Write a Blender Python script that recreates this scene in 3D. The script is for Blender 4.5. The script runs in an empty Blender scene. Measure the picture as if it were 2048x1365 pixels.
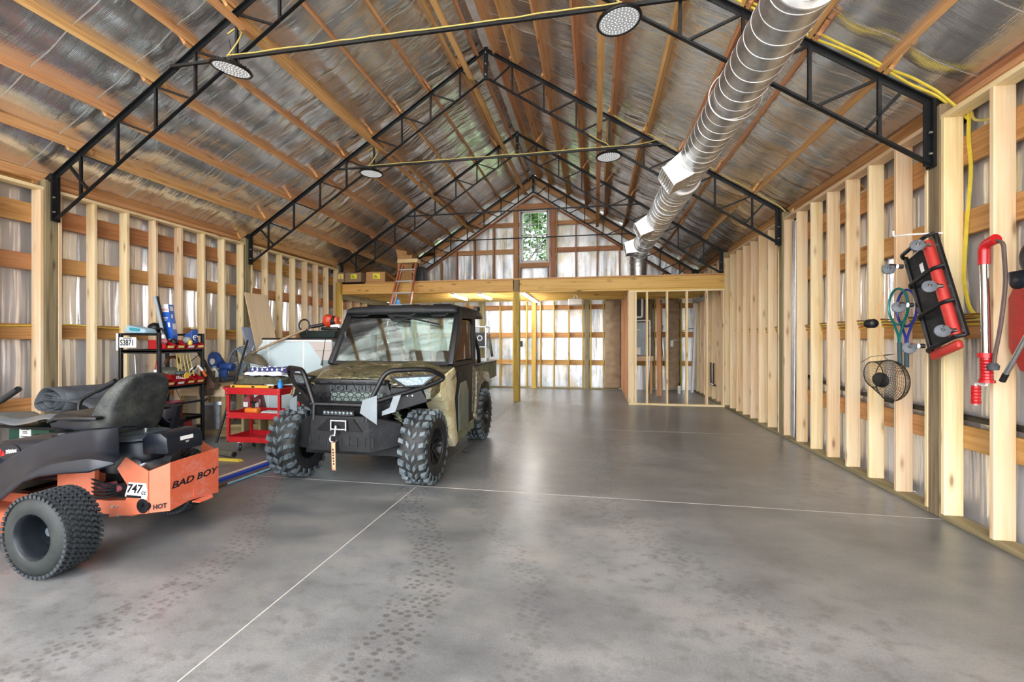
import bpy, bmesh, math, random
from mathutils import Vector, Matrix, noise
RND = random.Random(11)
SC = bpy.context.scene
COL = SC.collection
PI = math.pi

# ------------------------------------------------------------------ camera, sky, exposure
cam_d = bpy.data.cameras.new('camera')
cam = bpy.data.objects.new('camera', cam_d)
COL.objects.link(cam)
cam.location = (0, 0, 1.5)
cam.rotation_euler = (PI / 2, 0, 0.1844)
cam_d.sensor_width = 36
cam_d.lens = 891.12 * 36 / 2048
cam_d.shift_y = -1.2 / 2048
cam_d.clip_start = 0.02
SC.camera = cam
vs = SC.view_settings
vs.view_transform = 'Standard'
vs.look = 'None'
vs.gamma = 1
vs.use_curve_mapping = False
vs.exposure = 1.05
world = bpy.data.worlds.new('sky')
SC.world = world
world.use_nodes = True
wn = world.node_tree.nodes
bg = wn['Background']
sky = wn.new('ShaderNodeTexSky')
sky.sky_type = 'NISHITA'
sky.sun_disc = False
sky.sun_elevation = math.radians(48)
sky.sun_rotation = math.radians(200)
sky.air_density = 1.0
sky.dust_density = 3.5
sky.ozone_density = 1.0
mixw = wn.new('ShaderNodeMixRGB')          # thin bright cloud cover over the blue
mixw.inputs[0].default_value = 0.62
mixw.inputs[2].default_value = (7.2, 7.7, 8.5, 1)
world.node_tree.links.new(sky.outputs[0], mixw.inputs[1])
world.node_tree.links.new(mixw.outputs[0], bg.inputs[0])
bg.inputs[1].default_value = 0.5
sun_d = bpy.data.lights.new('sun', 'SUN')
sun_d.energy = 9.0
sun_d.angle = math.radians(3)
sun_d.color = (1, 0.97, 0.93)
sun = bpy.data.objects.new('sun', sun_d)
COL.objects.link(sun)
sun.location = (6, -14, 16)
sun.rotation_euler = (math.radians(33), 0, math.radians(46))


# ------------------------------------------------------------------ helpers
def srgb(h):
    v = [int(h[i:i + 2], 16) / 255 for i in (0, 2, 4)]
    return tuple(x / 12.92 if x <= 0.04045 else ((x + 0.055) / 1.055) ** 2.4 for x in v) + (1,)


MATS = {}


class NT:
    def __init__(s, name):
        s.m = bpy.data.materials.new(name)
        s.m.use_nodes = True
        s.t = s.m.node_tree
        s.b = s.t.nodes['Principled BSDF']

    def n(s, typ, **kw):
        nd = s.t.nodes.new('ShaderNode' + typ)
        for k, v in kw.items():
            if k[0] == 'i' and k[1:].isdigit():
                nd.inputs[int(k[1:])].default_value = v
            else:
                setattr(nd, k, v)
        return nd

    def l(s, a, b):
        s.t.links.new(a, b)

    def ramp(s, src, stops, interp='LINEAR'):
        r = s.n('ValToRGB')
        cr = r.color_ramp
        cr.interpolation = interp
        while len(cr.elements) < len(stops):
            cr.elements.new(0.5)
        for e, (p, c) in zip(cr.elements, stops):
            e.position = p
            e.color = c if not isinstance(c, (int, float)) else (c, c, c, 1)
        s.l(src, r.inputs[0])
        return r

    def noise(s, vec, scale, detail=3, rough=.55, mscale=None):
        if mscale:
            mp = s.n('Mapping')
            mp.inputs['Scale'].default_value = mscale
            s.l(vec, mp.inputs[0])
            vec = mp.outputs[0]
        nz = s.n('TexNoise')
        nz.inputs['Scale'].default_value = scale
        nz.inputs['Detail'].default_value = detail
        nz.inputs['Roughness'].default_value = rough
        s.l(vec, nz.inputs['Vector'])
        return nz

    def mix(s, fac, a, b, mode='MIX'):
        m = s.n('MixRGB', blend_type=mode)
        for k, v in ((0, fac), (1, a), (2, b)):
            if hasattr(v, 'is_output') or hasattr(v, 'links'):
                s.l(v, m.inputs[k])
            else:
                m.inputs[k].default_value = v
        return m.outputs[0]

    def math(s, op, a, b=0.0, c=None):
        m = s.n('Math', operation=op)
        for k, v in ((0, a), (1, b), (2, c)):
            if v is None:
                continue
            if hasattr(v, 'links'):
                s.l(v, m.inputs[k])
            else:
                m.inputs[k].default_value = v
        return m.outputs[0]

    def bump(s, h, strength=.3, dist=.01, prev=None):
        b = s.n('Bump')
        b.inputs['Strength'].default_value = strength
        b.inputs['Distance'].default_value = dist
        s.l(h, b.inputs['Height'])
        if prev is not None:
            s.l(prev, b.inputs['Normal'])
        return b.outputs[0]


def plain(name, col, rough=.5, metal=0, vary=.12, scale=14, bump=0, coat=0, spec=.5):
    """a plain coat of colour with slight wear in tone and gloss"""
    if name in MATS:
        return MATS[name]
    k = NT(name)
    c = srgb(col) if isinstance(col, str) else col
    tc = k.n('TexCoord').outputs['Object']
    nz = k.noise(tc, scale, 4, .6)
    lo = tuple(x * (1 - vary) for x in c[:3]) + (1,)
    hi = tuple(min(1, x * (1 + vary) + vary * .01) for x in c[:3]) + (1,)
    r = k.ramp(nz.outputs[0], [(.3, lo), (.7, hi)])
    k.l(r.outputs[0], k.b.inputs['Base Color'])
    lo_r = max(.285, rough * .88) if rough >= .28 else rough * .88
    rr = k.ramp(nz.outputs[0], [(.3, max(lo_r, min(1, rough * 1.15)) if rough >= .28 else min(.262, rough * 1.15)), (.7, lo_r)])
    k.l(rr.outputs[0], k.b.inputs['Roughness'])
    k.b.inputs['Metallic'].default_value = metal
    k.b.inputs['Specular IOR Level'].default_value = spec
    if coat:
        k.b.inputs['Coat Weight'].default_value = coat
        k.b.inputs['Coat Roughness'].default_value = .15
    if bump:
        k.l(k.bump(nz.outputs[0], bump, .01), k.b.inputs['Normal'])
    MATS[name] = k.m
    return k.m


def wood(name, base, dark, knot, knots=.5, rough=.6, grain=.5, vary=.22):
    """sawn board: grain runs along the board's own X axis, every board differs"""
    if name in MATS:
        return MATS[name]
    k = NT(name)
    tc = k.n('TexCoord').outputs['Object']
    oi = k.n('ObjectInfo')
    off = k.n('VectorMath', operation='SCALE')
    cmb = k.n('CombineXYZ')
    k.l(oi.outputs['Random'], cmb.inputs[0])
    k.l(k.math('MULTIPLY', oi.outputs['Random'], 3.7), cmb.inputs[1])
    k.l(k.math('MULTIPLY', oi.outputs['Random'], 7.3), cmb.inputs[2])
    k.l(cmb.outputs[0], off.inputs[0])
    off.inputs['Scale'].default_value = 9.0
    add = k.n('VectorMath', operation='ADD')
    k.l(tc, add.inputs[0])
    k.l(off.outputs[0], add.inputs[1])
    v = add.outputs[0]
    g1 = k.noise(v, 1, 5, .6, (1.1, 34, 34))
    g2 = k.noise(v, 1, 2, .5, (.7, 7, 7))
    fine = k.noise(v, 1, 2, .5, (6, 160, 160))
    gm = k.math('ADD', k.math('MULTIPLY', g1.outputs[0], .6), k.math('MULTIPLY', g2.outputs[0], .4))
    r = k.ramp(gm, [(.36, srgb(dark)), (.56, srgb(base))])
    # knots
    mp = k.n('Mapping')
    mp.inputs['Scale'].default_value = (2.1, 7.5, 7.5)
    k.l(v, mp.inputs[0])
    vo = k.n('TexVoronoi')
    vo.inputs['Scale'].default_value = 1.0
    k.l(mp.outputs[0], vo.inputs['Vector'])
    kn = k.ramp(vo.outputs['Distance'], [(0.06, 1.0 * knots), (.14, .3 * knots), (.24, 0.0)])
    c = k.mix(kn.outputs[0], r.outputs[0], srgb(knot))
    hs = k.n('HueSaturation')
    k.l(c, hs.inputs['Color'])
    k.l(k.math('MULTIPLY_ADD', oi.outputs['Random'], vary * 2, 1 - vary), hs.inputs['Value'])
    k.l(k.math('MULTIPLY_ADD', oi.outputs['Random'], .03, .487), hs.inputs['Hue'])
    k.l(hs.outputs[0], k.b.inputs['Base Color'])
    k.b.inputs['Roughness'].default_value = rough
    k.b.inputs['Specular IOR Level'].default_value = .3
    k.l(k.bump(fine.outputs[0], grain, .002), k.b.inputs['Normal'])
    MATS[name] = k.m
    return k.m


def foil(name, axis, tint='c9c7c6', rough=.2, w1s=1.0, w2s=1.0, diff=.1, blotch=0, lng=.5, slack=False):
    """bubble-foil insulation sheet; `axis` is the coordinate across the creases (index)"""
    k = NT(name)
    tc = k.n('TexCoord').outputs['Object']
    ms = [lng, lng, lng]
    ms[axis] = 3.2
    w1 = k.noise(tc, 1, 3, .5, tuple(ms))
    ms2 = [lng * 2.4] * 3
    ms2[axis] = 13.0
    w2 = k.noise(tc, 1, 4, .6, tuple(ms2))
    vo = k.n('TexVoronoi')
    vo.inputs['Scale'].default_value = 80
    vo.inputs['Randomness'].default_value = .2
    k.l(tc, vo.inputs['Vector'])
    big = k.noise(tc, 1.1, 4, .6)
    calm = k.ramp(big.outputs[0], [(.4, .25), (.62, 1.0)])
    h1, h2 = w1.outputs[0], k.math('MULTIPLY', w2.outputs[0], calm.outputs[0])
    if slack:                       # hung tight in the front bay, slack and creased further in
        sp_ = k.n('SeparateXYZ')
        k.l(tc, sp_.inputs[0])
        mr_ = k.n('MapRange', interpolation_type='SMOOTHSTEP')
        k.l(sp_.outputs[1], mr_.inputs['Value'])
        for nm_, v_ in (('From Min', 4.0), ('From Max', 6.4), ('To Min', .3), ('To Max', 1.0)):
            mr_.inputs[nm_].default_value = v_
        h1, h2 = k.math('MULTIPLY', h1, mr_.outputs[0]), k.math('MULTIPLY', h2, mr_.outputs[0])
    n = k.bump(h1, 1, .06 * w1s)
    n = k.bump(h2, 1, .011 * w2s, n)
    n = k.bump(vo.outputs['Distance'], .16, .005, n)
    k.l(n, k.b.inputs['Normal'])
    c0 = srgb(tint)
    r = k.ramp(big.outputs[0], [(.32, tuple(x * .86 for x in c0[:3]) + (1,)), (.62, c0)])
    col = r.outputs[0]
    if blotch:                      # the film is tinted in blue and straw patches
        b1 = k.noise(tc, 2.3, 5, .65, (1, 1, .6))
        p1 = k.ramp(b1.outputs[0], [(.5, 0), (.62, blotch)])
        col = k.mix(p1.outputs[0], col, srgb('c9b98a'))
        b2 = k.noise(tc, 1.9, 5, .65, (1.7, 1.7, .7))
        p2 = k.ramp(b2.outputs[0], [(.5, 0), (.64, blotch)])
        col = k.mix(p2.outputs[0], col, srgb('9db4c4'))
    k.l(col, k.b.inputs['Base Color'])
    rr = k.ramp(w2.outputs[0], [(.3, rough * 1.25), (.7, rough * .85)])
    k.l(rr.outputs[0], k.b.inputs['Roughness'])
    k.b.inputs['Metallic'].default_value = 1.0 - diff
    MATS[name] = k.m
    return k.m


def offset_of(par):
    o = Vector((0, 0, 0))
    while par is not None:
        o += Vector(par.location)
        par = par.parent
    return o


class G:
    """collects shapes (in world metres) and links them as ONE mesh object"""

    def __init__(s):
        s.v = []
        s.f = []
        s.mi = []
        s.cur = 0

    def add(s, vs_, fs_):
        o = len(s.v)
        s.v += [tuple(p) for p in vs_]
        for f in fs_:
            s.f.append(tuple(i + o for i in f))
            s.mi.append(s.cur)
        return s

    def m(s, i):
        s.cur = i
        return s

    def bb(s, x0, y0, z0, x1, y1, z1):
        v = [(x0, y0, z0), (x1, y0, z0), (x1, y1, z0), (x0, y1, z0), (x0, y0, z1), (x1, y0, z1), (x1, y1, z1), (x0, y1, z1)]
        return s.add(v, [(3, 2, 1, 0), (4, 5, 6, 7), (0, 1, 5, 4), (1, 2, 6, 5), (2, 3, 7, 6), (3, 0, 4, 7)])

    def hexa(s, b, t):
        """b, t: four bottom / four top points, counter-clockwise seen from above"""
        return s.add(list(b) + list(t), [(3, 2, 1, 0), (4, 5, 6, 7), (0, 1, 5, 4), (1, 2, 6, 5), (2, 3, 7, 6), (3, 0, 4, 7)])

    def beam(s, p0, p1, w, h, up=(0, 0, 1), w1=None, h1=None):
        p0, p1 = Vector(p0), Vector(p1)
        d = (p1 - p0).normalized()
        u = Vector(up)
        if abs(d.dot(u)) > .98:
            u = Vector((0, 1, 0))
        sd = d.cross(u).normalized()
        u = sd.cross(d).normalized()
        w1 = w if w1 is None else w1
        h1 = h if h1 is None else h1
        v = []
        for p, a, b in ((p0, w, h), (p1, w1, h1)):
            for i, j in ((-1, -1), (1, -1), (1, 1), (-1, 1)):
                v.append(p + sd * a / 2 * i + u * b / 2 * j)
        return s.add(v, [(3, 2, 1, 0), (4, 5, 6, 7), (0, 1, 5, 4), (1, 2, 6, 5), (2, 3, 7, 6), (3, 0, 4, 7)])

    def tube(s, pts, r, n=8, closed=False, cap=True):
        P = [Vector(p) for p in pts]
        m = len(P)
        rs = r if isinstance(r, (list, tuple)) else [r] * m
        T = []
        for i in range(m):
            a = P[(i - 1) % m] if (closed or i > 0) else P[i]
            b = P[(i + 1) % m] if (closed or i < m - 1) else P[i]
            T.append((b - a).normalized())
        u = T[0].orthogonal().normalized()
        v = []
        for i in range(m):
            u = (u - T[i] * u.dot(T[i])).normalized()
            w = T[i].cross(u)
            for j in range(n):
                a = 2 * PI * j / n
                v.append(P[i] + (u * math.cos(a) + w * math.sin(a)) * rs[i])
        f = []
        for i in range(m if closed else m - 1):
            k = (i + 1) % m
            for j in range(n):
                j2 = (j + 1) % n
                f.append((i * n + j, i * n + j2, k * n + j2, k * n + j))
        if not closed and cap:
            f.append(tuple(range(n - 1, -1, -1)))
            f.append(tuple((m - 1) * n + j for j in range(n)))
        return s.add(v, f)

    def cyl(s, p0, p1, r, n=16, r2=None, cap=True):
        return s.tube([p0, p1], [r, r if r2 is None else r2], n, False, cap)

    def lathe(s, prof, c=(0, 0, 0), ax=(0, 0, 1), n=24, closed=False, cap=True):
        """prof: (radius, distance along axis)"""
        ax = Vector(ax).normalized()
        u = ax.orthogonal().normalized()
        w = ax.cross(u)
        c = Vector(c)
        m = len(prof)
        v = []
        for r, a in prof:
            for j in range(n):
                t = 2 * PI * j / n
                v.append(c + ax * a + (u * math.cos(t) + w * math.sin(t)) * r)
        f = []
        for i in range(m if closed else m - 1):
            k = (i + 1) % m
            for j in range(n):
                j2 = (j + 1) % n
                f.append((i * n + j, i * n + j2, k * n + j2, k * n + j))
        if not closed and cap:
            if prof[0][0] > 1e-4:
                f.append(tuple(range(n - 1, -1, -1)))
            if prof[-1][0] > 1e-4:
                f.append(tuple((m - 1) * n + j for j in range(n)))
        return s.add(v, f)

    def prism(s, poly, a0, a1, plane='Y'):
        """poly in the two other axes, extruded from a0 to a1 along `plane`"""
        def P(p, a):
            return {'X': (a, p[0], p[1]), 'Y': (p[0], a, p[1]), 'Z': (p[0], p[1], a)}[plane]
        n = len(poly)
        v = [P(p, a0) for p in poly] + [P(p, a1) for p in poly]
        f = [tuple(range(n - 1, -1, -1)), tuple(range(n, 2 * n))]
        for i in range(n):
            j = (i + 1) % n
            f.append((i, j, n + j, n + i))
        return s.add(v, f)

    def grid(s, fn, nu, nv, wrap=False):
        v = [fn(i / nu, j / nv) for j in range(nv + 1) for i in range(nu + (0 if wrap else 1))]
        w = nu if wrap else nu + 1
        f = []
        for j in range(nv):
            for i in range(nu):
                i2 = (i + 1) % w
                f.append((j * w + i, j * w + i2, (j + 1) * w + i2, (j + 1) * w + i))
        return s.add(v, f)

    def loft(s, rings, closed=True, cap=True):
        n = len(rings[0])
        v = [p for r in rings for p in r]
        f = []
        for i in range(len(rings) - 1):
            for j in range(n if closed else n - 1):
                j2 = (j + 1) % n
                f.append((i * n + j, i * n + j2, (i + 1) * n + j2, (i + 1) * n + j))
        if cap and closed:
            f.append(tuple(range(n - 1, -1, -1)))
            f.append(tuple((len(rings) - 1) * n + j for j in range(n)))
        return s.add(v, f)

    def ell(s, c, r, n=16, m=10):
        r = (r, r, r) if isinstance(r, (int, float)) else r
        v = []
        for i in range(m + 1):
            a = PI * i / m
            for j in range(n):
                b = 2 * PI * j / n
                v.append((c[0] + r[0] * math.sin(a) * math.cos(b), c[1] + r[1] * math.sin(a) * math.sin(b), c[2] - r[2] * math.cos(a)))
        f = [(i * n + j, i * n + (j + 1) % n, (i + 1) * n + (j + 1) % n, (i + 1) * n + j) for i in range(m) for j in range(n)]
        return s.add(v, f)

    def xf(s, M, start=0):
        for i in range(start, len(s.v)):
            s.v[i] = tuple(M @ Vector(s.v[i]))
        return s

    def build(s, name, mat, par=None, ang=38, bev=0, seg=2, solid=0, sub=0, fix=True):
        off = offset_of(par)
        me = bpy.data.meshes.new(name)
        me.from_pydata([(p[0] - off.x, p[1] - off.y, p[2] - off.z) for p in s.v], [], s.f)
        ms_ = mat if isinstance(mat, (list, tuple)) else [mat]
        for q in ms_:
            me.materials.append(q)
        if len(ms_) > 1:
            me.polygons.foreach_set('material_index', s.mi)
        if bev or fix:
            b = bmesh.new()
            b.from_mesh(me)
            bmesh.ops.remove_doubles(b, verts=b.verts, dist=1e-5)
            bmesh.ops.recalc_face_normals(b, faces=b.faces)
            if bev:
                es = [e for e in b.edges if len(e.link_faces) == 2 and e.calc_face_angle(0) > .5]
                bmesh.ops.bevel(b, geom=es, offset=bev, segments=seg, profile=.5, affect='EDGES', clamp_overlap=True)
            b.to_mesh(me)
            b.free()
        if ang:
            me.shade_smooth()
            me.set_sharp_from_angle(angle=math.radians(ang))
        o = bpy.data.objects.new(name, me)
        COL.objects.link(o)
        if par is not None:
            o.parent = par
        if solid:
            md = o.modifiers.new('thickness', 'SOLIDIFY')
            md.thickness = solid
            md.offset = 0
        if sub:
            md = o.modifiers.new('smooth', 'SUBSURF')
            md.levels = md.render_levels = sub
        return o


def thing(name, label, cat, loc, group=None):
    o = bpy.data.objects.new(name, None)
    COL.objects.link(o)
    o.location = loc
    o.empty_display_size = .1
    o['label'] = label
    o['category'] = cat
    if group:
        o['group'] = group
    return o


def tag(o, label, cat, group=None):
    o['label'] = label
    o['category'] = cat
    if group:
        o['group'] = group
    return o


def struct(o):
    o['kind'] = 'structure'
    return o


def dup(root, loc, label=None, group=None):
    r = root.copy()
    COL.objects.link(r)
    r.location = loc
    if label:
        r['label'] = label
    if group:
        r['group'] = group
    for ch in list(root.children):
        c = ch.copy()
        COL.objects.link(c)
        c.parent = r
        for g in list(ch.children):
            d = g.copy()
            COL.objects.link(d)
            d.parent = c
    return r


BOARDS = {}


def board(name, p0, p1, w, h, mat, par=None, up=(0, 0, 1), bev=.004):
    """a board from p0 to p1; w across, h along `up`; alike boards share one mesh"""
    p0, p1 = Vector(p0), Vector(p1)
    d = p1 - p0
    L = d.length
    d.normalize()
    u = Vector(up)
    if abs(d.dot(u)) > .98:
        u = Vector((0, 1, 0))
    sd = u.cross(d).normalized()
    u = d.cross(sd).normalized()
    key = (round(L, 3), round(w, 4), round(h, 4), mat.name)
    me = BOARDS.get(key)
    if me is None:
        g = G().bb(-L / 2, -w / 2, -h / 2, L / 2, w / 2, h / 2)
        o = g.build(name, mat, None, 30, bev, 1)
        me = o.data
        bpy.data.objects.remove(o)
        BOARDS[key] = me
    o = bpy.data.objects.new(name, me)
    COL.objects.link(o)
    M = Matrix((d, sd, u)).transposed().to_4x4()
    M.translation = (p0 + p1) / 2 - offset_of(par)
    if par is not None:
        o.parent = par
    o.matrix_basis = M
    return o


def text(name, body, size, mat, par, M, ext=.0015, shear=0, bold=0, sx=1.0, align='CENTER'):
    """raised lettering as a mesh, laid by matrix M (world)"""
    cu = bpy.data.curves.new(name, 'FONT')
    cu.body = body
    cu.size = size
    cu.extrude = ext
    cu.shear = shear
    cu.offset = bold
    cu.resolution_u = 3
    cu.align_x = align
    cu.align_y = 'CENTER'
    t = bpy.data.objects.new('lettering_source', cu)
    COL.objects.link(t)
    dg = bpy.context.evaluated_depsgraph_get()
    me = bpy.data.meshes.new_from_object(t.evaluated_get(dg))
    bpy.data.objects.remove(t)
    bpy.data.curves.remove(cu)
    off = offset_of(par)
    for v in me.vertices:
        p = M @ Vector((v.co.x * sx, v.co.y, v.co.z))
        v.co = p - off
    me.name = name
    me.materials.clear()
    me.materials.append(mat)
    o = bpy.data.objects.new(name, me)
    COL.objects.link(o)
    o.parent = par
    return o


def frame(c, right, up):
    """matrix with local X = right, local Y = up, at c"""
    r = Vector(right).normalized()
    u = Vector(up)
    u = (u - r * u.dot(r)).normalized()
    M = Matrix((r, u, r.cross(u))).transposed().to_4x4()
    M.translation = Vector(c)
    return M


def arc(c, r, a0, a1, n, pl='XZ', y=0):
    out = []
    for i in range(n + 1):
        a = a0 + (a1 - a0) * i / n
        p, q = r * math.cos(a), r * math.sin(a)
        out.append({'XZ': (c[0] + p, c[1], c[2] + q), 'YZ': (c[0], c[1] + p, c[2] + q), 'XY': (c[0] + p, c[1] + q, c[2])}[pl])
    return out


def fillet(pts, r, n=4):
    """round the inner corners of a polyline"""
    P = [Vector(p) for p in pts]
    out = [P[0]]
    for i in range(1, len(P) - 1):
        a, b, c = P[i - 1], P[i], P[i + 1]
        d1, d2 = (a - b), (c - b)
        q = min(r, d1.length * .45, d2.length * .45)
        s0, s1 = b + d1.normalized() * q, b + d2.normalized() * q
        for k in range(n + 1):
            t = k / n
            out.append(s0 * (1 - t) ** 2 + b * 2 * t * (1 - t) + s1 * t * t)
    out.append(P[-1])
    return out


# ------------------------------------------------------------------ materials
M_PINE = wood('pine_stud', 'efd8b0', 'e0bd88', '7a4a22', .75, .55, .4, .1)
M_PURL = wood('purlin_fir', 'e0ac78', 'c48a54', '6b3a18', .6, .6, .4, .12)
M_GIRT = wood('girt_fir', 'bd8a5a', '986439', '5a2f14', .5, .6, .4, .12)
M_GABLE = wood('gable_fir', 'cf9870', 'b2784e', '6a3517', .5, .6, .4, .1)
M_TREAT = wood('treated_pine', '968765', '685b43', '3f3119', .7, .7, .6, .12)
M_LOFT = wood('loft_pine', 'e2b768', 'cda04e', '43260d', .9, .5, .4, .06)
M_YPOST = wood('yellow_post', 'c5a14f', '9f7c35', '4d3815', .5, .6, .5, .05)
M_PLY = wood('plywood', 'e3c9a6', 'd6b88f', 'b58a5c', .12, .6, .3, .04)
M_CRATE = wood('grey_timber', 'a9926a', '7f6a47', '4a3a20', .4, .8, .6, .15)
M_BLK = plain('black_steel', '0d0e10', .4, 0, .25)
M_BLK2 = plain('black_plastic', '0c0d0f', .45, 0, .3)
M_TRUSS = plain('truss_steel', '111417', .45, .2, .25)
M_GALV = plain('galvanised', 'b9bcbd', .33, .95, .16, 9)
M_ZINC = plain('zinc_bolt', 'd0d0cc', .3, .9, .1)
M_CHROME = plain('chrome', 'd9dadb', .14, 1, .05)
M_WHITE = plain('white_paint', 'eceae4', .45, 0, .05)
M_YEL = plain('yellow_cable', 'd9c23c', .5, 0, .12)
M_YELD = plain('yellow_cable_faded', 'cdbb66', .5, 0, .12)
M_RED = plain('red_enamel', 'b5191f', .3, 0, .14, 8, 0, .3)
M_ORNG = plain('mower_orange', 'd67453', .42, 0, .1, 6, 0, .2)
M_RUB = plain('black_rubber', '121416', .62, 0, .22, 20, .1)
M_GREYR = plain('grey_rubber', '43474b', .7, 0, .2)
M_KRAFT = plain('kraft_paper', '9a8266', .75, 0, .2, 6, .35)
M_BOX = plain('cardboard', 'b98a58', .8, 0, .08, 10)
M_BOXD = plain('cardboard_dull', '93765a', .8, 0, .1, 10)
M_BLUE = plain('blue_plastic', '2a4c8c', .42, 0, .15)
M_LBLUE = plain('pale_blue', '7d96a8', .45, 0, .12)
# ------------------------------------------------------------------ the building shell
XR, XL, XC = 2.86, -6.69, -1.895          # inner faces of the stud walls, ridge line
DEP = .14
YB = 14.06                                # back wall sheet
YF = -1.6                                 # open front
RISE = .651
RA = math.atan(RISE)


def zroof(x):                             # top of the truss chords
    return 6.651 - RISE * abs(x - XC)


def concrete():
    k = NT('concrete_slab')
    tc = k.n('TexCoord').outputs['Object']
    a = k.noise(tc, .45, 3, .5)
    b = k.noise(tc, 2.2, 5, .6, (.6, 1, 1))
    sm = k.noise(tc, 11, 4, .62, (.75, 1, 1))
    f = k.noise(tc, 90, 3, .6)
    s = k.math('ADD', k.math('MULTIPLY', a.outputs[0], .55), k.math('MULTIPLY', b.outputs[0], .45))
    r = k.ramp(s, [(.36, srgb('5a5c5d')), (.5, srgb('767877')), (.64, srgb('929392'))])
    c = r.outputs[0]
    # small dark smudges, thicker in some areas than others
    q = k.ramp(sm.outputs[0], [(.50, 0), (.68, 1)])
    w = k.ramp(a.outputs[0], [(.38, .12), (.6, .5)])
    c = k.mix(k.math('MULTIPLY', q.outputs[0], w.outputs[0]), c, srgb('4c4843'))
    tanr = k.ramp(b.outputs[0], [(.52, 0), (.72, .3)])
    c = k.mix(tanr.outputs[0], c, srgb('877a6a'))
    # a few pale dried spills
    vs_ = k.n('TexVoronoi')
    vs_.inputs['Scale'].default_value = .36
    wn_ = k.noise(tc, 2.5, 3, .5)
    ad = k.n('VectorMath', operation='MULTIPLY_ADD')
    k.l(wn_.outputs['Color'], ad.inputs[0])
    ad.inputs[1].default_value = (.35, .25, 0)
    k.l(tc, ad.inputs[2])
    k.l(ad.outputs[0], vs_.inputs['Vector'])
    sp = k.ramp(vs_.outputs['Distance'], [(.085, .45), (.105, 0)])
    c = k.mix(sp.outputs[0], c, srgb('a8a5a0'))
    # dusty lug prints of the buggy tyres along its lanes
    sx = k.n('SeparateXYZ')
    wob = k.noise(tc, .5, 2, .5)
    k.l(tc, sx.inputs[0])
    mr = k.n('MapRange', interpolation_type='SMOOTHSTEP')
    k.l(sx.outputs[1], mr.inputs['Value'])
    mr.inputs['From Min'].default_value = 2.5
    mr.inputs['From Max'].default_value = 4.3
    lane = k.math('ADD', sx.outputs[0], k.math('ADD', k.math('MULTIPLY', mr.outputs[0], .80), k.math('MULTIPLY', wob.outputs[0], .3)))
    trk = None
    for x0, w_, st_ in ((-.92, .17, 1.0), (-.28, .13, .5), (-2.42, .16, .7), (.95, .16, .4)):
        d = k.math('ABSOLUTE', k.math('SUBTRACT', lane, x0 + .07))
        m = k.ramp(d, [(w_ * .7, st_), (w_ * 1.1, 0.0)])
        trk = m.outputs[0] if trk is None else k.math('MAXIMUM', trk, m.outputs[0])
    mp = k.n('Mapping')
    mp.inputs['Scale'].default_value = (19, 27, 1)
    mp.inputs['Rotation'].default_value = (0, 0, .35)
    k.l(tc, mp.inputs[0])
    vo = k.n('TexVoronoi')
    vo.inputs['Scale'].default_value = 1
    vo.inputs['Randomness'].default_value = .55
    k.l(mp.outputs[0], vo.inputs['Vector'])
    vr = k.ramp(vo.outputs['Distance'], [(.30, 1.0), (.46, 0.0)])
    tk = k.math('MULTIPLY', k.math('MULTIPLY', trk, vr.outputs[0]), .6)
    c = k.mix(tk, c, srgb('47423d'))
    fr = k.ramp(f.outputs[0], [(.35, .86), (.65, 1.08)])
    c = k.mix(1.0, c, fr.outputs[0], 'MULTIPLY')
    k.l(c, k.b.inputs['Base Color'])
    rr = k.ramp(b.outputs[0], [(.36, .285), (.64, .36)])
    k.l(k.math('ADD', rr.outputs[0], k.math('MULTIPLY', tk, .2)), k.b.inputs['Roughness'])
    n = k.bump(b.outputs[0], .1, .015)
    n = k.bump(f.outputs[0], .08, .003, n)
    k.l(n, k.b.inputs['Normal'])
    k.b.inputs['Specular IOR Level'].default_value = .55
    return k.m


M_CONC = concrete()
M_FOILR = foil('foil_roof', 1, 'f3f3f3', .14, 1.3, 1.7, .1, 0, .4, True)
M_FOILW = foil('foil_wall', 1, 'f0eff0', .2, 1.6, .5, .42, 0, .16)
M_FOILB = foil('foil_back', 0, 'f0f1f2', .33, .7, .7, .55, .6, .4)
M_SEAM = plain('seam_tape', 'e9e9e7', .35, .4, .05)
M_JOINT = plain('joint_filler', 'b9b4ab', .7, 0, .1)
M_DRIVE = plain('driveway', 'a8a49b', .8, 0, .08, 2)
M_GRASS = plain('lawn', '54693a', .9, 0, .25, 3)

floor = struct(G().bb(XL - .2, YF, -.12, XR + .25, YB + .05, 0).build('floor', M_CONC))
# saw cuts filled with pale dust
G().bb(-1.805, YF, -.004, -1.797, YB, .0008).build('joint_filler', M_JOINT, floor)
for y in (4.33, 7.64, 10.98, 1.1):
    G().bb(XL, y, -.004, XR, y + .007, .0009).build('joint_filler', M_JOINT, floor)
struct(G().bb(-40, -45, -.22, 40, YF, -.13).build('ground', M_DRIVE))
struct(G().bb(-60, YB + .2, -.3, 60, 90, -.14).build('ground_back', M_GRASS))

# ---- roof sheet with its slack between the purlins
PUR = [4.895 - .5525 * i for i in range(9)]          # distance of each purlin from the ridge line
PD = .145                                            # purlin depth


def roof_pt(sg, d, y):
    """point of the foil on slope sg (-1 left, 1 right), d from the ridge line"""
    t = (4.895 - d) / .5525
    sag = .032 * (1 - math.cos(2 * PI * t)) / 2 if d < 4.895 else 0
    n = noise.noise(Vector((d * .9 + sg * 7, y * 2.3, sg))) * .022 + noise.noise(Vector((d * 1.6, y * 6.1, 3 + sg))) * .008
    if sag < .004:
        n *= .2
    off = (PD + .004 - sag + n) / math.cos(RA)
    return (XC + sg * d, y, 6.651 - RISE * d + off)


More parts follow.
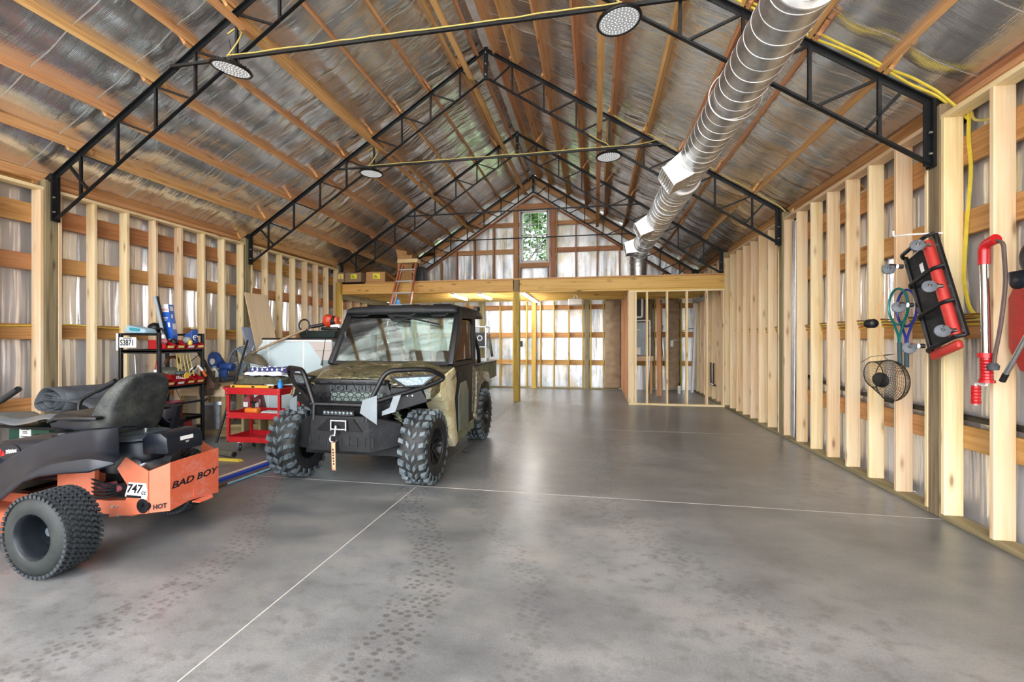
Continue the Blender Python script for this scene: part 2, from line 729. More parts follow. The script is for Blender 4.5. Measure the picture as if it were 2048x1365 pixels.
g = G()
for sg in (-1, 1):
    g.grid(lambda u, v, sg=sg: roof_pt(sg, .02 + 5.2 * u, YF + (YB - YF + .1) * v), 66, 170)
ceiling = struct(g.build('ceiling', M_FOILR, None, 60, fix=False))
G().beam((XC, YF, 6.76), (XC, YB, 6.76), .24, .012).build('ridge_strip', plain('ridge_foil', 'f0f0ee', .4, .1, .1, 6), ceiling)
for sg in (-1, 1):
    y = YF + .3
    while y < YB:
        pts = [Vector(roof_pt(sg, .1 + 5.0 * i / 54, y + .006 * math.sin(i))) for i in range(55)]
        q = G()
        nrm = Vector((sg * math.sin(RA), 0, math.cos(RA))) * -.004
        wd = Vector((0, .0045, 0))
        q.loft([[p + nrm - wd, p + nrm + wd] for p in pts], closed=False)
        q.build('seam', M_SEAM, ceiling, 0, fix=False)
        y += .61 + RND.uniform(-.06, .06)

BAYS = [(YF, 4.43), (4.43, 7.643), (7.643, 10.856), (10.856, 14.0)]
for sg in (-1, 1):
    up = (sg * math.sin(RA), 0, math.cos(RA))
    for i, d in enumerate(PUR):
        for b, (y0, y1) in enumerate(BAYS):
            dd = d + (.022 if b % 2 else -.022)
            x = XC + sg * dd
            z = 6.651 - RISE * dd
            c = Vector((x, 0, z)) + Vector(up) * (PD / 2)
            board('purlin', (c.x, y0 - (.12 if b else 0), c.z), (c.x, y1 + (.12 if b < 3 else 0), c.z), .04, PD, M_PURL, ceiling, up)
    c = Vector((XC + sg * .15, 0, 6.651 - RISE * .15)) + Vector(up) * .075
    for y0, y1 in BAYS:
        board('purlin', (c.x, y0, c.z), (c.x, y1, c.z), .04, .19, M_PURL, ceiling, up)
    # long braces lying on the bottom chords
for x, z in ((-3.86, 4.955), (-2.15, 6.07), (.07, 4.96)):
    for y0, y1 in BAYS:
        board('brace', (x + RND.uniform(-.01, .01), y0 - .1, z + .03), (x + RND.uniform(-.01, .01), min(y1 + .1, 13.9), z + .03), .09, .04, M_PURL, ceiling, (0, 0, 1))

# ---- side walls
STUDS = [-1.3, -.87, -.44, -.01, .42, .85, 1.28, 1.71, 2.14, 2.57, 3.0, 3.43, 3.84, 4.31, 4.50, 4.91, 5.34, 5.77, 6.20, 6.63, 7.06, 7.50,
         7.72, 8.15, 8.58, 9.01, 9.44, 9.86, 10.29, 10.74, 10.95, 11.38, 11.81, 12.24, 12.67, 13.10, 13.53]
POSTS = [(1.08, 1.22), (4.355, 4.495), (7.57, 7.71), (10.79, 10.93)]
SEGS = [(YF, 1.08), (1.22, 4.355), (4.495, 7.57), (7.71, 10.79), (10.93, 13.9)]
TOP = 3.36
walls = {}
for nm, sg, xi in (('wall_left', -1, XL), ('wall_right', 1, XR)):
    xo = xi + sg * DEP
    xf = xo + sg * .055

    def wp(u, v, xf=xf, sg=sg):
        y = YF + (YB - YF) * u
        z = 3.75 * v
        b = noise.noise(Vector((y * 3.1, z * .35, sg * 5))) * .03 + noise.noise(Vector((y * 1.1, z * .3, sg * 2 + 9))) * .03
        for gz in (.70, 1.61, 2.47, 3.07):
            b *= min(1, abs(z - gz) / .3)
        return (xf + sg * (.035 + b), y, z)
    w = struct(G().grid(wp, 150, 30).build(nm, M_FOILW, None, 60, fix=False))
    walls[nm] = w
    for y in STUDS:
        if 10.9 < y and nm == 'wall_left':
            h = 3.36
        board('stud', (xi + sg * DEP / 2, y + .02, .04), (xi + sg * DEP / 2, y + .02, TOP), DEP, .04, M_PINE, w, (0, 1, 0))
    for y0, y1 in POSTS:
        board('post', (xi + sg * DEP / 2, (y0 + y1) / 2, 0), (xi + sg * DEP / 2, (y0 + y1) / 2, 3.5), DEP, DEP, M_TREAT, w, (0, 1, 0), .008)
    for y0, y1 in SEGS:
        board('top_plate', (xi + sg * DEP / 2, y0, TOP + .02), (xi + sg * DEP / 2, y1, TOP + .02), DEP, .04, M_PINE, w)
        board('bottom_plate', (xi + sg * DEP / 2, y0, .02), (xi + sg * DEP / 2, y1, .02), DEP, .04, M_TREAT, w)
        for z, hh in ((.70, .19), (1.61, .19), (2.47, .2), (3.07, .24)):
            board('girt', (xo + sg * .02, y0 - .07, z), (xo + sg * .02, y1 + .07, z), .04, hh, M_GIRT, w)
    for y0, y1 in BAYS:
        board('eave_board', (xo + sg * .02, y0, 3.50), (xo + sg * .02, y1, 3.50), .04, .22, M_GIRT, w)
    for y in (2.4, 5.9, 9.1):        # short knee blocks between plate and roof
        board('block', (xi + sg * .05, y, 3.42), (xi + sg * .3, y, 3.22), .09, .03, M_GIRT, w)

# ---- back wall with its gable
def bw(u, v):
    x = XL - .2 + (XR - XL + .4) * u
    zt = max(3.4, zroof(x) + .15)
    z = zt * v
    b = noise.noise(Vector((x * 2.6, z * .5, 4))) * .03 + noise.noise(Vector((x * 7, z * .9, 14))) * .012
    return (x, YB + .02 + b, z)


wall_back = struct(G().build('wall_back', M_FOILB) if False else None) if False else None
g = G()
XS = [XL - .2 + (XR - XL + .4) * i / 96 for i in range(97)]
WX0, WX1, WZ0, WZ1 = -2.36, -1.41, 3.95, 5.64      # window opening


def wsheet(x0, x1, z0f, z1f, nu, nv):
    def fn(u, v):
        x = x0 + (x1 - x0) * u
        a, c = z0f(x), z1f(x)
        z = a + (c - a) * v
        b = noise.noise(Vector((x * 2.6, z * .5, 4))) * .03 + noise.noise(Vector((x * 7, z * .9, 14))) * .012
        return (x, YB + .03 + b, z)
    g.grid(fn, nu, nv)


topz = lambda x: zroof(x) + .17
wsheet(XL - .25, WX0, lambda x: 0, topz, 50, 40)
wsheet(WX1, XR + .25, lambda x: 0, topz, 50, 40)
wsheet(WX0, WX1, lambda x: 0, lambda x: WZ0, 14, 20)
wsheet(WX0, WX1, lambda x: WZ1, topz, 14, 8)
wall_back = struct(g.build('wall_back', M_FOILB, None, 60, fix=False))
for x0, x1, z, hh in ((XL, XR, .81, .15), (XL, XR, 1.67, .16), (XL, XR, 2.54, .15),
                      (-5.6, WX0, 4.345, .145), (WX1, 1.6, 4.345, .145), (-4.3, WX0, 5.195, .13), (WX1, .3, 5.195, .13)):
    board('girt', (x0, 14.02, z), (x1, 14.02, z), .04, hh, M_GIRT if z < 3 else M_GABLE, wall_back)
for x in (-6.3, -5.87, -5.4, -4.97, -4.5, -4.07, -2.98, -2.55, -2.12, -1.68, -1.26, -.80, -.37, -.13, .25, 1.75, 1.95, 2.5):
    board('stud', (x, 13.93, .04), (x, 13.93, 2.72), .14, .04, M_YPOST, wall_back, (1, 0, 0))
for x in (-3.57, -.25, 1.62):
    board('post', (x, 13.92, 0), (x, 13.92, 2.9), .15, .15, M_TREAT, wall_back, (1, 0, 0), .008)
board('post', (-1.89, 13.9, 0), (-1.89, 13.9, 2.9), .10, .14, M_YPOST, wall_back, (1, 0, 0))
board('bottom_plate', (XL, 13.93, .02), (.7, 13.93, .02), .14, .04, M_TREAT, wall_back)
for x in (-5.5, -4.95, -4.43, -3.83, -3.2, -.58, .065, .74, 1.42, 2.0):
    board('stud', (x, 13.93, 3.0), (x, 13.93, 6.05 - .643 * abs(x - XC) - .03), .14, .045, M_GABLE, wall_back, (1, 0, 0))
for x in (-2.47, -1.30):
    board('king_stud', (x, 13.9, 3.0), (x, 13.9, 5.72), .15, .04, M_GABLE, wall_back, (0, 1, 0))
board('king_stud', (-1.19, 13.93, 3.0), (-1.19, 13.93, 5.6), .14, .04, M_GABLE, wall_back, (1, 0, 0))
board('header', (-2.39, 13.93, 5.73), (-1.38, 13.93, 5.73), .05, .17, M_GABLE, wall_back)
board('sill_board', (-2.36, 13.93, 3.875), (-1.41, 13.93, 3.875), .05, .14, M_GABLE, wall_back)
for x in (-2.33, -1.44):
    board('cripple', (x, 13.93, 3.0), (x, 13.93, 3.81), .14, .04, M_GABLE, wall_back, (1, 0, 0))
for sg in (-1, 1):
    up = (sg * math.sin(RA), 0, math.cos(RA))
    board('rake_plate', (XC, 13.93, 6.08), (XC + sg * 4.8, 13.93, 6.08 - .643 * 4.8), .14, .04, M_PINE if 0 else M_GABLE, wall_back, up)
    board('rafter', (XC, 14.02, 6.60), (XC + sg * 4.95, 14.02, 6.60 - RISE * 4.95), .04, .24, M_GABLE, wall_back, up)
board('bottom_plate', (-5.8, 13.93, 3.02), (2.0, 13.93, 3.02), .14, .04, M_GABLE, wall_back)

# window in the gable: frame > two sashes > panes and bars
M_VINYL = plain('white_vinyl', 'f1f0ec', .4, 0, .03)


def glass(name, tint, alpha, rough=0.02):
    k = NT(name)
    tr = k.n('BsdfTransparent')
    tr.inputs[0].default_value = tint
    gl = k.n('BsdfGlossy')
    gl.inputs['Roughness'].default_value = rough
    fr = k.n('Fresnel')
    fr.inputs[0].default_value = 1.5
    mx = k.n('MixShader')
    k.l(k.math('ADD', fr.outputs[0], alpha), mx.inputs[0])
    k.l(tr.outputs[0], mx.inputs[1])
    k.l(gl.outputs[0], mx.inputs[2])
    k.l(mx.outputs[0], k.t.nodes['Material Output'].inputs[0])
    return k.m


M_GLASS = glass('window_glass', (.93, .96, .95, 1), .02)
g = G()
for x0, x1, z0, z1 in ((WX0, WX0 + .06, WZ0, WZ1), (WX1 - .06, WX1, WZ0, WZ1), (WX0 + .06, WX1 - .06, WZ0, WZ0 + .05), (WX0 + .06, WX1 - .06, WZ1 - .06, WZ1)):
    g.bb(x0, 13.95, z0, x1, 14.10, z1)
win = struct(g.build('window_1', M_VINYL, None, 30, .004))
zm = 4.815
for z0, z1, y in ((WZ0 + .05, zm + .03, 13.99), (zm, WZ1 - .06, 14.04)):
    x0, x1 = WX0 + .06, WX1 - .06
    g = G()
    for a, b, c, d in ((x0, x0 + .045, z0, z1), (x1 - .045, x1, z0, z1), (x0, x1, z0, z0 + .04), (x0, x1, z1 - .04, z1)):
        g.bb(a, y - .018, c, b, y + .018, d)
    sash = g.build('sash', M_VINYL, win, 30)
    gx0, gx1, gz0, gz1 = x0 + .045, x1 - .045, z0 + .04, z1 - .04
    for i in range(3):
        for j in range(2):
            a, b = gx0 + (gx1 - gx0) * i / 3, gx0 + (gx1 - gx0) * (i + 1) / 3
            c, d = gz0 + (gz1 - gz0) * j / 2, gz0 + (gz1 - gz0) * (j + 1) / 2
            G().bb(a, y - .003, c, b, y + .003, d).build('pane', M_GLASS, sash, 0)
    for i in (1, 2):
        x = gx0 + (gx1 - gx0) * i / 3
        G().bb(x - .008, y - .009, gz0, x + .008, y + .009, gz1).build('muntin', M_VINYL, sash, 0)
    z = (gz0 + gz1) / 2
    G().bb(gx0, y - .0085, z - .008, gx1, y + .0085, z + .008).build('muntin', M_VINYL, sash, 0)


# ---- trees outside the gable window
def leafmat(name, a, b):
    k = NT(name)
    oi = k.n('NewGeometry')
    r = k.ramp(oi.outputs['Random Per Island'], [(0, srgb(a)), (1, srgb(b))])
    k.l(r.outputs[0], k.b.inputs['Base Color'])
    k.b.inputs['Roughness'].default_value = .6
    k.b.inputs['Transmission Weight'].default_value = 0
    k.b.inputs['Subsurface Weight'].default_value = 0
    return k.m


M_LEAF = leafmat('leaves', '24451a', '5f8a3c')
M_LEAFD = leafmat('leaves_dark', '1e3a22', '41683a')
M_BARK = plain('bark', '5a4a3a', .9, 0, .3, 8, .4)


def tree(x, y, h, r, n, lm, label, seed):
    rr = random.Random(seed)
    t = thing('tree', label, 'tree', (x, y, -.14))
    q = G().tube([(x, y, -.15), (x + .1, y, h * .35), (x - .05, y + .1, h * .75)], [.2, .15, .05], 10)
    for k in range(7):
        a = rr.uniform(0, 6.28)
        z0 = h * rr.uniform(.3, .6)
        q.tube([(x, y, z0), (x + math.cos(a) * r * .5, y + math.sin(a) * r * .5, z0 + h * .18)], [.07, .02], 6)
    q.build('trunk', M_BARK, t)
    q = G()
    cl = [(rr.gauss(0, r * .42), rr.gauss(0, r * .42), rr.uniform(h * .22, h)) for _ in range(60)]
    for k in range(n):
        c = rr.choice(cl)
        p = Vector((x + c[0] + rr.gauss(0, r * .13), y + c[1] + rr.gauss(0, r * .13), c[2] + rr.gauss(0, r * .12)))
        a, b = rr.uniform(0, 6.28), rr.uniform(-1, 1)
        d = Vector((math.cos(a), math.sin(a), b * .6)).normalized() * rr.uniform(.08, .16)
        e = d.cross(Vector((rr.uniform(-1, 1), rr.uniform(-1, 1), 1))).normalized() * d.length * .5
        q.add([p - d, p + e, p + d, p - e], [(0, 1, 2, 3)])
    f = q.build('foliage', lm, t, 0, fix=False)
    f['kind'] = 'stuff'


tree(-3.6, 22, 9.2, 2.6, 14000, M_LEAF, 'sunlit leafy green tree seen through the gable window panes', 3)
tree(1.5, 28, 6.4, 2.6, 9000, M_LEAFD, 'darker low bushy tree behind the lower window sash', 5)
# ------------------------------------------------------------------ steel roof trusses
def make_truss(y, label):
    t = thing('roof_truss', label, 'truss', (XC, y, 0), 'steel roof trusses')
    H = .56
    for sg in (-1, 1):
        up = Vector((sg * math.sin(RA), 0, math.cos(RA)))
        a = Vector((XC + sg * .03, y, zroof(XC) - .02))
        b = Vector((XC + sg * 4.75, y, zroof(XC + sg * 4.75)))
        g = G().beam(a - up * .004, b - up * .004, .075, .008, up)
        g.beam(a - up * .03, b - up * .03, .008, .05, up)
        g.build('top_chord', M_TRUSS, t, 0)
        # the chord runs on over the post to the outer wall
        g = G().beam(b, Vector((XC + sg * 5.05, y, zroof(XC + sg * 5.05) - .03)), .07, .07, up)
        g.build('chord_tail', M_TRUSS, t, 0)
        a2, b2 = a - Vector((0, 0, .52)), b - Vector((0, 0, .56))
        g = G().beam(a2, b2, .045, .008, up)
        g.beam(a2 + up * .02 + Vector((0, .02, 0)), b2 + up * .02 + Vector((0, .02, 0)), .008, .04, up)
        g.build('bottom_chord', M_TRUSS, t, 0)
        g = G().bb(b.x - sg * .012 - .012, y - .045, b.z - .575, b.x - sg * .012 + .012, y + .045, b.z)
        g.bb(b.x - sg * .06 - .012, y - .005, b.z - .56, b.x - sg * .03 + .012, y + .005, b.z - .02)
        pl = g.build('end_plate', M_TRUSS, t, 0)
        for dz in (.28, .46):
            G().cyl((b.x - sg * .02, y - .03, b.z - dz), (b.x - sg * .045, y - .03, b.z - dz), .011, 8).build('bolt', M_ZINC, pl)
        lim = [d for d in PUR if d < 4.5]
        prev = None
        for d in reversed(lim):                 # from ridge outwards
            x = XC + sg * d
            zt, zb = zroof(x) - .03, zroof(x) - .54
            G().beam((x, y, zb), (x, y, zt), .028, .028, (0, 1, 0)).build('web', M_TRUSS, t, 0)
            xi = x - sg * (.5525 - .07) if d > .5 else XC + sg * .12
            G().beam((x - sg * .03, y, zt - .01), (xi, y, zroof(xi) - .53), .024, .024, (0, 1, 0)).build('diagonal', M_TRUSS, t, 0)
        x0 = XC + sg * 4.52
        G().beam((x0, y, zroof(x0) - .04), (XC + sg * 4.24, y, zroof(XC + sg * 4.24) - .53), .028, .028, (0, 1, 0)).build('diagonal', M_TRUSS, t, 0)
        for d in PUR:
            x = XC + sg * (d + .0)
            c = Vector((x, y, zroof(x)))
            g = G().beam(c - up * .02, c + up * .075, .05, .012, (0, 1, 0))
            cl = g.build('purlin_clip', M_TRUSS, t, 0)
    zr = zroof(XC)
    g = G().bb(XC - .035, y - .02, zr - .55, XC + .035, y + .02, zr + .02)
    rp = g.build('ridge_plate', M_TRUSS, t, 0)
    for dz in (.08, .28, .47):
        G().cyl((XC, y - .02, zr - dz), (XC, y - .034, zr - dz), .012, 8).build('bolt', M_ZINC, rp)
    zt = 4.70
    dx = (zr - .03 - zt) / RISE
    g = G().beam((XC - dx - .02, y - .045, zt), (XC + dx + .02, y - .045, zt), .03, .03)
    g.build('tie_bar', M_TRUSS, t, 0)
    return t


t1 = make_truss(4.43, 'black steel roof truss nearest the door, carrying the two largest round lights')
dup(t1, (XC, 7.643, 0), 'black steel roof truss second from the door, its ridge plate fully in view')
dup(t1, (XC, 10.856, 0), 'black steel roof truss standing over the front edge of the loft')
dup(t1, (XC, 13.78, 0), 'last black steel roof truss, against the gable wall with the window')

# ------------------------------------------------------------------ loft
loft = thing('storage_loft', 'ochre pine loft platform with a deep front beam across the far end', 'loft', (XC, 10.75, 0))
board('beam', (XL, 10.78, 2.845), (XC - .08, 10.78, 2.845), .09, .27, M_LOFT, loft)
board('beam', (XC + .08, 10.78, 2.845), (XR, 10.78, 2.845), .09, .27, M_LOFT, loft)
board('beam', (XC + .08, 10.80, 2.69), (XR, 10.80, 2.69), .09, .04, M_LOFT, loft)
board('post', (XC, 10.82, 0), (XC, 10.82, 2.7), .15, .15, M_YPOST, loft, (0, 1, 0), .006)
board('post_cap', (XC, 10.82, 2.7), (XC, 10.82, 3.0), .12, .15, M_TREAT, loft, (0, 1, 0), .006)
board('edge_board', (-5.9, 10.77, 3.0), (XR, 10.77, 3.0), .10, .035, M_GABLE, loft)
board('end_post', (XL + .07, 10.68, 0), (XL + .07, 10.68, 3.02), .14, .10, M_YPOST, loft, (0, 1, 0), .006)
board('side_rail', (XL + .03, 10.8, 2.66), (XL + .03, 13.85, 2.66), .04, .14, M_TREAT, loft)
y = 11.0
while y < 13.85:
    board('joist', (XL, y, 2.84), (XR, y, 2.84), .045, .20, M_LOFT, loft)
    y += .355
G().bb(XL, 10.84, 2.95, XR, 13.86, 2.985).build('deck', M_CRATE, loft)

# ------------------------------------------------------------------ stud partition round the utility corner
part_w = thing('partition_frame', 'open pine stud partition enclosing the furnace corner under the loft', 'partition', (1.8, 10.77, 0))
board('bottom_plate', (.77, 10.77, .02), (XR, 10.77, .02), .14, .04, M_PINE, part_w)
board('top_plate', (.77, 10.77, 2.645), (XR, 10.77, 2.645), .12, .04, M_PINE, part_w)
for x in (.93, 1.185, 1.63, 2.06, 2.49, 2.835):
    board('stud', (x, 10.77, .04), (x, 10.77, 2.625), .14, .04, M_PINE, part_w, (1, 0, 0))
board('corner_stud', (.835, 10.72, .04), (.835, 10.72, 2.625), .04, .13, M_PINE, part_w, (1, 0, 0))
for y in (11.0, 11.4, 11.82, 12.25, 12.68, 13.1, 13.5, 13.8):
    board('stud', (.84, y, .04), (.84, y, 2.66), .04, .14, M_GABLE if y > 11.2 else M_PINE, part_w, (1, 0, 0))
board('bottom_plate', (.84, 10.85, .02), (.84, 13.85, .02), .14, .04, M_TREAT, part_w)
board('top_plate', (.84, 10.85, 2.69), (.84, 13.85, 2.69), .14, .04, M_GABLE, part_w)
# ------------------------------------------------------------------ camouflaged utility buggy
def camo(name):
    k = NT(name)
    tc = k.n('TexCoord').outputs['Object']
    n1 = k.noise(tc, 4.2, 2, .5, (1, 2.4, 1.4))
    n1.inputs['Distortion'].default_value = 2.6
    r = k.ramp(n1.outputs[0], [(.0, srgb('1d1c15')), (.36, srgb('4d5236')), (.43, srgb('857e58')), (.48, srgb('2d2b1f')), (.53, srgb('b09c72')), (.58, srgb('4a3d2b')), (.64, srgb('d8caa4'))], 'CONSTANT')
    n2 = k.noise(tc, 11, 4, .7, (1, 3.5, 1.3))
    n2.inputs['Distortion'].default_value = 2.2
    r2 = k.ramp(n2.outputs[0], [(.4, 0), (.47, .8), (.53, 0)])
    c = k.mix(r2.outputs[0], r.outputs[0], srgb('2a2519'))
    n3 = k.noise(tc, 2.2, 4, .6)
    r3 = k.ramp(n3.outputs[0], [(.45, 0), (.7, .25)])
    c = k.mix(r3.outputs[0], c, srgb('8c8a6c'))
    k.l(c, k.b.inputs['Base Color'])
    k.b.inputs['Roughness'].default_value = .36
    k.b.inputs['Coat Weight'].default_value = .15
    return k.m


def muddy(name, clean, mud, lo=.4, hi=.6, sc=5):
    k = NT(name)
    tc = k.n('TexCoord').outputs['Object']
    n = k.noise(tc, sc, 6, .7)
    f = k.noise(tc, 70, 2, .7)
    a = k.math('ADD', k.math('MULTIPLY', n.outputs[0], .75), k.math('MULTIPLY', f.outputs[0], .25))
    r = k.ramp(a, [(lo, srgb(clean)), (hi, srgb(mud))])
    k.l(r.outputs[0], k.b.inputs['Base Color'])
    k.b.inputs['Roughness'].default_value = .6
    k.l(k.bump(f.outputs[0], .2, .004), k.b.inputs['Normal'])
    return k.m


M_CAMO = camo('camouflage')
M_MUD = muddy('muddy_fender', 'e9e0b8', 'b3a468', .47, .66, 4)
M_MUDG = muddy('muddy_green', '5c6650', '8d8a68', .42, .6, 7)
M_DOOR = muddy('dusty_black_door', '1a1a17', '3d3a30', .42, .72, 3)
M_BUMP = muddy('spattered_black', '090a0d', '2a2d30', .5, .72, 9)
M_LUG = plain('dusty_lug', '5d676a', .6, 0, .2, 12)
M_TYRE = plain('buggy_tyre', '1c1f21', .65, 0, .25, 10, .15)
M_TYRES = muddy('tyre_sidewall', '1d1f21', '3c3b33', .45, .7, 6)
M_LENS = plain('clear_lamp', '6d777a', .16, .5, .5, 45)
M_SILV = plain('brushed_plate', '7c8488', .42, .4, .08)
M_CABG = glass('cab_glass', (.74, .83, .80, 1), .05)
M_VINYLC = glass('clear_vinyl', (.86, .84, .84, 1), .10, .06)
M_STRAP = plain('orange_strap', 'd9a37c', .8, 0, .1)
M_GRILLE = plain('grille_green', '5f6f66', .45, .2, .3, 20)

UX = -2.5
buggy = thing('utility_buggy', 'muddy camouflage utility buggy with enclosed cab and knobbly tyres parked in the bay', 'buggy', (UX, 5.6, 0))


def u(x, y, z):
    return (UX + x, y, z)


def arcblock(g, ax_c, sx, y0, y1, a0, a1, r0, r1, skew=0.0, n=1):
    """block on a wheel tread: across y0..y1 (along the axle), angles a0..a1"""
    def P(t, a, r):
        return (ax_c[0] + sx * t, ax_c[1] + math.cos(a) * r, ax_c[2] + math.sin(a) * r)
    b = [P(y0, a0, r0), P(y1, a0 + skew, r0), P(y1, a1 + skew, r0), P(y0, a1, r0)]
    e = (a1 - a0) * .16
    d = (y1 - y0) * .16
    t = [P(y0 + d, a0 + e, r1), P(y1 - d, a0 + skew + e, r1), P(y1 - d, a1 + skew - e, r1), P(y0 + d, a1 - e, r1)]
    g.hexa(b, t)


def buggy_wheel(cx, cy, sx):
    """cx: inner plane of the tyre, sx: direction outwards"""
    W, R = .275, .372
    c = (cx, cy, R + .014)
    prof = [(.19, .02), (.20, .0), (.27, -.012), (.325, .0), (.352, .03), (.362, .08), (.366, W / 2), (.362, W - .08), (.352, W - .03), (.325, W), (.27, W + .012), (.20, W), (.19, W - .02)]
    tyre = G().lathe(prof, c, (sx, 0, 0), 40, False, False).build('wheel', M_TYRES, buggy, 40)
    g = G()
    N = 21
    for i in range(N):
        a = 2 * PI * i / N
        s = 2 * PI / N
        arcblock(g, c, sx, -.004, .068, a, a + s * .52, .345, .384, s * .16)
        arcblock(g, c, sx, W - .068, W + .004, a + s * .5, a + s * 1.02, .345, .384, -s * .16)
        arcblock(g, c, sx, .084, .128, a + s * .2, a + s * .74, .355, .386, s * .34)
        arcblock(g, c, sx, .146, .190, a + s * .70, a + s * 1.24, .355, .386, -s * .34)
        for k, (q0, q1) in enumerate(((-.012, -.004), (W + .004, W + .012))):
            arcblock(g, c, sx, q0, q1, a + s * .1, a + s * .5, .30, .35)
    g.build('tread', M_LUG, tyre, 0)
    g = G().lathe([(.19, .04), (.195, .02), (.185, .015), (.17, .06), (.165, .14), (.17, W - .06), (.185, W - .015), (.198, W - .008), (.19, W - .03), (.175, W - .05)], c, (sx, 0, 0), 32, False, False)
    g.lathe([(.0, W * .45), (.16, W * .45), (.168, W * .5)], c, (sx, 0, 0), 24)
    g.build('rim', M_BLK, tyre)
    g = G()
    for i in range(7):
        a = 2 * PI * i / 7
        for da in (-.16, .16):
            p0 = Vector((c[0] + sx * W * .74, c[1] + math.cos(a + da * .6) * .05, c[2] + math.sin(a + da * .6) * .05))
            p1 = Vector((c[0] + sx * (W - .03), c[1] + math.cos(a + da) * .178, c[2] + math.sin(a + da) * .178))
            g.beam(p0, p1, .022, .03, (sx, 0, 0))
    g.cyl((c[0] + sx * W * .5, c[1], c[2]), (c[0] + sx * W * .78, c[1], c[2]), .06, 16)
    g.build('spokes', M_BLK, tyre, 30)
    G().cyl((c[0] + sx * W * .78, c[1], c[2]), (c[0] + sx * W * .84, c[1], c[2]), .032, 12).build('hub_cap', M_BLK2, tyre)
    return tyre


for y in (4.45, 6.60):
    buggy_wheel(UX + .595, y, 1)
    buggy_wheel(UX - .595, y, -1)

# hood: rises from the grille to the windscreen
def hood(a, v):
    s = 2 * a - 1
    y = 4.24 + .98 * v
    hw = .40 + (.80 - .40) * min(1, v * 1.9) ** .75
    zc = 1.105 + .125 * v ** .85 + .012 * math.sin(v * 9) * (1 - abs(s))
    z = zc - .035 * abs(s) ** 2.5 - .10 * max(0, abs(s) - .8) / .2 * min(1, v * 2 + .2)
    z += .018 * (1 if .35 < abs(s) < .72 else 0) * min(1, v * 3)
    return u(s * hw, y + .05 * s * s * (1 - v), z)


G().grid(hood, 40, 26).build('hood', M_CAMO, buggy, 40, 0, 2, .012)
# front fenders with wheel arches
for sg in (-1, 1):
    poly = [(4.66, 1.02), (4.76, 1.10), (5.12, 1.18), (5.2, 1.02), (5.12, .8), (5.24, .26), (5.13, .22), (4.98, .36), (4.94, .62), (4.80, .80), (4.62, .88), (4.60, .93)]
    g = G().prism(poly, UX + sg * .60, UX + sg * .855, 'X')
    g.build('fender', M_MUD if sg > 0 else M_MUDG, buggy, 30, .02, 2)
    # camo cheek over the fender, running up to the hood
    g = G().hexa([u(sg * .42, 4.30, .86), u(sg * .84, 4.40, .885), u(sg * .868, 5.14, 1.06), u(sg * .5, 5.14, 1.05)][::sg],
                 [u(sg * .42, 4.28, 1.05), u(sg * .80, 4.47, 1.09), u(sg * .84, 5.16, 1.19), u(sg * .5, 5.16, 1.2)][::sg])
    g.build('cheek', M_CAMO, buggy, 30, .02, 2)
    # rear fender, black flare and bed side
    G().prism([(6.22, .34), (6.30, .70), (6.42, .84), (6.62, .88), (6.84, .84), (6.98, .7), (7.0, .84), (6.9, 1.0), (6.2, 1.06), (6.12, .4)], UX + sg * .62, UX + sg * .84, 'X').build('rear_fender', M_CAMO, buggy, 30, .015, 2)
# grille: recessed panel, slots, raised letters, hexagon lattice
g = G().prism([(UX - .40, 1.09), (UX - .46, .92), (UX - .38, .62), (UX + .38, .62), (UX + .46, .92), (UX + .40, 1.09)], 4.25, 4.36, 'Y')
gr = g.build('grille', M_BLK2, buggy, 30, .01, 2)
g = G().beam(u(-.40, 4.235, 1.07), u(.40, 4.235, 1.07), .05, .055)
g.build('grille_bar', M_BLK, gr, 30, .012, 2)
for i in range(5):
    x = -.28 + .14 * i
    G().bb(UX + x - .045, 4.205, 1.058, UX + x + .045, 4.215, 1.076).build('slot', M_RUB, gr, 0)
text('lettering', 'POLARIS', .082, plain('grille_letters', '30353a', .35, 0, .1), gr, frame(u(0, 4.243, 1.0), (1, 0, 0), (0, 0, 1)), .008, 0, .002, 1.5)
g = G()
for r in range(2):
    for i in range(9):
        x = -.36 + .09 * i + (.045 if r else 0)
        z = .935 - .052 * r
        hx = [(x + .040 * math.cos(a), z + .026 * math.sin(a)) for a in [PI / 6 * k * 2 for k in range(6)]]
        for k in range(6):
            p, q = hx[k], hx[(k + 1) % 6]
            g.beam(u(p[0], 4.246, p[1]), u(q[0], 4.246, q[1]), .01, .009, (0, 1, 0))
g.build('lattice', M_BLK, gr, 0)
G().bb(UX - .22, 4.243, .87, UX + .36, 4.25, .96).build('radiator', M_GRILLE, gr, 0)
for i in range(5):
    for sg in (-1, 1):
        G().beam(u(sg * .44, 4.255, 1.03 - .04 * i), u(sg * (.56 - .01 * i), 4.33, 1.04 - .04 * i), .012, .014).build('louvre', M_BLK, gr, 0)
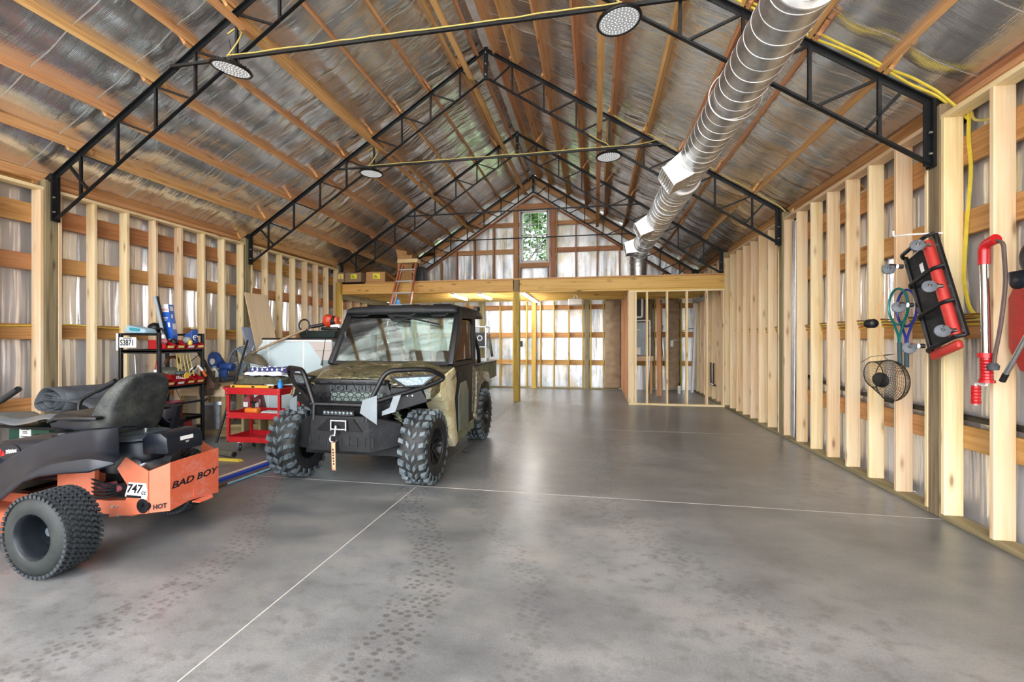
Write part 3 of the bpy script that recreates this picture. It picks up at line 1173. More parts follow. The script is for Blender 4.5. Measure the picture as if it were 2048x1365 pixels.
# headlamps in black surrounds
for sg in (-1, 1):
    pts = [(.44, 4.27, 1.115), (.85, 4.46, 1.135), (.74, 4.39, 1.03), (.58, 4.30, 1.025)]
    bk = [(p[0] * .98, p[1] + .07, p[2]) for p in pts]
    q0, q1 = [u(sg * p[0], p[1], p[2]) for p in pts], [u(sg * p[0], p[1], p[2]) for p in bk]
    lamp = G().hexa(q0[::sg], q1[::sg]).build('headlamp', M_LENS, buggy, 20, .008, 2)
    g = G()
    for k in range(4):
        g.beam(q0[k], q0[(k + 1) % 4], .018, .03, (0, 1, 0))
    g.build('bezel', M_BLK2, lamp, 0)
    g = G().hexa([u(sg * .40, 4.24, .74), u(sg * .80, 4.40, .86), u(sg * .80, 4.50, .86), u(sg * .40, 4.36, .74)][::sg],
                 [u(sg * .44, 4.25, 1.02), u(sg * .72, 4.36, 1.01), u(sg * .72, 4.46, 1.01), u(sg * .44, 4.36, 1.02)][::sg])
    g.build('lamp_surround', M_BLK2, buggy, 30, .01, 1)
    for k in range(2):
        G().cyl(u(sg * (.60 + .045 * k), 4.318 + .02 * k, .93), u(sg * (.60 + .045 * k), 4.31 + .02 * k, .93), .009, 8).build('rivet', M_WHITE, lamp, 0)
# brush guard of bent tube
for sg in (-1, 1):
    pts = fillet([u(sg * .30, 4.07, .86), u(sg * .46, 4.12, 1.20), u(sg * .82, 4.36, 1.205), u(sg * .94, 4.56, 1.10), u(sg * .78, 4.42, 1.02), u(sg * .34, 4.08, .885)], .10, 6)
    G().tube(pts, .024, 12).build('guard_tube', M_BLK, buggy)
G().tube([u(-.33, 4.07, .855), u(.33, 4.07, .855)], .024, 12).build('cross_tube', M_BLK, buggy)
for sg in (-1, 1):
    G().tube([u(sg * .29, 4.06, .86), u(sg * .29, 4.05, .70)], .022, 10).build('guard_leg', M_BLK, buggy)
# winch bumper: flat middle, sides swept back
g = G().prism([(UX - .32, .745), (UX + .32, .745), (UX + .34, .40), (UX - .34, .40)], 4.04, 4.10, 'Y')
for sg in (-1, 1):
    a_ = [u(sg * .32, 4.04, .745), u(sg * .57, 4.24, .66), u(sg * .58, 4.24, .43), u(sg * .34, 4.04, .40)]
    b_ = [(p[0] - sg * .02, p[1] + .06, p[2]) for p in a_]
    g.hexa(a_[::sg], b_[::sg])
bump_ = g.build('bumper', M_BUMP, buggy, 30, .008, 1)
for x in [-.33 + .085 * i for i in range(9)]:
    G().bb(UX + x, 4.034, .45, UX + x + .02, 4.041, .54).build('vent_slot', M_RUB, bump_, 0)
G().hexa([u(-.25, 4.03, .60), u(.25, 4.03, .60), u(.25, 4.06, .60), u(-.25, 4.06, .60)], [u(-.12, 4.02, .72), u(.16, 4.02, .72), u(.16, 4.06, .72), u(-.12, 4.06, .72)]).build('fairlead_plate', M_BLK, bump_, 0)
g = G()
for x in (-.07, .09):
    g.cyl(u(x, 4.005, .61), u(x, 4.005, .715), .012, 10)
for z in (.62, .705):
    g.cyl(u(-.07, 4.005, z), u(.09, 4.005, z), .012, 10)
g.build('fairlead_rollers', M_CHROME, bump_)
g = G().tube(arc(u(-.035, 3.99, .53), .036, math.radians(60), math.radians(350), 14, 'XZ'), .009, 8)
g.tube([u(-.02, 3.99, .56), u(-.01, 3.995, .66)], .012, 8)
g.build('winch_hook', M_CHROME, bump_)
st = G().grid(lambda a, v: u(-.052 + .042 * a + .012 * v, 3.985 - .01 * v, .50 - .275 * v), 2, 8).build('hook_strap', M_STRAP, bump_, 40, 0, 2, .004)
for k in range(6):
    G().bb(UX - .034 + .0015 * k, 3.972 + 0, .42 - .028 * k, UX - .022 + .0015 * k, 3.976, .435 - .028 * k).build('strap_print', M_RUB, bump_, 0)
# folded silver brackets each side of the bumper
for sg in (1, -1):
    g = G().prism([(UX + sg * .24, .79), (UX + sg * .27, .915), (UX + sg * .42, .965), (UX + sg * .42, .68)], 4.005, 4.015, 'Y') if sg > 0 else \
        G().prism([(UX - .56, .80), (UX - .56, .90), (UX - .48, .94), (UX - .48, .78)], 4.05, 4.06, 'Y')
    g.build('bracket_plate', M_SILV, buggy, 0)
G().prism([(UX + .44, .76), (UX + .44, .80), (UX + .52, .84), (UX + .56, .95), (UX + .64, .97), (UX + .58, .80)], 4.07, 4.08, 'Y').build('bracket_plate', M_SILV, buggy, 0)
# light bar: housing and ten diodes
lb = G().bb(UX - .17, 4.015, .752, UX + .17, 4.06, .805).build('light_bar', M_BLK2, buggy, 30, .006, 1)
for i in range(8):
    G().ell((UX - .144 + .041 * i, 4.012, .78), (.017, .008, .018), 10, 6).build('diode', M_LENS, lb)
# chassis, arms and shocks
g = G().bb(UX - .55, 4.3, .30, UX + .55, 7.35, .40).bb(UX - .42, 4.2, .40, UX + .42, 5.2, .62)
g.build('chassis', M_BUMP, buggy, 0)
for sg in (-1, 1):
    for y in (4.45, 6.6):
        g = G().beam(u(sg * .32, y - .12, .40), u(sg * .62, y, .36), .05, .10).beam(u(sg * .32, y + .16, .42), u(sg * .62, y + .02, .37), .04, .05)
        g.build('control_arm', M_MUDG if y < 5 else M_BLK, buggy, 0)
        pts = [(sg * (.40 + .19 * (t / 60)) + .038 * math.cos(t * .84), y - .05 + .038 * math.sin(t * .84), .80 - .36 * t / 60) for t in range(61)]
        sh = G().tube([u(sg * .39, y - .05, .86), u(sg * .60, y - .05, .40)], .020, 10).build('shock_absorber', M_MUDG, buggy)
        G().tube([u(*p) for p in pts], .007, 6).build('spring', M_MUDG, sh)
        G().cyl(u(sg * .52, y, .385), u(sg * .70, y, .385), .075, 16).build('brake_drum', M_SILV if y < 5 else M_BLK, buggy)
# cab: pillars, screen, roof
for sg in (-1, 1):
    g = G().beam(u(sg * .795, 5.13, 1.20), u(sg * .765, 5.55, 1.89), .07, .06, (0, 1, .3))
    g.build('pillar', M_BLK, buggy, 30, .012, 2)
    G().beam(u(sg * .77, 6.22, .6), u(sg * .765, 6.20, 1.87), .07, .06, (0, 1, 0)).build('rear_pillar', M_BLK, buggy, 30, .012, 2)
    G().tube([u(sg * .72, 6.25, 1.76), u(sg * .74, 6.62, 1.35), u(sg * .74, 6.7, 1.0)], .028, 10).build('roll_bar', M_BLK, buggy)
g = G()
fr_ = [(-.77, 5.14, 1.215), (.77, 5.14, 1.215), (.745, 5.535, 1.875), (-.745, 5.535, 1.875)]
for k in range(4):
    g.beam(u(*fr_[k]), u(*fr_[(k + 1) % 4]), .055, .04, (0, -1, .6))
scr = g.build('windscreen_frame', M_BLK2, buggy, 30, .01, 1)
gl = [u(-.75, 5.15, 1.23), u(.75, 5.15, 1.23), u(.73, 5.53, 1.865), u(-.73, 5.53, 1.865)]
G().hexa(gl, [(p[0], p[1] - .006, p[2] + .004) for p in gl]).build('windscreen', M_CABG, scr, 0)
sl = Vector((0, .395, .66)).normalized()
nf = Vector((0, -.66, .395)).normalized()


def onscr(x, d, off=.02):
    """point d below the screen's top edge"""
    p = Vector((UX + x, 5.535, 1.875)) - sl * d + nf * off
    return p


def tab(pts, th, name):
    a = [onscr(x, d, .008) for x, d in pts]
    b = [onscr(x, d, .008 + th) for x, d in pts]
    n = len(pts)
    g = G().add(a + b, [tuple(range(n - 1, -1, -1)), tuple(range(n, 2 * n))] + [(i, (i + 1) % n, n + (i + 1) % n, n + i) for i in range(n)])
    return g.build(name, M_BLK, scr, 30, .006, 1)


tab([(-.26, .0), (-.13, .135), (.09, .135), (.24, .0)], .03, 'visor_tab')
tab([(-.72, .0), (-.70, .075), (-.50, .075), (-.40, .0)], .02, 'visor_tab')
tab([(.36, .0), (.42, .085), (.60, .085), (.68, .0)], .02, 'visor_tab')
g = G().cyl(onscr(-.06, .10, .045), onscr(-.06, .10, .08), .022, 12).beam(onscr(-.06, .10, .075), onscr(.20, .135, .06), .02, .014, nf)
g.beam(onscr(.06, .105, .05), onscr(.56, .22, .03), .016, .02, nf)
g.build('wiper', M_RUB, scr, 0)


def roofsec(y, hw, z0, z1, r):
    return [u(-hw, y, z0), u(-hw, y, z1 - r), u(-hw + r * .35, y, z1 - r * .3), u(-hw + r * 1.4, y, z1), u(-hw * .3, y, z1 + .015), u(hw * .3, y, z1 + .015), u(hw - r * 1.4, y, z1), u(hw - r * .35, y, z1 - r * .3), u(hw, y, z1 - r), u(hw, y, z0)]


g = G().loft([roofsec(5.44, .74, 1.865, 1.90, .02), roofsec(5.47, .775, 1.855, 1.935, .05), roofsec(5.6, .79, 1.85, 1.957, .06), roofsec(6.1, .80, 1.845, 1.965, .06), roofsec(6.62, .79, 1.84, 1.945, .06), roofsec(6.75, .77, 1.83, 1.91, .05)])
roof_ = g.build('roof', muddy('roof_plastic', '141517', '3a3a38', .5, .75, 4), buggy, 40, .006, 1)
for x in (-.45, .05, .5):
    G().bb(UX + x - .13, 5.65, 1.965, UX + x + .13, 6.5, 1.985).build('roof_rib', M_BLK2, roof_, 30, .01, 1)
G().bb(UX + .74, 6.35, 1.93, UX + .80, 6.5, 2.0).build('beacon', M_BLK2, roof_, 30, .008, 1)
# doors: lower panel, upper frame with clear vinyl, raised hexagon and latch
for sg in (-1, 1):
    X0, X1 = UX + sg * .765, UX + sg * .805
    low = [(5.13, 1.19), (5.14, .98), (5.26, .55), (5.27, .22), (6.02, .26), (6.14, .6), (6.17, 1.1), (6.17, 1.19)]
    d = G().prism(low, X0, X1, 'X').build('door', M_DOOR, buggy, 30, .012, 2)
    G().prism([(5.38, .34), (5.36, .80), (5.46, .96), (5.70, .97), (5.80, .82), (5.80, .36)], X1, X1 + sg * .02, 'X').build('door_panel', muddy('door_panel', '6b7268', '8f8d78', .4, .7, 3), d, 30, .008, 1)
    G().prism([(5.30, .24), (6.02, .28), (6.08, .40), (5.30, .36)], X1, X1 + sg * .025, 'X').build('sill', M_MUDG, d, 30, .006, 1)
    G().prism([(6.02, .5), (6.16, .7), (6.17, 1.10), (6.05, 1.14)], X1, X1 + sg * .012, 'X').build('camo_strip', M_CAMO, d, 0)
    fo = [(5.16, 1.17), (5.54, 1.86), (6.12, 1.86), (6.20, 1.78), (6.18, 1.17)]
    fi = [(5.27, 1.23), (5.58, 1.79), (6.06, 1.80), (6.11, 1.72), (6.10, 1.23)]
    g = G()
    for k in range(5):
        a, b, c_, e = fo[k], fo[(k + 1) % 5], fi[(k + 1) % 5], fi[k]
        g.prism([a, b, c_, e], X0, X1, 'X')
    uf = g.build('upper_door_frame', M_DOOR, buggy, 0)
    # slightly rippled vinyl
    def vin(a, v, X=(X0 + X1) / 2, sg=sg):
        y = 5.25 + (6.12 - 5.25) * a
        z0, z1 = 1.21, min(1.80, 1.21 + (y - 5.20) / (5.56 - 5.20) * .56 + .06)
        z = z0 + (z1 - z0) * v
        return (X + sg * .008 * noise.noise(Vector((y * 9, z * 2, 3))), y, z)
    G().grid(vin, 18, 10).build('vinyl_window', M_VINYLC, uf, 40, 0, 2, .002)
    g = G()
    for k in range(3):
        g.beam((X1 + sg * .012, 5.36 + .05 * k, 1.02), (X1 + sg * .012, 5.39 + .05 * k, 1.10), .02, .016, (sg, 0, 0))
    g.build('door_latch', M_BLK, d, 0)
# cab interior
g = G().bb(UX - .74, 5.16, 1.02, UX + .74, 5.42, 1.17)
g.build('dashboard', M_BLK2, buggy, 30, .04, 3)
for x in (-.45, .0, .42):
    g = G().bb(UX + x - .20, 5.65, .72, UX + x + .20, 6.05, .84).hexa([u(x - .2, 6.0, .8), u(x + .2, 6.0, .8), u(x + .2, 6.1, .8), u(x - .2, 6.1, .8)], [u(x - .17, 6.1, 1.35), u(x + .17, 6.1, 1.35), u(x + .17, 6.18, 1.35), u(x - .17, 6.18, 1.35)])
    g.build('seat', M_BLK2, buggy, 30, .03, 2)
g = G().tube(arc(u(-.42, 5.50, 1.17), .17, 0, 2 * PI, 24, 'XZ')[:-1], .014, 8, True)
g.beam(u(-.42, 5.50, 1.0), u(-.42, 5.50, 1.34), .02, .02).beam(u(-.59, 5.50, 1.17), u(-.25, 5.50, 1.17), .02, .02, (0, 1, 0)).cyl(u(-.42, 5.5, 1.17), u(-.42, 5.3, 1.08), .02)
g.build('steering_wheel', M_BLK2, buggy)
G().bb(UX - .74, 6.19, .5, UX + .74, 6.22, 1.15).build('rear_panel', M_BLK2, buggy, 0)
G().bb(UX - .13, 5.52, 1.68, UX + .10, 5.56, 1.76).build('rear_mirror', M_BLK2, buggy, 30, .01, 2)
G().bb(UX - .74, 6.195, 1.15, UX + .74, 6.20, 1.85).build('rear_window', M_VINYLC, buggy, 0)
# cargo bed
g = G().bb(UX - .78, 6.28, .86, UX + .78, 7.62, .90)
for a, b, c_, e in ((-.80, -.77, 6.28, 7.62), (.77, .80, 6.28, 7.62), (-.8, .8, 6.28, 6.31), (-.8, .8, 7.59, 7.62)):
    g.bb(UX + a, c_, .88, UX + b, e, 1.13)
bed = g.build('cargo_bed', M_MUDG, buggy, 30, .01, 1)
for sg in (-1, 1):
    G().tube([u(sg * .785, 6.28, 1.14), u(sg * .785, 7.62, 1.14)], .022, 8).build('bed_rail', M_BLK2, bed)
# whip antenna, cowl side mirror
g = G().tube([u(-.82, 4.98, 1.19), u(-.81, 4.98, 1.26)], [.016, .008], 8).tube([u(-.81, 4.98, 1.25), u(-.765, 4.99, 1.60)], [.006, .003], 6)
g.build('antenna', M_BLK2, buggy)
g = G().bb(UX - .74, 5.33, 1.42, UX - .70, 5.36, 1.62)
g.build('grab_handle', M_BLK2, buggy, 30, .012, 2)
# ------------------------------------------------------------------ zero-turn mower, its tail towards the room
M_NAVY = plain('dark_blue_plastic', '121821', .36, 0, .08, 5)
M_SEAT = muddy('worn_seat_vinyl', '1e2123', '565850', .40, .70, 6)
M_TURF = plain('turf_tread', '2f3437', .6, 0, .25, 14)
M_WALL = muddy('turf_sidewall', '191d1f', '2b322d', .4, .65, 6)
M_OFADE = muddy('faded_orange', 'd3623f', 'd58f80', .5, .72, 7)
M_DECAL = plain('white_decal', 'e9e7e2', .4, 0, .04)
M_INK = plain('black_ink', '16161a', .5, 0, .05)
M_ENG = plain('engine_black', '141619', .4, .1, .2)
M_GRIL = plain('engine_grille', '4c555a', .45, .3, .15)
MY = 2.95
mower = thing('riding_mower', 'orange and dark blue riding mower with worn seat, parked tail towards the room', 'mower', (-3.7, MY, 0))


def mower_wheel(sy):
    W, R = .215, .268
    c = (-3.445 if sy < 0 else -3.60, MY + (-.555 if sy < 0 else .26), R + .002)
    ax = (0, sy, 0)
    prof = [(.135, .03), (.14, .005), (.175, -.012), (.215, -.004), (.243, .01), (.254, .03), (.259, W / 2), (.254, W - .03), (.243, W - .01), (.215, W + .006), (.175, W + .014), (.146, W + .004), (.14, W - .02)]
    ty = G().lathe(prof, c, ax, 48, False, False).build('wheel', M_WALL, mower, 40)
    g = G()
    N = 46
    rows = [(.0, .034), (.04, .071), (.076, .105), (.11, .139), (.144, .175), (.181, W)]
    for j, (b0, b1) in enumerate(rows):
        for i in range(N):
            a = 2 * PI * (i + (.5 if j % 2 else 0)) / N
            s = 2 * PI / N
            r1 = .269 if 0 < j < 5 else .264
            r0 = .25 if 0 < j < 5 else .243

            def P(t, an, r):
                return (c[0] + math.cos(an) * r, c[1] + sy * t, c[2] + math.sin(an) * r)
            e = s * .09
            k = s * .35
            bm = (b0 + b1) / 2
            for q0, q1, k0, k1 in ((b0, bm, 0, k), (bm, b1, k, k * .6)):     # S-shaped block in two halves
                g.hexa([P(q0, a + k0, r0), P(q1, a + k1, r0), P(q1, a + k1 + s * .7, r0), P(q0, a + k0 + s * .7, r0)],
                       [P(q0, a + k0 + e, r1), P(q1, a + k1 + e, r1), P(q1, a + k1 + s * .7 - e, r1), P(q0, a + k0 + s * .7 - e, r1)])
    g.build('tread', M_TURF, ty, 0)
    g = G().lathe([(.136, W - .01), (.147, W + .006), (.138, W - .004), (.130, W - .04), (.127, W - .15), (.092, W - .155), (.090, W - .10), (.078, W - .09), (.073, W - .155), (.0, W - .16)], c, ax, 36, False, False)
    g.lathe([(.136, .02), (.126, .04), (.126, .05), (.0, .052)], c, ax, 30, False, False)
    rim = g.build('rim', plain('rim_black', '22262b', .3, .2, .1), ty)
    g = G()
    for i in range(5):
        a = 2 * PI * i / 5 + .4
        p = Vector((c[0] + math.cos(a) * .05, c[1] + sy * (W - .16), c[2] + math.sin(a) * .05))
        g.cyl(p, p + Vector((0, sy * .03, 0)), .011, 8)
    g.cyl((c[0], c[1] + sy * (W - .165), c[2]), (c[0], c[1] + sy * (W - .085), c[2]), .03, 12)
    g.build('lug_nuts', M_GRIL, ty)


mower_wheel(-1)
mower_wheel(1)
# ---- orange tail guard: end plate, folded corner, side plate
XE = -3.05
end_pl = G().prism([(2.74, .255), (2.90, .275), (3.165, .25), (3.165, .615), (2.74, .605)], XE - .008, XE, 'X').build('tail_plate', M_OFADE, mower, 0)
for sy in (-1, 1):
    Y = lambda y, sy=sy: MY + sy * y
    g = G()
    c0, c1 = (XE, Y(.21)), (-3.134, Y(.294))
    g.hexa([(c0[0], c0[1], .255), (c1[0], c1[1], .265), (c1[0] - .006, c1[1] - sy * .006, .265), (c0[0] - .006, c0[1] - sy * .006, .255)][::-sy],
           [(c0[0], c0[1], .605), (c1[0], c1[1], .565), (c1[0] - .006, c1[1] - sy * .006, .565), (c0[0] - .006, c0[1] - sy * .006, .605)][::-sy])
    g.build('corner_plate', M_ORNG, mower, 0)
    poly = [(-3.134, .565), (-3.30, .64), (-3.30, .265), (-3.134, .265)] if sy > 0 else [(-3.134, .565), (-3.33, .655), (-3.405, .57), (-3.30, .44), (-3.33, .345), (-3.46, .335), (-3.475, .215), (-3.134, .265)]
    sp = G().prism(poly, Y(.294), Y(.302), 'Y').build('side_plate', M_ORNG, mower, 0)
    if sy < 0:
        near_plate = sp
# lettering cut in the tail plate, numbers on the side plate
text('lettering', 'BAD BOY', .068, M_INK, mower, frame((XE + .001, 2.945, .435), (0, 1, 0.02), (0, 0, 1)), .001, .25, .0016, 1.36)
ys = Y_S = MY - .302
dec = G().prism([(-3.335, .375), (-3.30, .478), (-3.15, .478), (-3.138, .40), (-3.15, .362)], ys - .0015, ys, 'Y').build('decal', M_DECAL, mower, 0)
text('lettering', '747', .085, M_INK, dec, frame((-3.255, ys - .002, .432), (1, 0, 0), (0, 0, 1)), .0008, .25, .0022, 1.0)
text('lettering', 'cc', .05, M_INK, dec, frame((-3.172, ys - .002, .412), (1, 0, 0), (0, 0, 1)), .0008, .25, .001, 1.0)
text('lettering', 'V-TWIN', .018, M_INK, dec, frame((-3.24, ys - .002, .379), (1, 0, 0), (0, 0, 1)), .0008, .25, .0004, 1.4) if False else None
G().bb(-3.32, ys - .002, .368, -3.19, ys - .0015, .386).build('decal_stripe', M_INK, dec, 0)
text('lettering', 'HOT', .046, M_INK, mower, frame((-3.089, MY - .255, .30), (.707, -.0, .0) if False else (.707, .707, 0), (0, 0, 1)), .002, 0, .0015, .8)
# exhaust port and bolts
g = G().cyl((-3.178, ys - .003, .315), (-3.178, ys + .02, .315), .052, 24)
prt = g.build('exhaust_port', M_INK, mower)
G().cyl((-3.182, ys - .02, .33), (-3.182, ys + .1, .33), .02, 12).build('exhaust_pipe', M_ENG, prt)
for x, z in ((-3.44, .295), (-3.40, .298), (-3.39, .235)):
    G().cyl((x, ys - .008, z), (x, ys, z), .010, 8).build('bolt', M_ZINC, near_plate)
# hitch tongue
g = G().bb(XE, 2.93, .29, XE + .006, 3.04, .34)
g.hexa([(XE, 2.92, .255), (XE + .05, 2.94, .245), (XE + .05, 3.06, .245), (XE, 3.10, .255)], [(XE, 2.92, .262), (XE + .05, 2.94, .252), (XE + .05, 3.06, .252), (XE, 3.10, .262)])
g.build('hitch', M_OFADE, mower, 0)
# ---- frame rails and engine
g = G().bb(-4.75, MY - .27, .22, -3.3, MY - .21, .32).bb(-4.75, MY + .21, .22, -3.3, MY + .27, .32).bb(-3.75, MY - .27, .28, -3.68, MY + .27, .55).bb(-3.40, MY - .19, .28, -3.07, MY + .19, .31)
g.build('frame', M_ORNG, mower, 0)
G().prism([(-3.95, .30), (-3.62, .34), (-3.60, .60), (-3.72, .63), (-3.95, .50)], MY - .30, MY - .27, 'Y').build('frame_gusset', M_ORNG, mower, 0)
eng = G().bb(-3.80, MY - .17, .30, -3.15, MY + .17, .53).build('engine', M_ENG, mower, 30, .02, 1)
G().lathe([(.20, .50), (.245, .51), (.252, .56), (.25, .70), (.235, .725), (.20, .735), (.0, .735)], (-3.56, MY, 0), (0, 0, 1), 40).build('blower_housing', M_NAVY, eng)
g = G().lathe([(.215, .735), (.215, .75), (.18, .773), (.17, .77), (.16, .75), (.0, .75)], (-3.56, MY, 0), (0, 0, 1), 40)
scn = g.build('screen', M_GRIL, eng)
for i in range(15):
    x = -.154 + .022 * i
    hw = math.sqrt(max(0, .17 ** 2 - x * x))
    G().bb(-3.56 + x - .006, MY - hw, .757, -3.56 + x + .006, MY + hw, .777).build('slat', M_GRIL, eng, 0)
G().cyl((-3.50, MY - .01, .775), (-3.50, MY - .01, .805), .013, 10).build('cap_nut', M_ZINC, eng)
g = G().loft([[(x, y, z) for x, z in ((-3.32, .645), (-3.33, .76), (-3.28, .805), (-3.17, .81), (-3.11, .775), (-3.10, .66))] for y in (2.765, 2.775, 3.06, 3.07)])
cov = g.build('air_filter_cover', M_NAVY, eng, 30, .012, 2)
# label stuck to the slanting shoulder of the cover
lm = frame((-3.108, 2.93, .735), (0, 1, 0), (-.12, 0, 1))
G().bb(-.06, -.035, -.002, .06, .035, .002).xf(lm).build('label', M_INK, eng, 0)
G().bb(-.055, .002, .0, .055, .031, .003).xf(lm).build('label_panel', M_DECAL, eng, 0)
text('lettering', '747', .02, M_DECAL, eng, lm @ Matrix.Translation((0, -.016, .003)), .0004)
g = G()
for k in range(9):
    y = 2.68 + .03 * k
    a = Vector((-3.45 + .03 * math.sin(k * 2.1), y, .52))
    g.tube(fillet([a, a + Vector((.1, -.03, .05)), a + Vector((.18, .02, -.06)), a + Vector((.26, .0, -.1))], .05, 3), .006, 6)
g.build('wiring', M_INK, eng)
g = G().cyl((-3.22, 2.70, .56), (-3.22, 2.86, .56), .05, 16).cyl((-3.30, 2.67, .575), (-3.30, 2.70, .575), .055, 16)
g.build('silencer', M_GALV, eng)
G().prism([(2.78, .60), (2.84, .70), (2.88, .60)], -3.17, -3.10, 'X').build('engine_bracket', M_ENG, eng, 0)
for k in range(4):
    g = G().cyl((-3.66 + .08 * k, MY - .29, .40 + .02 * (k % 2)), (-3.62 + .08 * k, MY - .2, .42), .024, 10)
    g.build('hose_fitting', plain('red_fitting', 'a8545a', .4, 0, .1) if k % 2 else M_ENG, mower)
g = G()
for k in range(5):
    g.tube(fillet([(-3.72, MY - .27, .50 - .03 * k), (-3.58, MY - .31, .47 - .03 * k), (-3.45, MY - .29, .44 - .02 * k), (-3.32, MY - .25, .46)], .06, 4), .008, 6)
g.build('hydraulic_hose', M_INK, mower)
# ---- body: fenders over the wheels, console, seat
L1 = [(-4.9, .46), (-4.454, .534), (-4.332, .616), (-4.163, .699), (-3.974, .763), (-3.835, .806), (-3.607, .844), (-3.34, .872)]
L2 = [(-4.75, .30), (-4.165, .419), (-4.064, .514), (-3.826, .615), (-3.70, .652), (-3.564, .68), (-3.36, .712), (-3.158, .70)]
L3 = [(-4.7, .26), (-4.08, .378), (-3.879, .519), (-3.748, .564), (-3.66, .58), (-3.52, .60), (-3.32, .618), (-3.11, .682)]
for sy in (-1, 1):
    def Yp(d):
        return MY + sy * (d if sy < 0 else d * .86)
    rings = []
    sh = 0 if sy < 0 else -.40
    for (x1, z1), (x2, z2), (x3, z3) in zip(L1, L2, L3):
        x1, x2, x3 = x1 + sh, x2 + sh, x3 + sh
        rings.append([(x1, Yp(.20), z1 - .01), (x1, Yp(.31), z1 + .008), (x1, Yp(.345), z1), ((x1 * .75 + x2 * .25), Yp(.375), z1 * .75 + z2 * .25 - .02), ((x1 + 3 * x2) / 4, Yp(.445), z2 + .03), (x2, Yp(.47), z2 + .008), (x2 * .5 + x3 * .5, Yp(.535), z2 - .008), (x3, Yp(.55), z3 + .012), (x3, Yp(.545), z3)])
    G().loft(rings, False).build('fender', M_NAVY, mower, 50, 0, 2, .008)
g = G().loft([[(x, MY - w, z0), (x, MY - w, z1 - .03), (x, MY - w + .04, z1), (x, MY + w - .04, z1), (x, MY + w, z1 - .03), (x, MY + w, z0)] for x, w, z0, z1 in ((-4.72, .26, .40, .66), (-4.55, .285, .40, .715), (-4.3, .29, .42, .735), (-4.05, .29, .45, .755), (-3.80, .26, .5, .80), (-3.62, .22, .55, .80))])
con = g.build('console', M_NAVY, mower, 40, .006, 1)
g = G().lathe([(.0, 0), (1, 0), (1, .004), (.0, .004)], (0, 0, 0), (0, 0, 1), 28)
lf = frame((-4.44, MY - .293, .645), (1, 0, .08), (0, 0, 1))
g.xf(lf @ Matrix.Diagonal((.125, .058, 1, 1)))
lg = g.build('badge', M_INK, mower, 0)
g = G()
for k, (a, b) in enumerate(((-.07, .0), (-.045, -.02), (-.09, -.012))):
    g.prism([(a - .02, b - .015), (a + .022, b - .01), (a + .012, b + .022), (a - .012, b + .026)], .004, .0055, 'Z')
g.xf(lf)
g.build('badge_mark', M_RED, lg, 0)
g = G()
for k in range(6):
    a = -.01 + .018 * k
    g.beam((a, -.018 + .002 * k, .005), (a + .014, .014 + .003 * (k % 2), .005), .006, .002, (0, 0, 1))
    g.beam((a, .010, .005), (a + .016, -.006, .005), .005, .002, (0, 0, 1))
g.xf(lf)
g.build('badge_script', M_DECAL, lg, 0)
# floor pan and deck ahead of the console (mostly beyond the picture's edge)
G().bb(-5.35, MY - .33, .24, -4.6, MY + .33, .28).build('foot_plate', M_BLK2, mower, 30, .01, 1)
G().bb(-4.95, MY - .62, .14, -4.05, MY + .38, .25).build('cutting_deck', M_ORNG, mower, 30, .03, 2)
for sy in (-1, 1):
    cw = G().lathe([(.0, -.07), (.05, -.07), (.11, -.06), (.135, -.03), (.14, 0), (.135, .03), (.11, .06), (.05, .07), (0, .07)], (-5.42, MY + sy * .42, .142), (0, 1, 0), 24).build('front_wheel', M_WALL, mower)
    G().tube([(-5.42, MY + sy * .52, .14), (-5.42, MY + sy * .52, .32), (-5.30, MY + sy * .34, .32), (-5.2, MY + sy * .3, .27)], .022, 8).build('caster_fork', M_ORNG, cw)
# seat: cushion, backrest shell, padded rear
g = G().loft([[(x, MY + s * w, z) for s, z in ((-1, z0), (-1, z1), (-.8, z1 + .03), (.8, z1 + .03), (1, z1), (1, z0))] for x, w, z0, z1 in ((-4.22, .17, .83, .87), (-4.16, .20, .81, .90), (-3.85, .215, .80, .89), (-3.62, .20, .79, .90))])
seat = g.build('seat_cushion', M_NAVY, mower, 40, .02, 3)


def backsec(z, hw, xb, th):
    r = .05
    return [(xb, MY - hw + r, z), (xb, MY + hw - r, z), (xb - r * .4, MY + hw - r * .3, z), (xb - th * .7, MY + hw, z), (xb - th, MY + hw - .03, z),
            (xb - th + .03, MY + hw * .5, z), (xb - th + .03, MY - hw * .5, z), (xb - th, MY - hw + .03, z), (xb - th * .7, MY - hw, z), (xb - r * .4, MY - hw + r * .3, z)]


secs = [(.735, .16, -3.63, .12), (.76, .215, -3.61, .19), (.83, .238, -3.59, .22), (.95, .245, -3.555, .21), (1.06, .235, -3.515, .18), (1.15, .212, -3.48, .14), (1.20, .18, -3.465, .11), (1.235, .13, -3.465, .08), (1.245, .06, -3.475, .04)]
G().loft([backsec(*s_) for s_ in secs]).build('backrest', M_SEAT, mower, 50, 0, 2, 0, 2)
for sy in (-1, 1):
    G().loft([[(x, MY + sy * .27 + dy, z + dz) for dy, dz in ((-.03, -.015), (.03, -.015), (.03, .012), (-.03, .012))] for x, z in ((-4.06, .885), (-4.0, .91), (-3.85, .92), (-3.60, .925))]).build('armrest', M_BLK2, mower, 40, .01, 2)
g = G().lathe([(.0, 0), (.095, 0), (.10, .015), (.09, .03), (.05, .034), (0, .034)], (-4.03, MY - .17, .765), (0, 0, 1), 12)
g.build('fuel_cap', M_BLK2, mower, 20)
for sy in (-1, 1):
    g = G().tube(fillet([(-4.55, MY + sy * .30, .55), (-4.62, MY + sy * .31, .95), (-4.42, MY + sy * .33, 1.05)], .08, 5), .016, 8)
    lv = g.build('control_lever', M_BLK, mower)
    G().tube([(-4.44, MY + sy * .33, 1.042), (-4.25, MY + sy * .345, 1.135)], .022, 12).build('grip', M_RUB, lv)
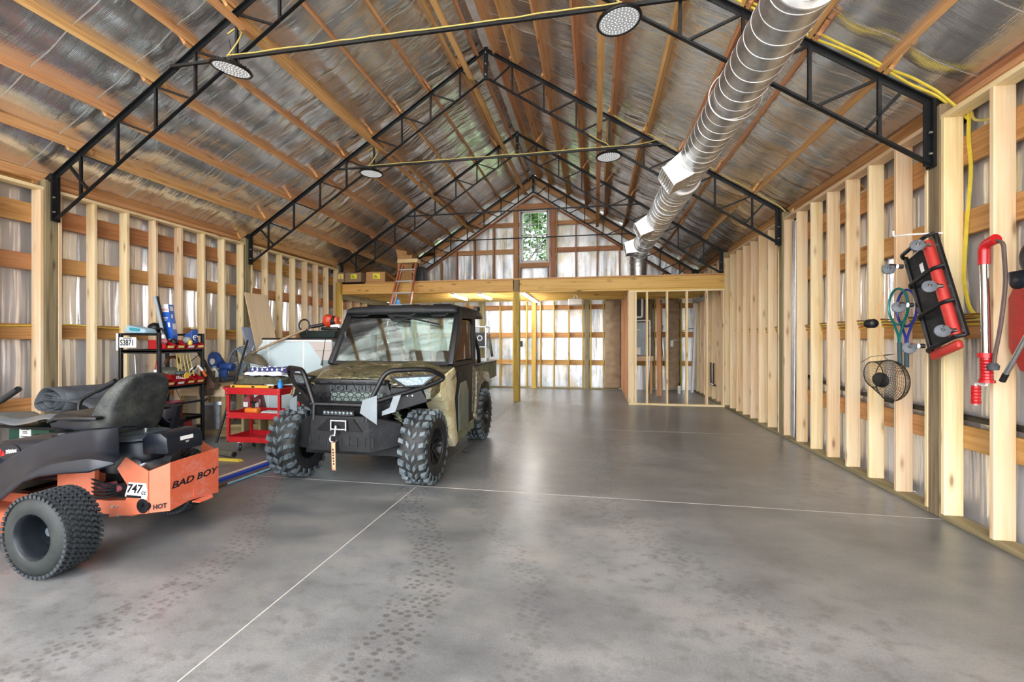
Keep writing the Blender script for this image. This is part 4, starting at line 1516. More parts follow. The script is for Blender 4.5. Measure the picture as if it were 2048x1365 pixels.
G().beam((-3.60, MY + .26, .5), (-3.50, MY + .27, .95), .05, .03).build('roll_hinge', M_BLK, mower, 0)
# ------------------------------------------------------------------ round bay lights on the tie bars
def emis(name, col, e, base='d8d8d6'):
    k = NT(name)
    k.b.inputs['Base Color'].default_value = srgb(base)
    k.b.inputs['Emission Color'].default_value = srgb(col)
    k.b.inputs['Emission Strength'].default_value = e
    k.b.inputs['Roughness'].default_value = .3
    return k.m


M_LED = emis('led_lens', 'f2f4f6', .12, '8b8e90')
M_DOT = emis('led_dot', 'ffffff', .7)


def bay_light(x, y, z, label, tilt):
    t = thing('bay_light', label, 'ceiling light', (x, y, z + .12), 'round bay lights')
    M = Matrix.Translation((x, y, z)) @ Matrix.Rotation(tilt[0], 4, 'X') @ Matrix.Rotation(tilt[1], 4, 'Y')
    g = G().lathe([(.0, .09), (.07, .09), (.08, .05), (.16, .03), (.205, .02), (.215, .0), (.205, -.012), (.19, -.012), (.19, .0), (0, .0)], (0, 0, 0), (0, 0, 1), 40)
    for i in range(20):
        a = 2 * PI * i / 20
        g.beam((math.cos(a) * .08, math.sin(a) * .08, .045), (math.cos(a) * .19, math.sin(a) * .19, .03), .006, .02)
    g.xf(M)
    h = g.build('housing', M_BLK, t)
    g = G().lathe([(.0, -.004), (.188, -.004), (.19, .0)], (0, 0, 0), (0, 0, 1), 40).xf(M)
    ln = g.build('lens', M_LED, t)
    g = G()
    k = 0
    for r, n in ((.0, 1), (.035, 7), (.07, 13), (.105, 19), (.14, 26), (.168, 32)):
        for i in range(n):
            a = 2 * PI * i / n + r * 9
            g.lathe([(.0, -.0075), (.006, -.005), (.0065, -.003)], (math.cos(a) * r, math.sin(a) * r, 0), (0, 0, 1), 6)
    g.xf(M)
    g.build('diodes', M_DOT, ln, 0)
    g = G().tube(fillet([M @ Vector((-.11, 0, .03)), (x - .08, y, z + .13), (x + .08, y, z + .13), M @ Vector((.11, 0, .03))], .03, 3), .008, 6)
    g.build('bracket', M_BLK, t)
    G().tube(fillet([(x, y, z + .08), (x - .03, y + .03, z + .2), (x - .05, y + .02, z + .36)], .08, 4), .004, 5).build('lead', M_BLK, t)


bay_light(-4.05, 4.38, 4.575, 'tilted round bay light with white lens below the front tie bar', (.06, .16))
bay_light(.225, 4.38, 4.56, 'large round bay light with dotted grey lens close to the duct', (.0, -.10))
bay_light(-4.05, 7.593, 4.575, 'small distant round bay light over the buggy side of the hall', (.0, .03))
bay_light(.225, 7.593, 4.56, 'small distant round bay light beside the duct outlet box', (.0, -.03))

# ------------------------------------------------------------------ yellow cables on the trusses
def wire(name, pts, r, mat, label=None, cat='cable', par=None, rad=.1, n=6):
    o = G().tube(fillet(pts, rad, 4) if rad else pts, r, n).build(name, mat, par)
    if label:
        tag(o, label, cat)
    return o


def ripple(p0, p1, n, amp, seed, ax=2):
    rr = random.Random(seed)
    out = []
    for i in range(n + 1):
        p = Vector(p0).lerp(Vector(p1), i / n)
        p[ax] += rr.uniform(-amp, amp)
        p.y += rr.uniform(-amp, amp) * .5
        out.append(p)
    return out


for k in range(2):
    e = .022 * k
    pts = ripple((.35, 4.385 - e, zroof(.35) + .02 + e), (2.84, 4.385 - e, zroof(2.84) + .03 + e), 14, .012, 5 + k)
    pts += [Vector((2.98, 4.37 - e, 3.45)), Vector((3.02, 4.30, 3.35 - e))]
    wire('power_cable', pts, .011, M_YEL, ('thick yellow cable running down the front truss over the duct to the wall', 'second yellow cable tied alongside on the front truss chord')[k], 'cable', None, .05)
pts = ripple((.3, 7.59, 5.25), (2.84, 7.60, zroof(2.84) + .03), 12, .012, 9) + [Vector((2.95, 7.6, 3.47))]
wire('power_cable', pts, .009, M_YELD, 'faded yellow cable along the second truss chord beside the duct')
for i, y in enumerate((4.43, 7.643)):
    pts = ripple((-4.1, y - .065, 4.722), (.25, y - .068, 4.722), 22, .008, 20 + i) + ([Vector((.7, y - .05, 4.73)), Vector((1.1, y - .05, 4.8))] if i else [])
    wire('lamp_cable', pts, .007, M_YELD, ('yellow lamp cable taped along the front tie bar', 'yellow lamp cable taped along the second tie bar')[i])
    pts = [(-4.1, y - .06, 4.72), (-3.98, y - .05, 4.86), (-3.93, y - .02, 5.0), (-4.05, y + .02, 5.10), (-4.15, y, 5.02)]
    wire('lamp_cable', pts, .008, M_YELD, ('looped yellow lead above the tilted bay light', 'looped yellow lead above the second left bay light')[i])
    pts = [(.25, y - .05, 4.72), (.18, y - .04, 4.80), (.05, y, 4.88), (-.1, y, 4.99)]
    wire('lamp_cable', pts, .008, M_YELD, ('short yellow lead rising from the bay light beside the duct', 'short yellow lead rising from the second bay light beside the duct')[i])

# ------------------------------------------------------------------ spiral duct
duct = thing('spiral_duct', 'large silver spiral air duct hung under the roof slope, with outlet boxes', 'duct', (1.2, 7, 3.8))


def dx(y):
    return 1.10 + (12.0 - y) * .0253


def duct_run(name, y0, y1, r, ribs=.085):
    g = G()
    a, b = Vector((dx(y0), y0, 3.8)), Vector((dx(y1), y1, 3.8))
    d = (b - a).normalized()
    L = (b - a).length
    g.lathe([(r - .004, 0), (r, .0), (r, L), (r - .004, L)], a, d, 48)
    o = g.build(name, M_DUCT, duct, 40)
    q = G()
    n = int(L / ribs)
    u0 = d.orthogonal().normalized()
    w0 = d.cross(u0)
    seg = 36
    P_ = []
    for i in range(n * seg):
        t = 2 * PI * i / seg
        P_.append(a + d * (L * i / (n * seg)) + (u0 * math.cos(t) + w0 * math.sin(t)) * (r + .0005))
    q.tube(P_, .0032, 4)
    q.build('spiral_seam', M_DSEAM, o)
    for p in (a + d * .004, b - d * .004):
        G().lathe([(r - .002, -.008), (r + .007, -.006), (r + .007, .006), (r - .002, .008)], p, d, 48).build('end_band', M_DSEAM, o)
    return o


k_ = NT('duct_steel')
tc = k_.n('TexCoord').outputs['Object']
nz = k_.noise(tc, 7, 5, .7)
nf_ = k_.noise(tc, 1.6, 4, .6)
rr_ = k_.ramp(nz.outputs[0], [(.35, srgb('b9bbbc')), (.65, srgb('e6e8e9'))])
k_.l(rr_.outputs[0], k_.b.inputs['Base Color'])
k_.b.inputs['Metallic'].default_value = .95
r2_ = k_.ramp(nf_.outputs[0], [(.35, .32), (.7, .45)])
k_.l(r2_.outputs[0], k_.b.inputs['Roughness'])
M_DUCT = k_.m
M_DSEAM = plain('duct_seam', 'eeeeee', .3, .6, .05)
duct_run('section', -1.4, 3.18, .165, .15)
duct_run('section', 3.10, 6.75, .205, .15)
duct_run('section', 6.65, 11.7, .228, .13)
# elbow down through the loft floor
xe = dx(11.9)
rings = []
for i in range(9):
    a = PI / 2 * i / 8
    c = Vector((xe, 11.68 + .28 * math.sin(a), 3.52 + .28 * math.cos(a)))
    t = Vector((0, math.cos(a), -math.sin(a)))
    n2 = t.cross(Vector((1, 0, 0)))
    rings.append([c + (Vector((1, 0, 0)) * math.cos(2 * PI * j / 36) + n2 * math.sin(2 * PI * j / 36)) * .225 for j in range(36)])
el = G().loft(rings).build('elbow', M_DUCT, duct, 30)
for i in (0, 3, 5, 8):
    G().tube(rings[i], .006, 6, True).build('gore_seam', M_DSEAM, el)
g = G().cyl((xe, 11.96, 3.54), (xe, 11.96, 2.99), .205, 36)
rs_ = g.build('riser', M_DUCT, duct)
for z in (3.50, 3.40, 3.12):
    G().lathe([(.204, -.008), (.211, 0), (.204, .008)], (xe, 11.96, z), (0, 0, 1), 36).build('band', M_DSEAM, rs_)


def boot(y, r, ang, s=1.0, w=.40, h=.22):
    """square outlet saddled on the side of the duct, angle ang below horizontal, towards the ridge"""
    o = Vector((dx(y), y, 3.8))
    n = Vector((-math.cos(ang), 0, -math.sin(ang)))
    t = Vector((0, 1, 0))
    v = n.cross(t)
    f0, f1 = o + n * (r * .55), o + n * (r + .17 * s)
    q = [f0 + t * w * .62 + v * h * .75, f0 - t * w * .62 + v * h * .75, f0 - t * w * .62 - v * h * .75, f0 + t * w * .62 - v * h * .75]
    p = [f1 + t * w * .5 + v * h * .6, f1 - t * w * .5 + v * h * .6, f1 - t * w * .5 - v * h * .6, f1 + t * w * .5 - v * h * .6]
    b = G().hexa(q, p).build('outlet_box', M_DUCT, duct, 0)
    g = G()
    for i in range(4):
        g.beam(p[i] + n * .01, p[(i + 1) % 4] + n * .01, .02, .02, n)
    g.build('outlet_flange', M_DSEAM, b, 0)
    g = G()
    for i in range(6):
        z = -.5 + (i + .5) / 6
        g.beam(f1 + n * .005 + v * h * 1.1 * z - t * w * .48, f1 + n * .005 + v * h * 1.1 * z + t * w * .48, .012, .02, n)
    g.build('damper_blades', M_WHITE, b, 0)


boot(2.72, .165, .95, .7, .26, .16)
boot(6.15, .205, .55)
boot(9.0, .228, .45)
boot(11.2, .228, .2, 1.0)
for y in (4.43, 7.643, 10.856):
    g = G().tube([(dx(y) + .235 * math.cos(a), y + .06, 3.8 + .235 * math.sin(a)) for a in [2 * PI * i / 32 for i in range(32)]], .006, 4, True)
    g.beam((dx(y), y + .06, 4.03), (dx(y), y + .06, zroof(dx(y)) - .5), .02, .004)
    g.build('hanger_strap', M_GALV, duct)

# ------------------------------------------------------------------ things hung on the right-hand stud wall
C0 = Vector((2.76, 4.245, 1.89))
upv, rtv = Vector((0, .352, .936)), Vector((0, -.936, .352))
MC = frame(C0, rtv, upv)
cre = thing('mechanic_creeper', 'red and black mechanic creeper on grey casters hung on a stud hook', 'creeper', tuple(C0))


def lc(x, y, z):
    return MC @ Vector((x, y, z))


M_BLKF = plain('black_vinyl', '1a1a1b', .6, 0, .25, 30, .1)
g = G()
for x in (-.19, .19):
    g.beam(lc(x, -.45, .02), lc(x, .45, .02), .035, .03, (-1, 0, 0))
g.build('side_rail', M_BLK, cre, 30, .006, 1)
for y in (-.445, -.15, .15, .445):
    G().tube(fillet([lc(-.20, y, .03), lc(-.15, y, .075), lc(.15, y, .075), lc(.20, y, .03)], .03, 3), .016, 8).build('cross_bar', M_BLK, cre)
G().hexa([lc(-.17, -.42, -.02), lc(.06, -.42, -.02), lc(.06, .42, -.02), lc(-.17, .42, -.02)], [lc(-.17, -.42, .02), lc(.06, -.42, .02), lc(.06, .42, .02), lc(-.17, .42, .02)]).build('bed_pad', M_BLKF, cre, 30, .01, 2)
M_CRED = plain('red_pad', 'b6342b', .4, 0, .1)
G().tube(fillet([lc(.10, .42, .03), lc(.115, .2, .035), lc(.115, -.42, .035)], .05, 3), .042, 12).build('red_bolster', M_CRED, cre)
G().beam(lc(-.18, -.49, .03), lc(.13, -.49, .03), .07, .05, (-1, 0, 0)).build('headrest_edge', M_CRED, cre, 30, .02, 3)
G().hexa([lc(-.06, .22, .021), lc(-.02, .22, .021), lc(-.02, .30, .021), lc(-.06, .30, .021)], [lc(-.06, .22, .023), lc(-.02, .22, .023), lc(-.02, .30, .023), lc(-.06, .30, .023)]).build('label', M_WHITE, cre, 0)
M_CAST = plain('grey_castor', '5a6066', .5, 0, .15)
for x in (-.21, .14):
    for y in (-.40, -.02, .36):
        c = lc(x + (.02 if x > 0 else -.02), y, .15)
        g = G().lathe([(.0, -.016), (.03, -.016), (.048, -.01), (.05, 0), (.048, .01), (.03, .016), (0, .016)], c, (.3, .93, -.2), 20)
        wh = g.build('caster', M_CAST, cre)
        g = G().beam(lc(x, y + .01, .07), c + Vector((0, -.01, .03)), .035, .006, (0, 1, 0)).cyl(c - Vector((0, .012, -.02)), c + Vector((0, .012, -.02)), .017, 10).cyl(lc(x, y + .01, .05), lc(x, y + .01, .09), .022, 10)
        g.build('fork', M_CHROME, wh)
hk = tag(G().tube(fillet([(2.90, 4.33, 2.40), (2.62, 4.34, 2.40), (2.60, 4.50, 2.42), (2.60, 4.505, 2.47)], .02, 3), .008, 8).build('wall_hook', M_WHITE), 'white bent utility hook holding up the mechanic creeper', 'hook')

# rackets with woven strings
def racket(cy, cz, rot, c1, label, x):
    M = frame((x, cy, cz), (0, -math.cos(rot), math.sin(rot)), (0, math.sin(rot) * 1, math.cos(rot)))
    t = thing('tennis_racket', label, 'racket', (x, cy, cz), 'rackets on the stud')
    P_ = [M @ Vector((.135 * math.sin(a), .17 * math.cos(a), 0)) for a in [2 * PI * i / 36 for i in range(36)]]
    G().tube(P_, .011, 8, True).build('hoop', c1, t)
    g = G()
    for i in range(-5, 6):
        xx = i * .022
        h = .17 * math.sqrt(max(0, 1 - (xx / .135) ** 2))
        g.tube([M @ Vector((xx, -h, 0)), M @ Vector((xx, h, 0))], .0008, 3)
    for i in range(-7, 8):
        yy = i * .021
        w = .135 * math.sqrt(max(0, 1 - (yy / .17) ** 2))
        g.tube([M @ Vector((-w, yy, .001)), M @ Vector((w, yy, .001))], .0008, 3)
    g.build('strings', M_BLK2, t, 0)
    g = G().tube(fillet([M @ Vector((-.085, -.13, 0)), M @ Vector((-.012, -.27, 0)), M @ Vector((-.008, -.36, 0))], .05, 4), .010, 8)
    g.tube(fillet([M @ Vector((.085, -.13, 0)), M @ Vector((.012, -.27, 0)), M @ Vector((.008, -.36, 0))], .05, 4), .010, 8)
    g.build('throat', c1, t)
    G().cyl(M @ Vector((0, -.34, 0)), M @ Vector((0, -.55, 0)), .019, 8).build('grip', plain('racket_grip', '3a5258', .7, 0, .1), t)


racket(4.80, 1.82, .05, plain('teal_frame', '14766f', .22, .2, .1), 'tennis racket with teal hoop, outer of the two hung on a stud', 2.81)
racket(4.735, 1.80, .0, plain('indigo_frame', '2e3a9c', .2, .2, .1), 'tennis racket with indigo blue hoop tucked behind the teal one', 2.84)
g = G().ell((2.66, 4.965, 1.665), (.05, .05, .045)).ell((2.66, 4.905, 1.665), (.045, .03, .045))
em = tag(g.build('float_ball', M_BLK2), 'dark round float hanging in front of the teal racket', 'float')
G().tube(fillet([(2.69, 4.90, 1.70), (2.70, 4.87, 1.85), (2.72, 4.86, 1.97)], .05, 3), .006, 6).build('cord', M_STRAP, em)
G().tube(fillet([(2.69, 4.89, 1.63), (2.70, 4.91, 1.45), (2.72, 4.88, 1.36), (2.72, 4.90, 1.28)], .05, 3), .004, 6).build('cord', M_STRAP, em)
# wire fish basket
net = thing('fish_basket', 'round black wire fish basket hung under the rackets', 'basket', (2.7, 4.70, 1.14))


def ring(c, ry, rz, r, n=36, dx_=0):
    G_.tube([(c[0] + dx_, c[1] + ry * math.cos(2 * PI * i / n), c[2] + rz * math.sin(2 * PI * i / n)) for i in range(n)], r, 5, True)


G_ = G()
ring((2.66, 4.66, 1.13), .215, .19, .004)
ring((2.58, 4.76, 1.18), .15, .12, .004)
G_.build('hoop', M_BLK2, net)
G_ = G()
for k in range(12):
    f = k / 12
    ring((2.66 + .10 * f, 4.66, 1.13), .215 * math.sqrt(1 - f * f * .9), .19 * math.sqrt(1 - f * f * .9), .0013, 30)
    ring((2.66 - .08 * f, 4.66 + .10 * f, 1.13 + .05 * f), .215 - .065 * f, .19 - .07 * f, .0013, 30)
for i in range(36):
    a = 2 * PI * i / 36
    G_.tube([(2.66 + .10 * f, 4.66 + .215 * math.sqrt(1 - f * f * .9) * math.cos(a), 1.13 + .19 * math.sqrt(1 - f * f * .9) * math.sin(a)) for f in (0, .3, .6, .85, 1)], .0013, 3)
    G_.tube([(2.66, 4.66 + .215 * math.cos(a), 1.13 + .19 * math.sin(a)), (2.58, 4.76 + .15 * math.cos(a), 1.18 + .12 * math.sin(a))], .0013, 3)
G_.build('wire_mesh', M_BLK2, net, 0)
G().ell((2.62, 4.72, 1.13), (.03, .12, .07), 16, 8).build('folded_lid', plain('dark_mesh', '23221f', .6, 0, .3), net)
G().tube(fillet([(2.62, 5.03, 1.28), (2.66, 4.95, 1.34), (2.862, 4.93, 1.37), (2.72, 4.86, 1.35), (2.66, 4.66, 1.31)], .02, 3), .003, 5).build('hanger', M_BLK2, net)
# hand pump
pump = thing('hand_pump', 'long chrome hand crank pump with red elbow, grip and grey hose on a stud', 'pump', (2.78, 3.79, 1.6))
G().cyl((2.77, 3.80, 2.07), (2.77, 3.782, 1.39), .027, 20).build('chrome_tube', M_CHROME, pump)
G().tube(fillet([(2.77, 3.80, 2.05), (2.77, 3.80, 2.19), (2.77, 3.70, 2.215)], .07, 6), [.036] * 9, 12).build('elbow', M_RED, pump)
g = G().cyl((2.77, 3.784, 1.41), (2.77, 3.784, 1.375), .048, 16).cyl((2.77, 3.782, 1.375), (2.77, 3.776, 1.20), .034, 16).cyl((2.77, 3.776, 1.215), (2.77, 3.776, 1.195), .045, 16)
for k in range(7):
    g.lathe([(.034, -.006), (.039, 0), (.034, .006)], (2.77, 3.78, 1.22 + .022 * k), (0, 0, 1), 16)
g.build('grip', M_RED, pump)
g = G().cyl((2.77, 3.87, 1.165), (2.77, 3.872, 1.03), .027, 14)
for k in range(5):
    g.lathe([(.027, -.006), (.031, 0), (.027, .006)], (2.77, 3.87, 1.045 + .024 * k), (0, 0, 1), 14)
g.build('crank_grip', M_RED, pump)
G().tube(fillet([(2.77, 3.776, 1.2), (2.77, 3.78, 1.175), (2.77, 3.87, 1.18), (2.77, 3.87, 1.02)], .01, 2), .009, 8).build('crank', M_WHITE, pump)
G().tube(fillet([(2.77, 3.72, 2.21), (2.77, 3.645, 2.18), (2.77, 3.625, 1.9), (2.77, 3.665, 1.6), (2.77, 3.715, 1.38), (2.77, 3.72, 1.3)], .1, 5), .012, 8).build('hose', plain('grey_hose', '5a4a42', .5, 0, .1), pump)
G().lathe([(.0, 0), (.03, 0), (.034, .03), (.02, .05), (0, .05)], (2.77, 3.725, 1.29), (0, 0, 1), 14).build('nozzle', M_GREYR, pump)
# things at the picture's edge
cap = thing('cap', 'navy blue cap hung on the last stud by the red sled', 'cap', (2.78, 3.50, 1.95))
G().ell((2.78, 3.42, 2.04), (.06, .10, .12), 20, 12).build('crown', M_NAVY, cap)
G().loft([[(2.70 - .02 * math.sin(a), 3.42 + .09 * math.cos(a), 1.95 + d * (.02 + .10 * math.sin(a))) for a in [PI * i / 12 for i in range(13)]] for d in (0, -1)], False).build('peak', M_NAVY, cap, 40, 0, 2, .006)
sled = tag(G().prism([(3.48, 1.28), (3.70, 1.28), (3.79, 1.45), (3.79, 1.8), (3.70, 1.98), (3.48, 1.98)], 2.90, 2.97, 'X').build('sled', plain('red_sled', 'b0302a', .4, 0, .1), None, 30, .02, 2), 'red plastic sled wedged between the last studs', 'sled')
pol = thing('aluminium_pole', 'slim silver pole with black tip slanting across the last stud', 'pole', (2.78, 3.6, 1.3))
G().cyl((2.79, 3.40, 1.70), (2.79, 3.65, 1.27), .016, 12).build('shaft', M_GALV, pol)
G().cyl((2.79, 3.65, 1.27), (2.79, 3.68, 1.215), .018, 12).build('tip', M_BLK2, pol)
# silver conduits standing in the stud bay
for k in range(3):
    tag(G().cyl((2.93, 7.335 + .04 * k, .041), (2.955, 7.33 + .04 * k, 3.30), .018, 12).build('conduit', M_GALV), ('nearest', 'middle', 'farthest')[k] + ' of three galvanised conduits standing in the stud bay by the post', 'pipe', 'conduits in the stud bay')
# cables
wire('cord', [(3.01, 4.27, 3.36), (2.99, 4.25, 3.15), (2.99, 4.22, 2.9), (2.99, 4.27, 2.4), (2.99, 4.30, 2.0), (2.99, 4.24, 1.75), (2.99, 4.12, 1.66)], .014, M_YEL, 'thick yellow cord hanging down the wall between two studs')
wire('cord', [(3.01, 4.25, 3.37), (2.99, 4.2, 3.27), (2.99, 4.05, 3.20), (2.99, 3.9, 3.22)], .010, M_YELD, 'yellow cord drooping under the wall plate')
for k in range(6):
    c = (M_YEL, plain('orange_cable', 'b5642a', .6, 0, .1), M_YELD, plain('tan_cable', '9a7a3c', .6, 0, .1), M_YEL, plain('brown_cable', '7a4a24', .6, 0, .1))[k]
    pts = ripple((2.985 - .004 * k, 3.2, 1.64 + .016 * k), (2.985 - .004 * k, 10.4, 1.64 + .016 * k), 40, .012, 40 + k)
    wire('wall_cable', pts, .007, c, ('bright yellow wall cable, lowest of the bundle on the wall girt', 'orange wall cable second from the bottom of the bundle', 'pale yellow wall cable in the middle of the bundle', 'tan wall cable above the pale yellow one', 'upper yellow wall cable of the bundle', 'brown wall cable on top of the bundle')[k])
wire('drain_pipe', [(3.03, 7.45, 1.02), (3.03, 7.0, .96), (3.03, 6.2, .90), (3.03, 5, .86), (3.03, 3.2, .86)], .028, M_BLK2, 'black flexible pipe running low behind the studs', 'pipe')
wire('wall_cable', ripple((-6.815, 2.0, 1.70), (-6.815, 7.5, 1.69), 14, .03, 71), .008, M_YEL, 'single yellow cable sagging along the wall behind the tool rack')
for i, (y, z, x) in enumerate(((5.86, 1.36, 2.88), (9.1, 1.35, 2.88), (11.9, 1.3, 2.88))):
    bx_ = thing('outlet_box', ('white outlet box on a stud beside the net', 'white outlet box on the far stretch of studs', 'white outlet box on the furnace corner studs')[i], 'outlet', (x, y, z))
    G().bb(x, y - .035, z - .06, x + .06, y + .0, z + .06).build('box', M_WHITE, bx_, 30, .004, 1)
    G().bb(x - .002, y - .028, z - .045, x + .004, y - .007, z + .045).build('socket_plate', M_GALV, bx_, 0)
# ------------------------------------------------------------------ tool rack against the wall
def single(g, name, mat, label, cat, group=None, **kw):
    return tag(g.build(name, mat, None, **kw), label, cat, group)


rack = thing('tool_rack', 'black steel shelf rack loaded with red parts bins by the stud wall', 'rack', (-6.12, 5.4, 0))
for x in (-6.44, -5.81):
    for y in (5.06, 5.74):
        G().bb(x - .02, y - .02, 0, x + .02, y + .02, 1.60).build('upright', M_BLK, rack, 30, .003, 1)
for z in (1.34, .83, .36):
    g = G().bb(-6.45, 5.05, z, -5.80, 5.75, z + .02)
    for a in ((-6.45, 5.05, -5.80, 5.065), (-6.45, 5.735, -5.80, 5.75), (-5.815, 5.05, -5.80, 5.75), (-6.45, 5.05, -6.435, 5.75)):
        g.bb(a[0], a[1], z - .02, a[2], a[3], z + .035)
    g.build('shelf', M_BLK, rack, 0)
for a in (((-6.44, 5.06, 1.585), (-5.81, 5.06, 1.585)), ((-6.44, 5.74, 1.585), (-5.81, 5.74, 1.585)), ((-6.44, 5.06, 1.585), (-6.44, 5.74, 1.585))):
    G().beam(a[0], a[1], .03, .03).build('top_rail', M_BLK, rack, 0)
G().tube([(-6.43, 5.74, .9), (-5.82, 5.74, 1.32)], .006, 6).build('brace', M_BLK, rack)
for z in (.22, .60):
    G().beam((-5.81, 5.06, z), (-5.81, 5.74, z), .02, .03).build('side_rail', M_BLK, rack, 0)
M_BIN = plain('red_bin', 'a8151c', .35, 0, .12, 8, 0, .25)
M_LBL = plain('yellow_label', 'e6cf7a', .6, 0, .05)
for r, (z, ys, hh) in enumerate(((1.376, (5.085, 5.24, 5.40, 5.555), .13), (.868, (5.085, 5.24, 5.40, 5.555), .14))):
    for i, y in enumerate(ys):
        w = .145
        t = thing('parts_bin', '%s red parts bin of the %s rack shelf' % (('first', 'second', 'third', 'fourth')[i] + ' from the door,', ('upper', 'lower')[r]), 'bin', (-5.87, y + w / 2, z), 'red bins on the rack')
        x0, x1 = -6.02, -5.72
        g = G()
        pr_ = [(x0, z), (x1 - .03, z), (x1, z + hh * .45), (x1 - .02, z + hh * .5), (x0 + .12, z + hh), (x0, z + hh)]
        g.prism(pr_, y, y + .006, 'Y').prism(pr_, y + w - .006, y + w, 'Y').bb(x0, y, z, x1 - .03, y + w, z + .006).bb(x0, y, z, x0 + .006, y + w, z + hh)
        g.hexa([(x1 - .036, y, z), (x1 - .03, y, z), (x1 - .03, y + w, z), (x1 - .036, y + w, z)][::1], [(x1 - .006, y, z + hh * .45), (x1, y, z + hh * .45), (x1, y + w, z + hh * .45), (x1 - .006, y + w, z + hh * .45)])
        g.build('tray', M_BIN, t, 0)
        g = G().hexa([(x1 - .014, y + .03, z + .022), (x1 - .008, y + .03, z + .022), (x1 - .008, y + w - .03, z + .022), (x1 - .014, y + w - .03, z + .022)], [(x1 - .004, y + .03, z + .05), (x1 + .002, y + .03, z + .05), (x1 + .002, y + w - .03, z + .05), (x1 - .004, y + w - .03, z + .05)])
        g.build('label_card', M_LBL if (i + r) % 3 != 2 else M_WHITE, t, 0)
# things in the bins
M_PINK = plain('pink_pack', 'd97f86', .35, 0, .2, 30)
single(G().ell((-5.90, 5.17, 1.48), (.09, .055, .05)), 'packet', M_PINK, 'pink clear packet bulging out of the first upper bin', 'packet')
single(G().ell((-5.88, 5.335, 1.47), (.06, .05, .06)), 'tape_roll', M_BLK2, 'black roll in the second upper bin beside the blue carton', 'tape')
single(G().ell((-5.86, 5.53, 1.50), (.07, .05, .055)), 'parts_bag', plain('clear_bag', '8f8f86', .2, 0, .3, 40), 'clear parts bag in the upper bin before the navy pouch', 'bag')
single(G().lathe([(.0, 0), (.028, 0), (.028, .03), (.018, .06), (0, .06)], (-5.78, 5.50, 1.44), (.3, 0, 1), 14), 'bottle_stopper', plain('yellow_plastic', 'e3c94e', .4, 0, .08), 'small yellow cap at the lip of the third upper bin', 'cap')
# lower shelf tools
single(G().hexa([(-5.95, 5.10, .99), (-5.74, 5.10, .96), (-5.74, 5.22, .96), (-5.95, 5.22, .99)], [(-5.95, 5.12, 1.06), (-5.80, 5.12, 1.03), (-5.80, 5.2, 1.03), (-5.95, 5.2, 1.06)]), 'tape_gun', M_BIN, 'dark red tape gun lying over the first lower bin', 'tool', ang=30, bev=.01)
g = G()
for k in range(6):
    g.tube([(-5.76 + .005 * k, 5.27 + .015 * k, .96), (-5.72, 5.24 + .028 * k, 1.0 - .008 * k)], .006, 5)
single(g, 'wall_plugs', M_WHITE, 'white plastic fixings spilling over the lower bins', 'fixings')
single(G().prism([(5.36, .96), (5.42, .96), (5.44, 1.02), (5.39, 1.045), (5.36, 1.02)], -5.73, -5.715, 'X'), 'yellow_tag', plain('tag_yellow', 'e2b13a', .5, 0, .05), 'yellow cut tag hanging on a lower bin', 'tag')
single(G().ell((-5.85, 5.42, 1.03), (.07, .09, .035)), 'blister_pack', M_LENS, 'clear blister pack lying on the lower bins', 'packet')
for k, (y, c, nm) in enumerate(((5.52, M_ZINC, 'steel'), (5.57, M_BLK2, 'black'), (5.62, M_WHITE, 'white'))):
    single(G().tube([(-5.88, y, 1.0), (-5.80, y + .05, 1.10 + .015 * k)], [.008, .013], 8), 'screwdriver', c, '%s handled screwdriver standing in the lower bins' % nm, 'screwdriver')
t = thing('utility_knife', 'orange and white knife standing up in the last lower bin', 'knife', (-5.78, 5.70, 1.0))
G().tube([(-5.80, 5.66, 1.12), (-5.77, 5.70, 1.05)], .016, 8).build('handle', M_WHITE, t)
G().tube([(-5.77, 5.70, 1.05), (-5.75, 5.74, .96)], .018, 8).build('blade_guard', plain('knife_orange', 'e06a2c', .4, 0, .05), t)
# near end of the rack: number plate, handles
pl_ = thing('number_plate', 'white number plate reading S3871 on the end of the rack', 'plate', (-6.29, 5.03, 1.40))
G().bb(-6.43, 5.028, 1.40, -6.15, 5.036, 1.545).build('plate_sheet', M_WHITE, pl_, 30, .004, 1)
text('lettering', 'S3871', .115, plain('plate_ink', '2a2f33', .5, 0, .05), pl_, frame((-6.295, 5.0265, 1.465), (1, 0, 0), (0, 0, 1)), .0008, 0, .002, .82)
G().bb(-6.36, 5.026, 1.525, -6.22, 5.0285, 1.536).build('plate_header', M_GREYR, pl_, 0)
single(G().bb(-6.50, 5.04, 1.36, -6.465, 5.09, 1.60), 'white_strip', M_WHITE, 'white plastic strip hung on the rack corner', 'strip', ang=30, bev=.003)
single(G().tube([(-6.13, 5.0, 1.30), (-6.10, 5.0, .86)], .009, 8), 'silver_rod', M_GALV, 'thin silver rod hanging on the rack end beside the number plate', 'rod')
fx = thing('spray_bottle', 'small red and white bottle hung inside the rack end', 'bottle', (-6.02, 5.2, 1.0))
G().lathe([(.0, .0), (.028, .0), (.03, .02), (.03, .10), (.018, .14), (.014, .15), (.0, .15)], (-6.02, 5.22, 1.03), (0, 0, 1), 16).build('bottle_body', M_RED, fx)
G().lathe([(.0, .0), (.02, .0), (.02, .035), (0, .035)], (-6.02, 5.22, 1.18), (0, 0, 1), 12).build('cap', M_RED, fx)
G().bb(-6.045, 5.188, 1.035, -5.995, 5.195, 1.09).build('label', M_WHITE, fx, 0)
dr = thing('cordless_drill', 'bright yellow drill lying at the end of the lower rack shelf', 'drill', (-6.22, 5.1, .87))
G().tube([(-6.32, 5.08, .96), (-6.18, 5.06, .98)], [.035, .03], 12).build('body', plain('drill_yellow', 'dfd02c', .4, 0, .1), dr)
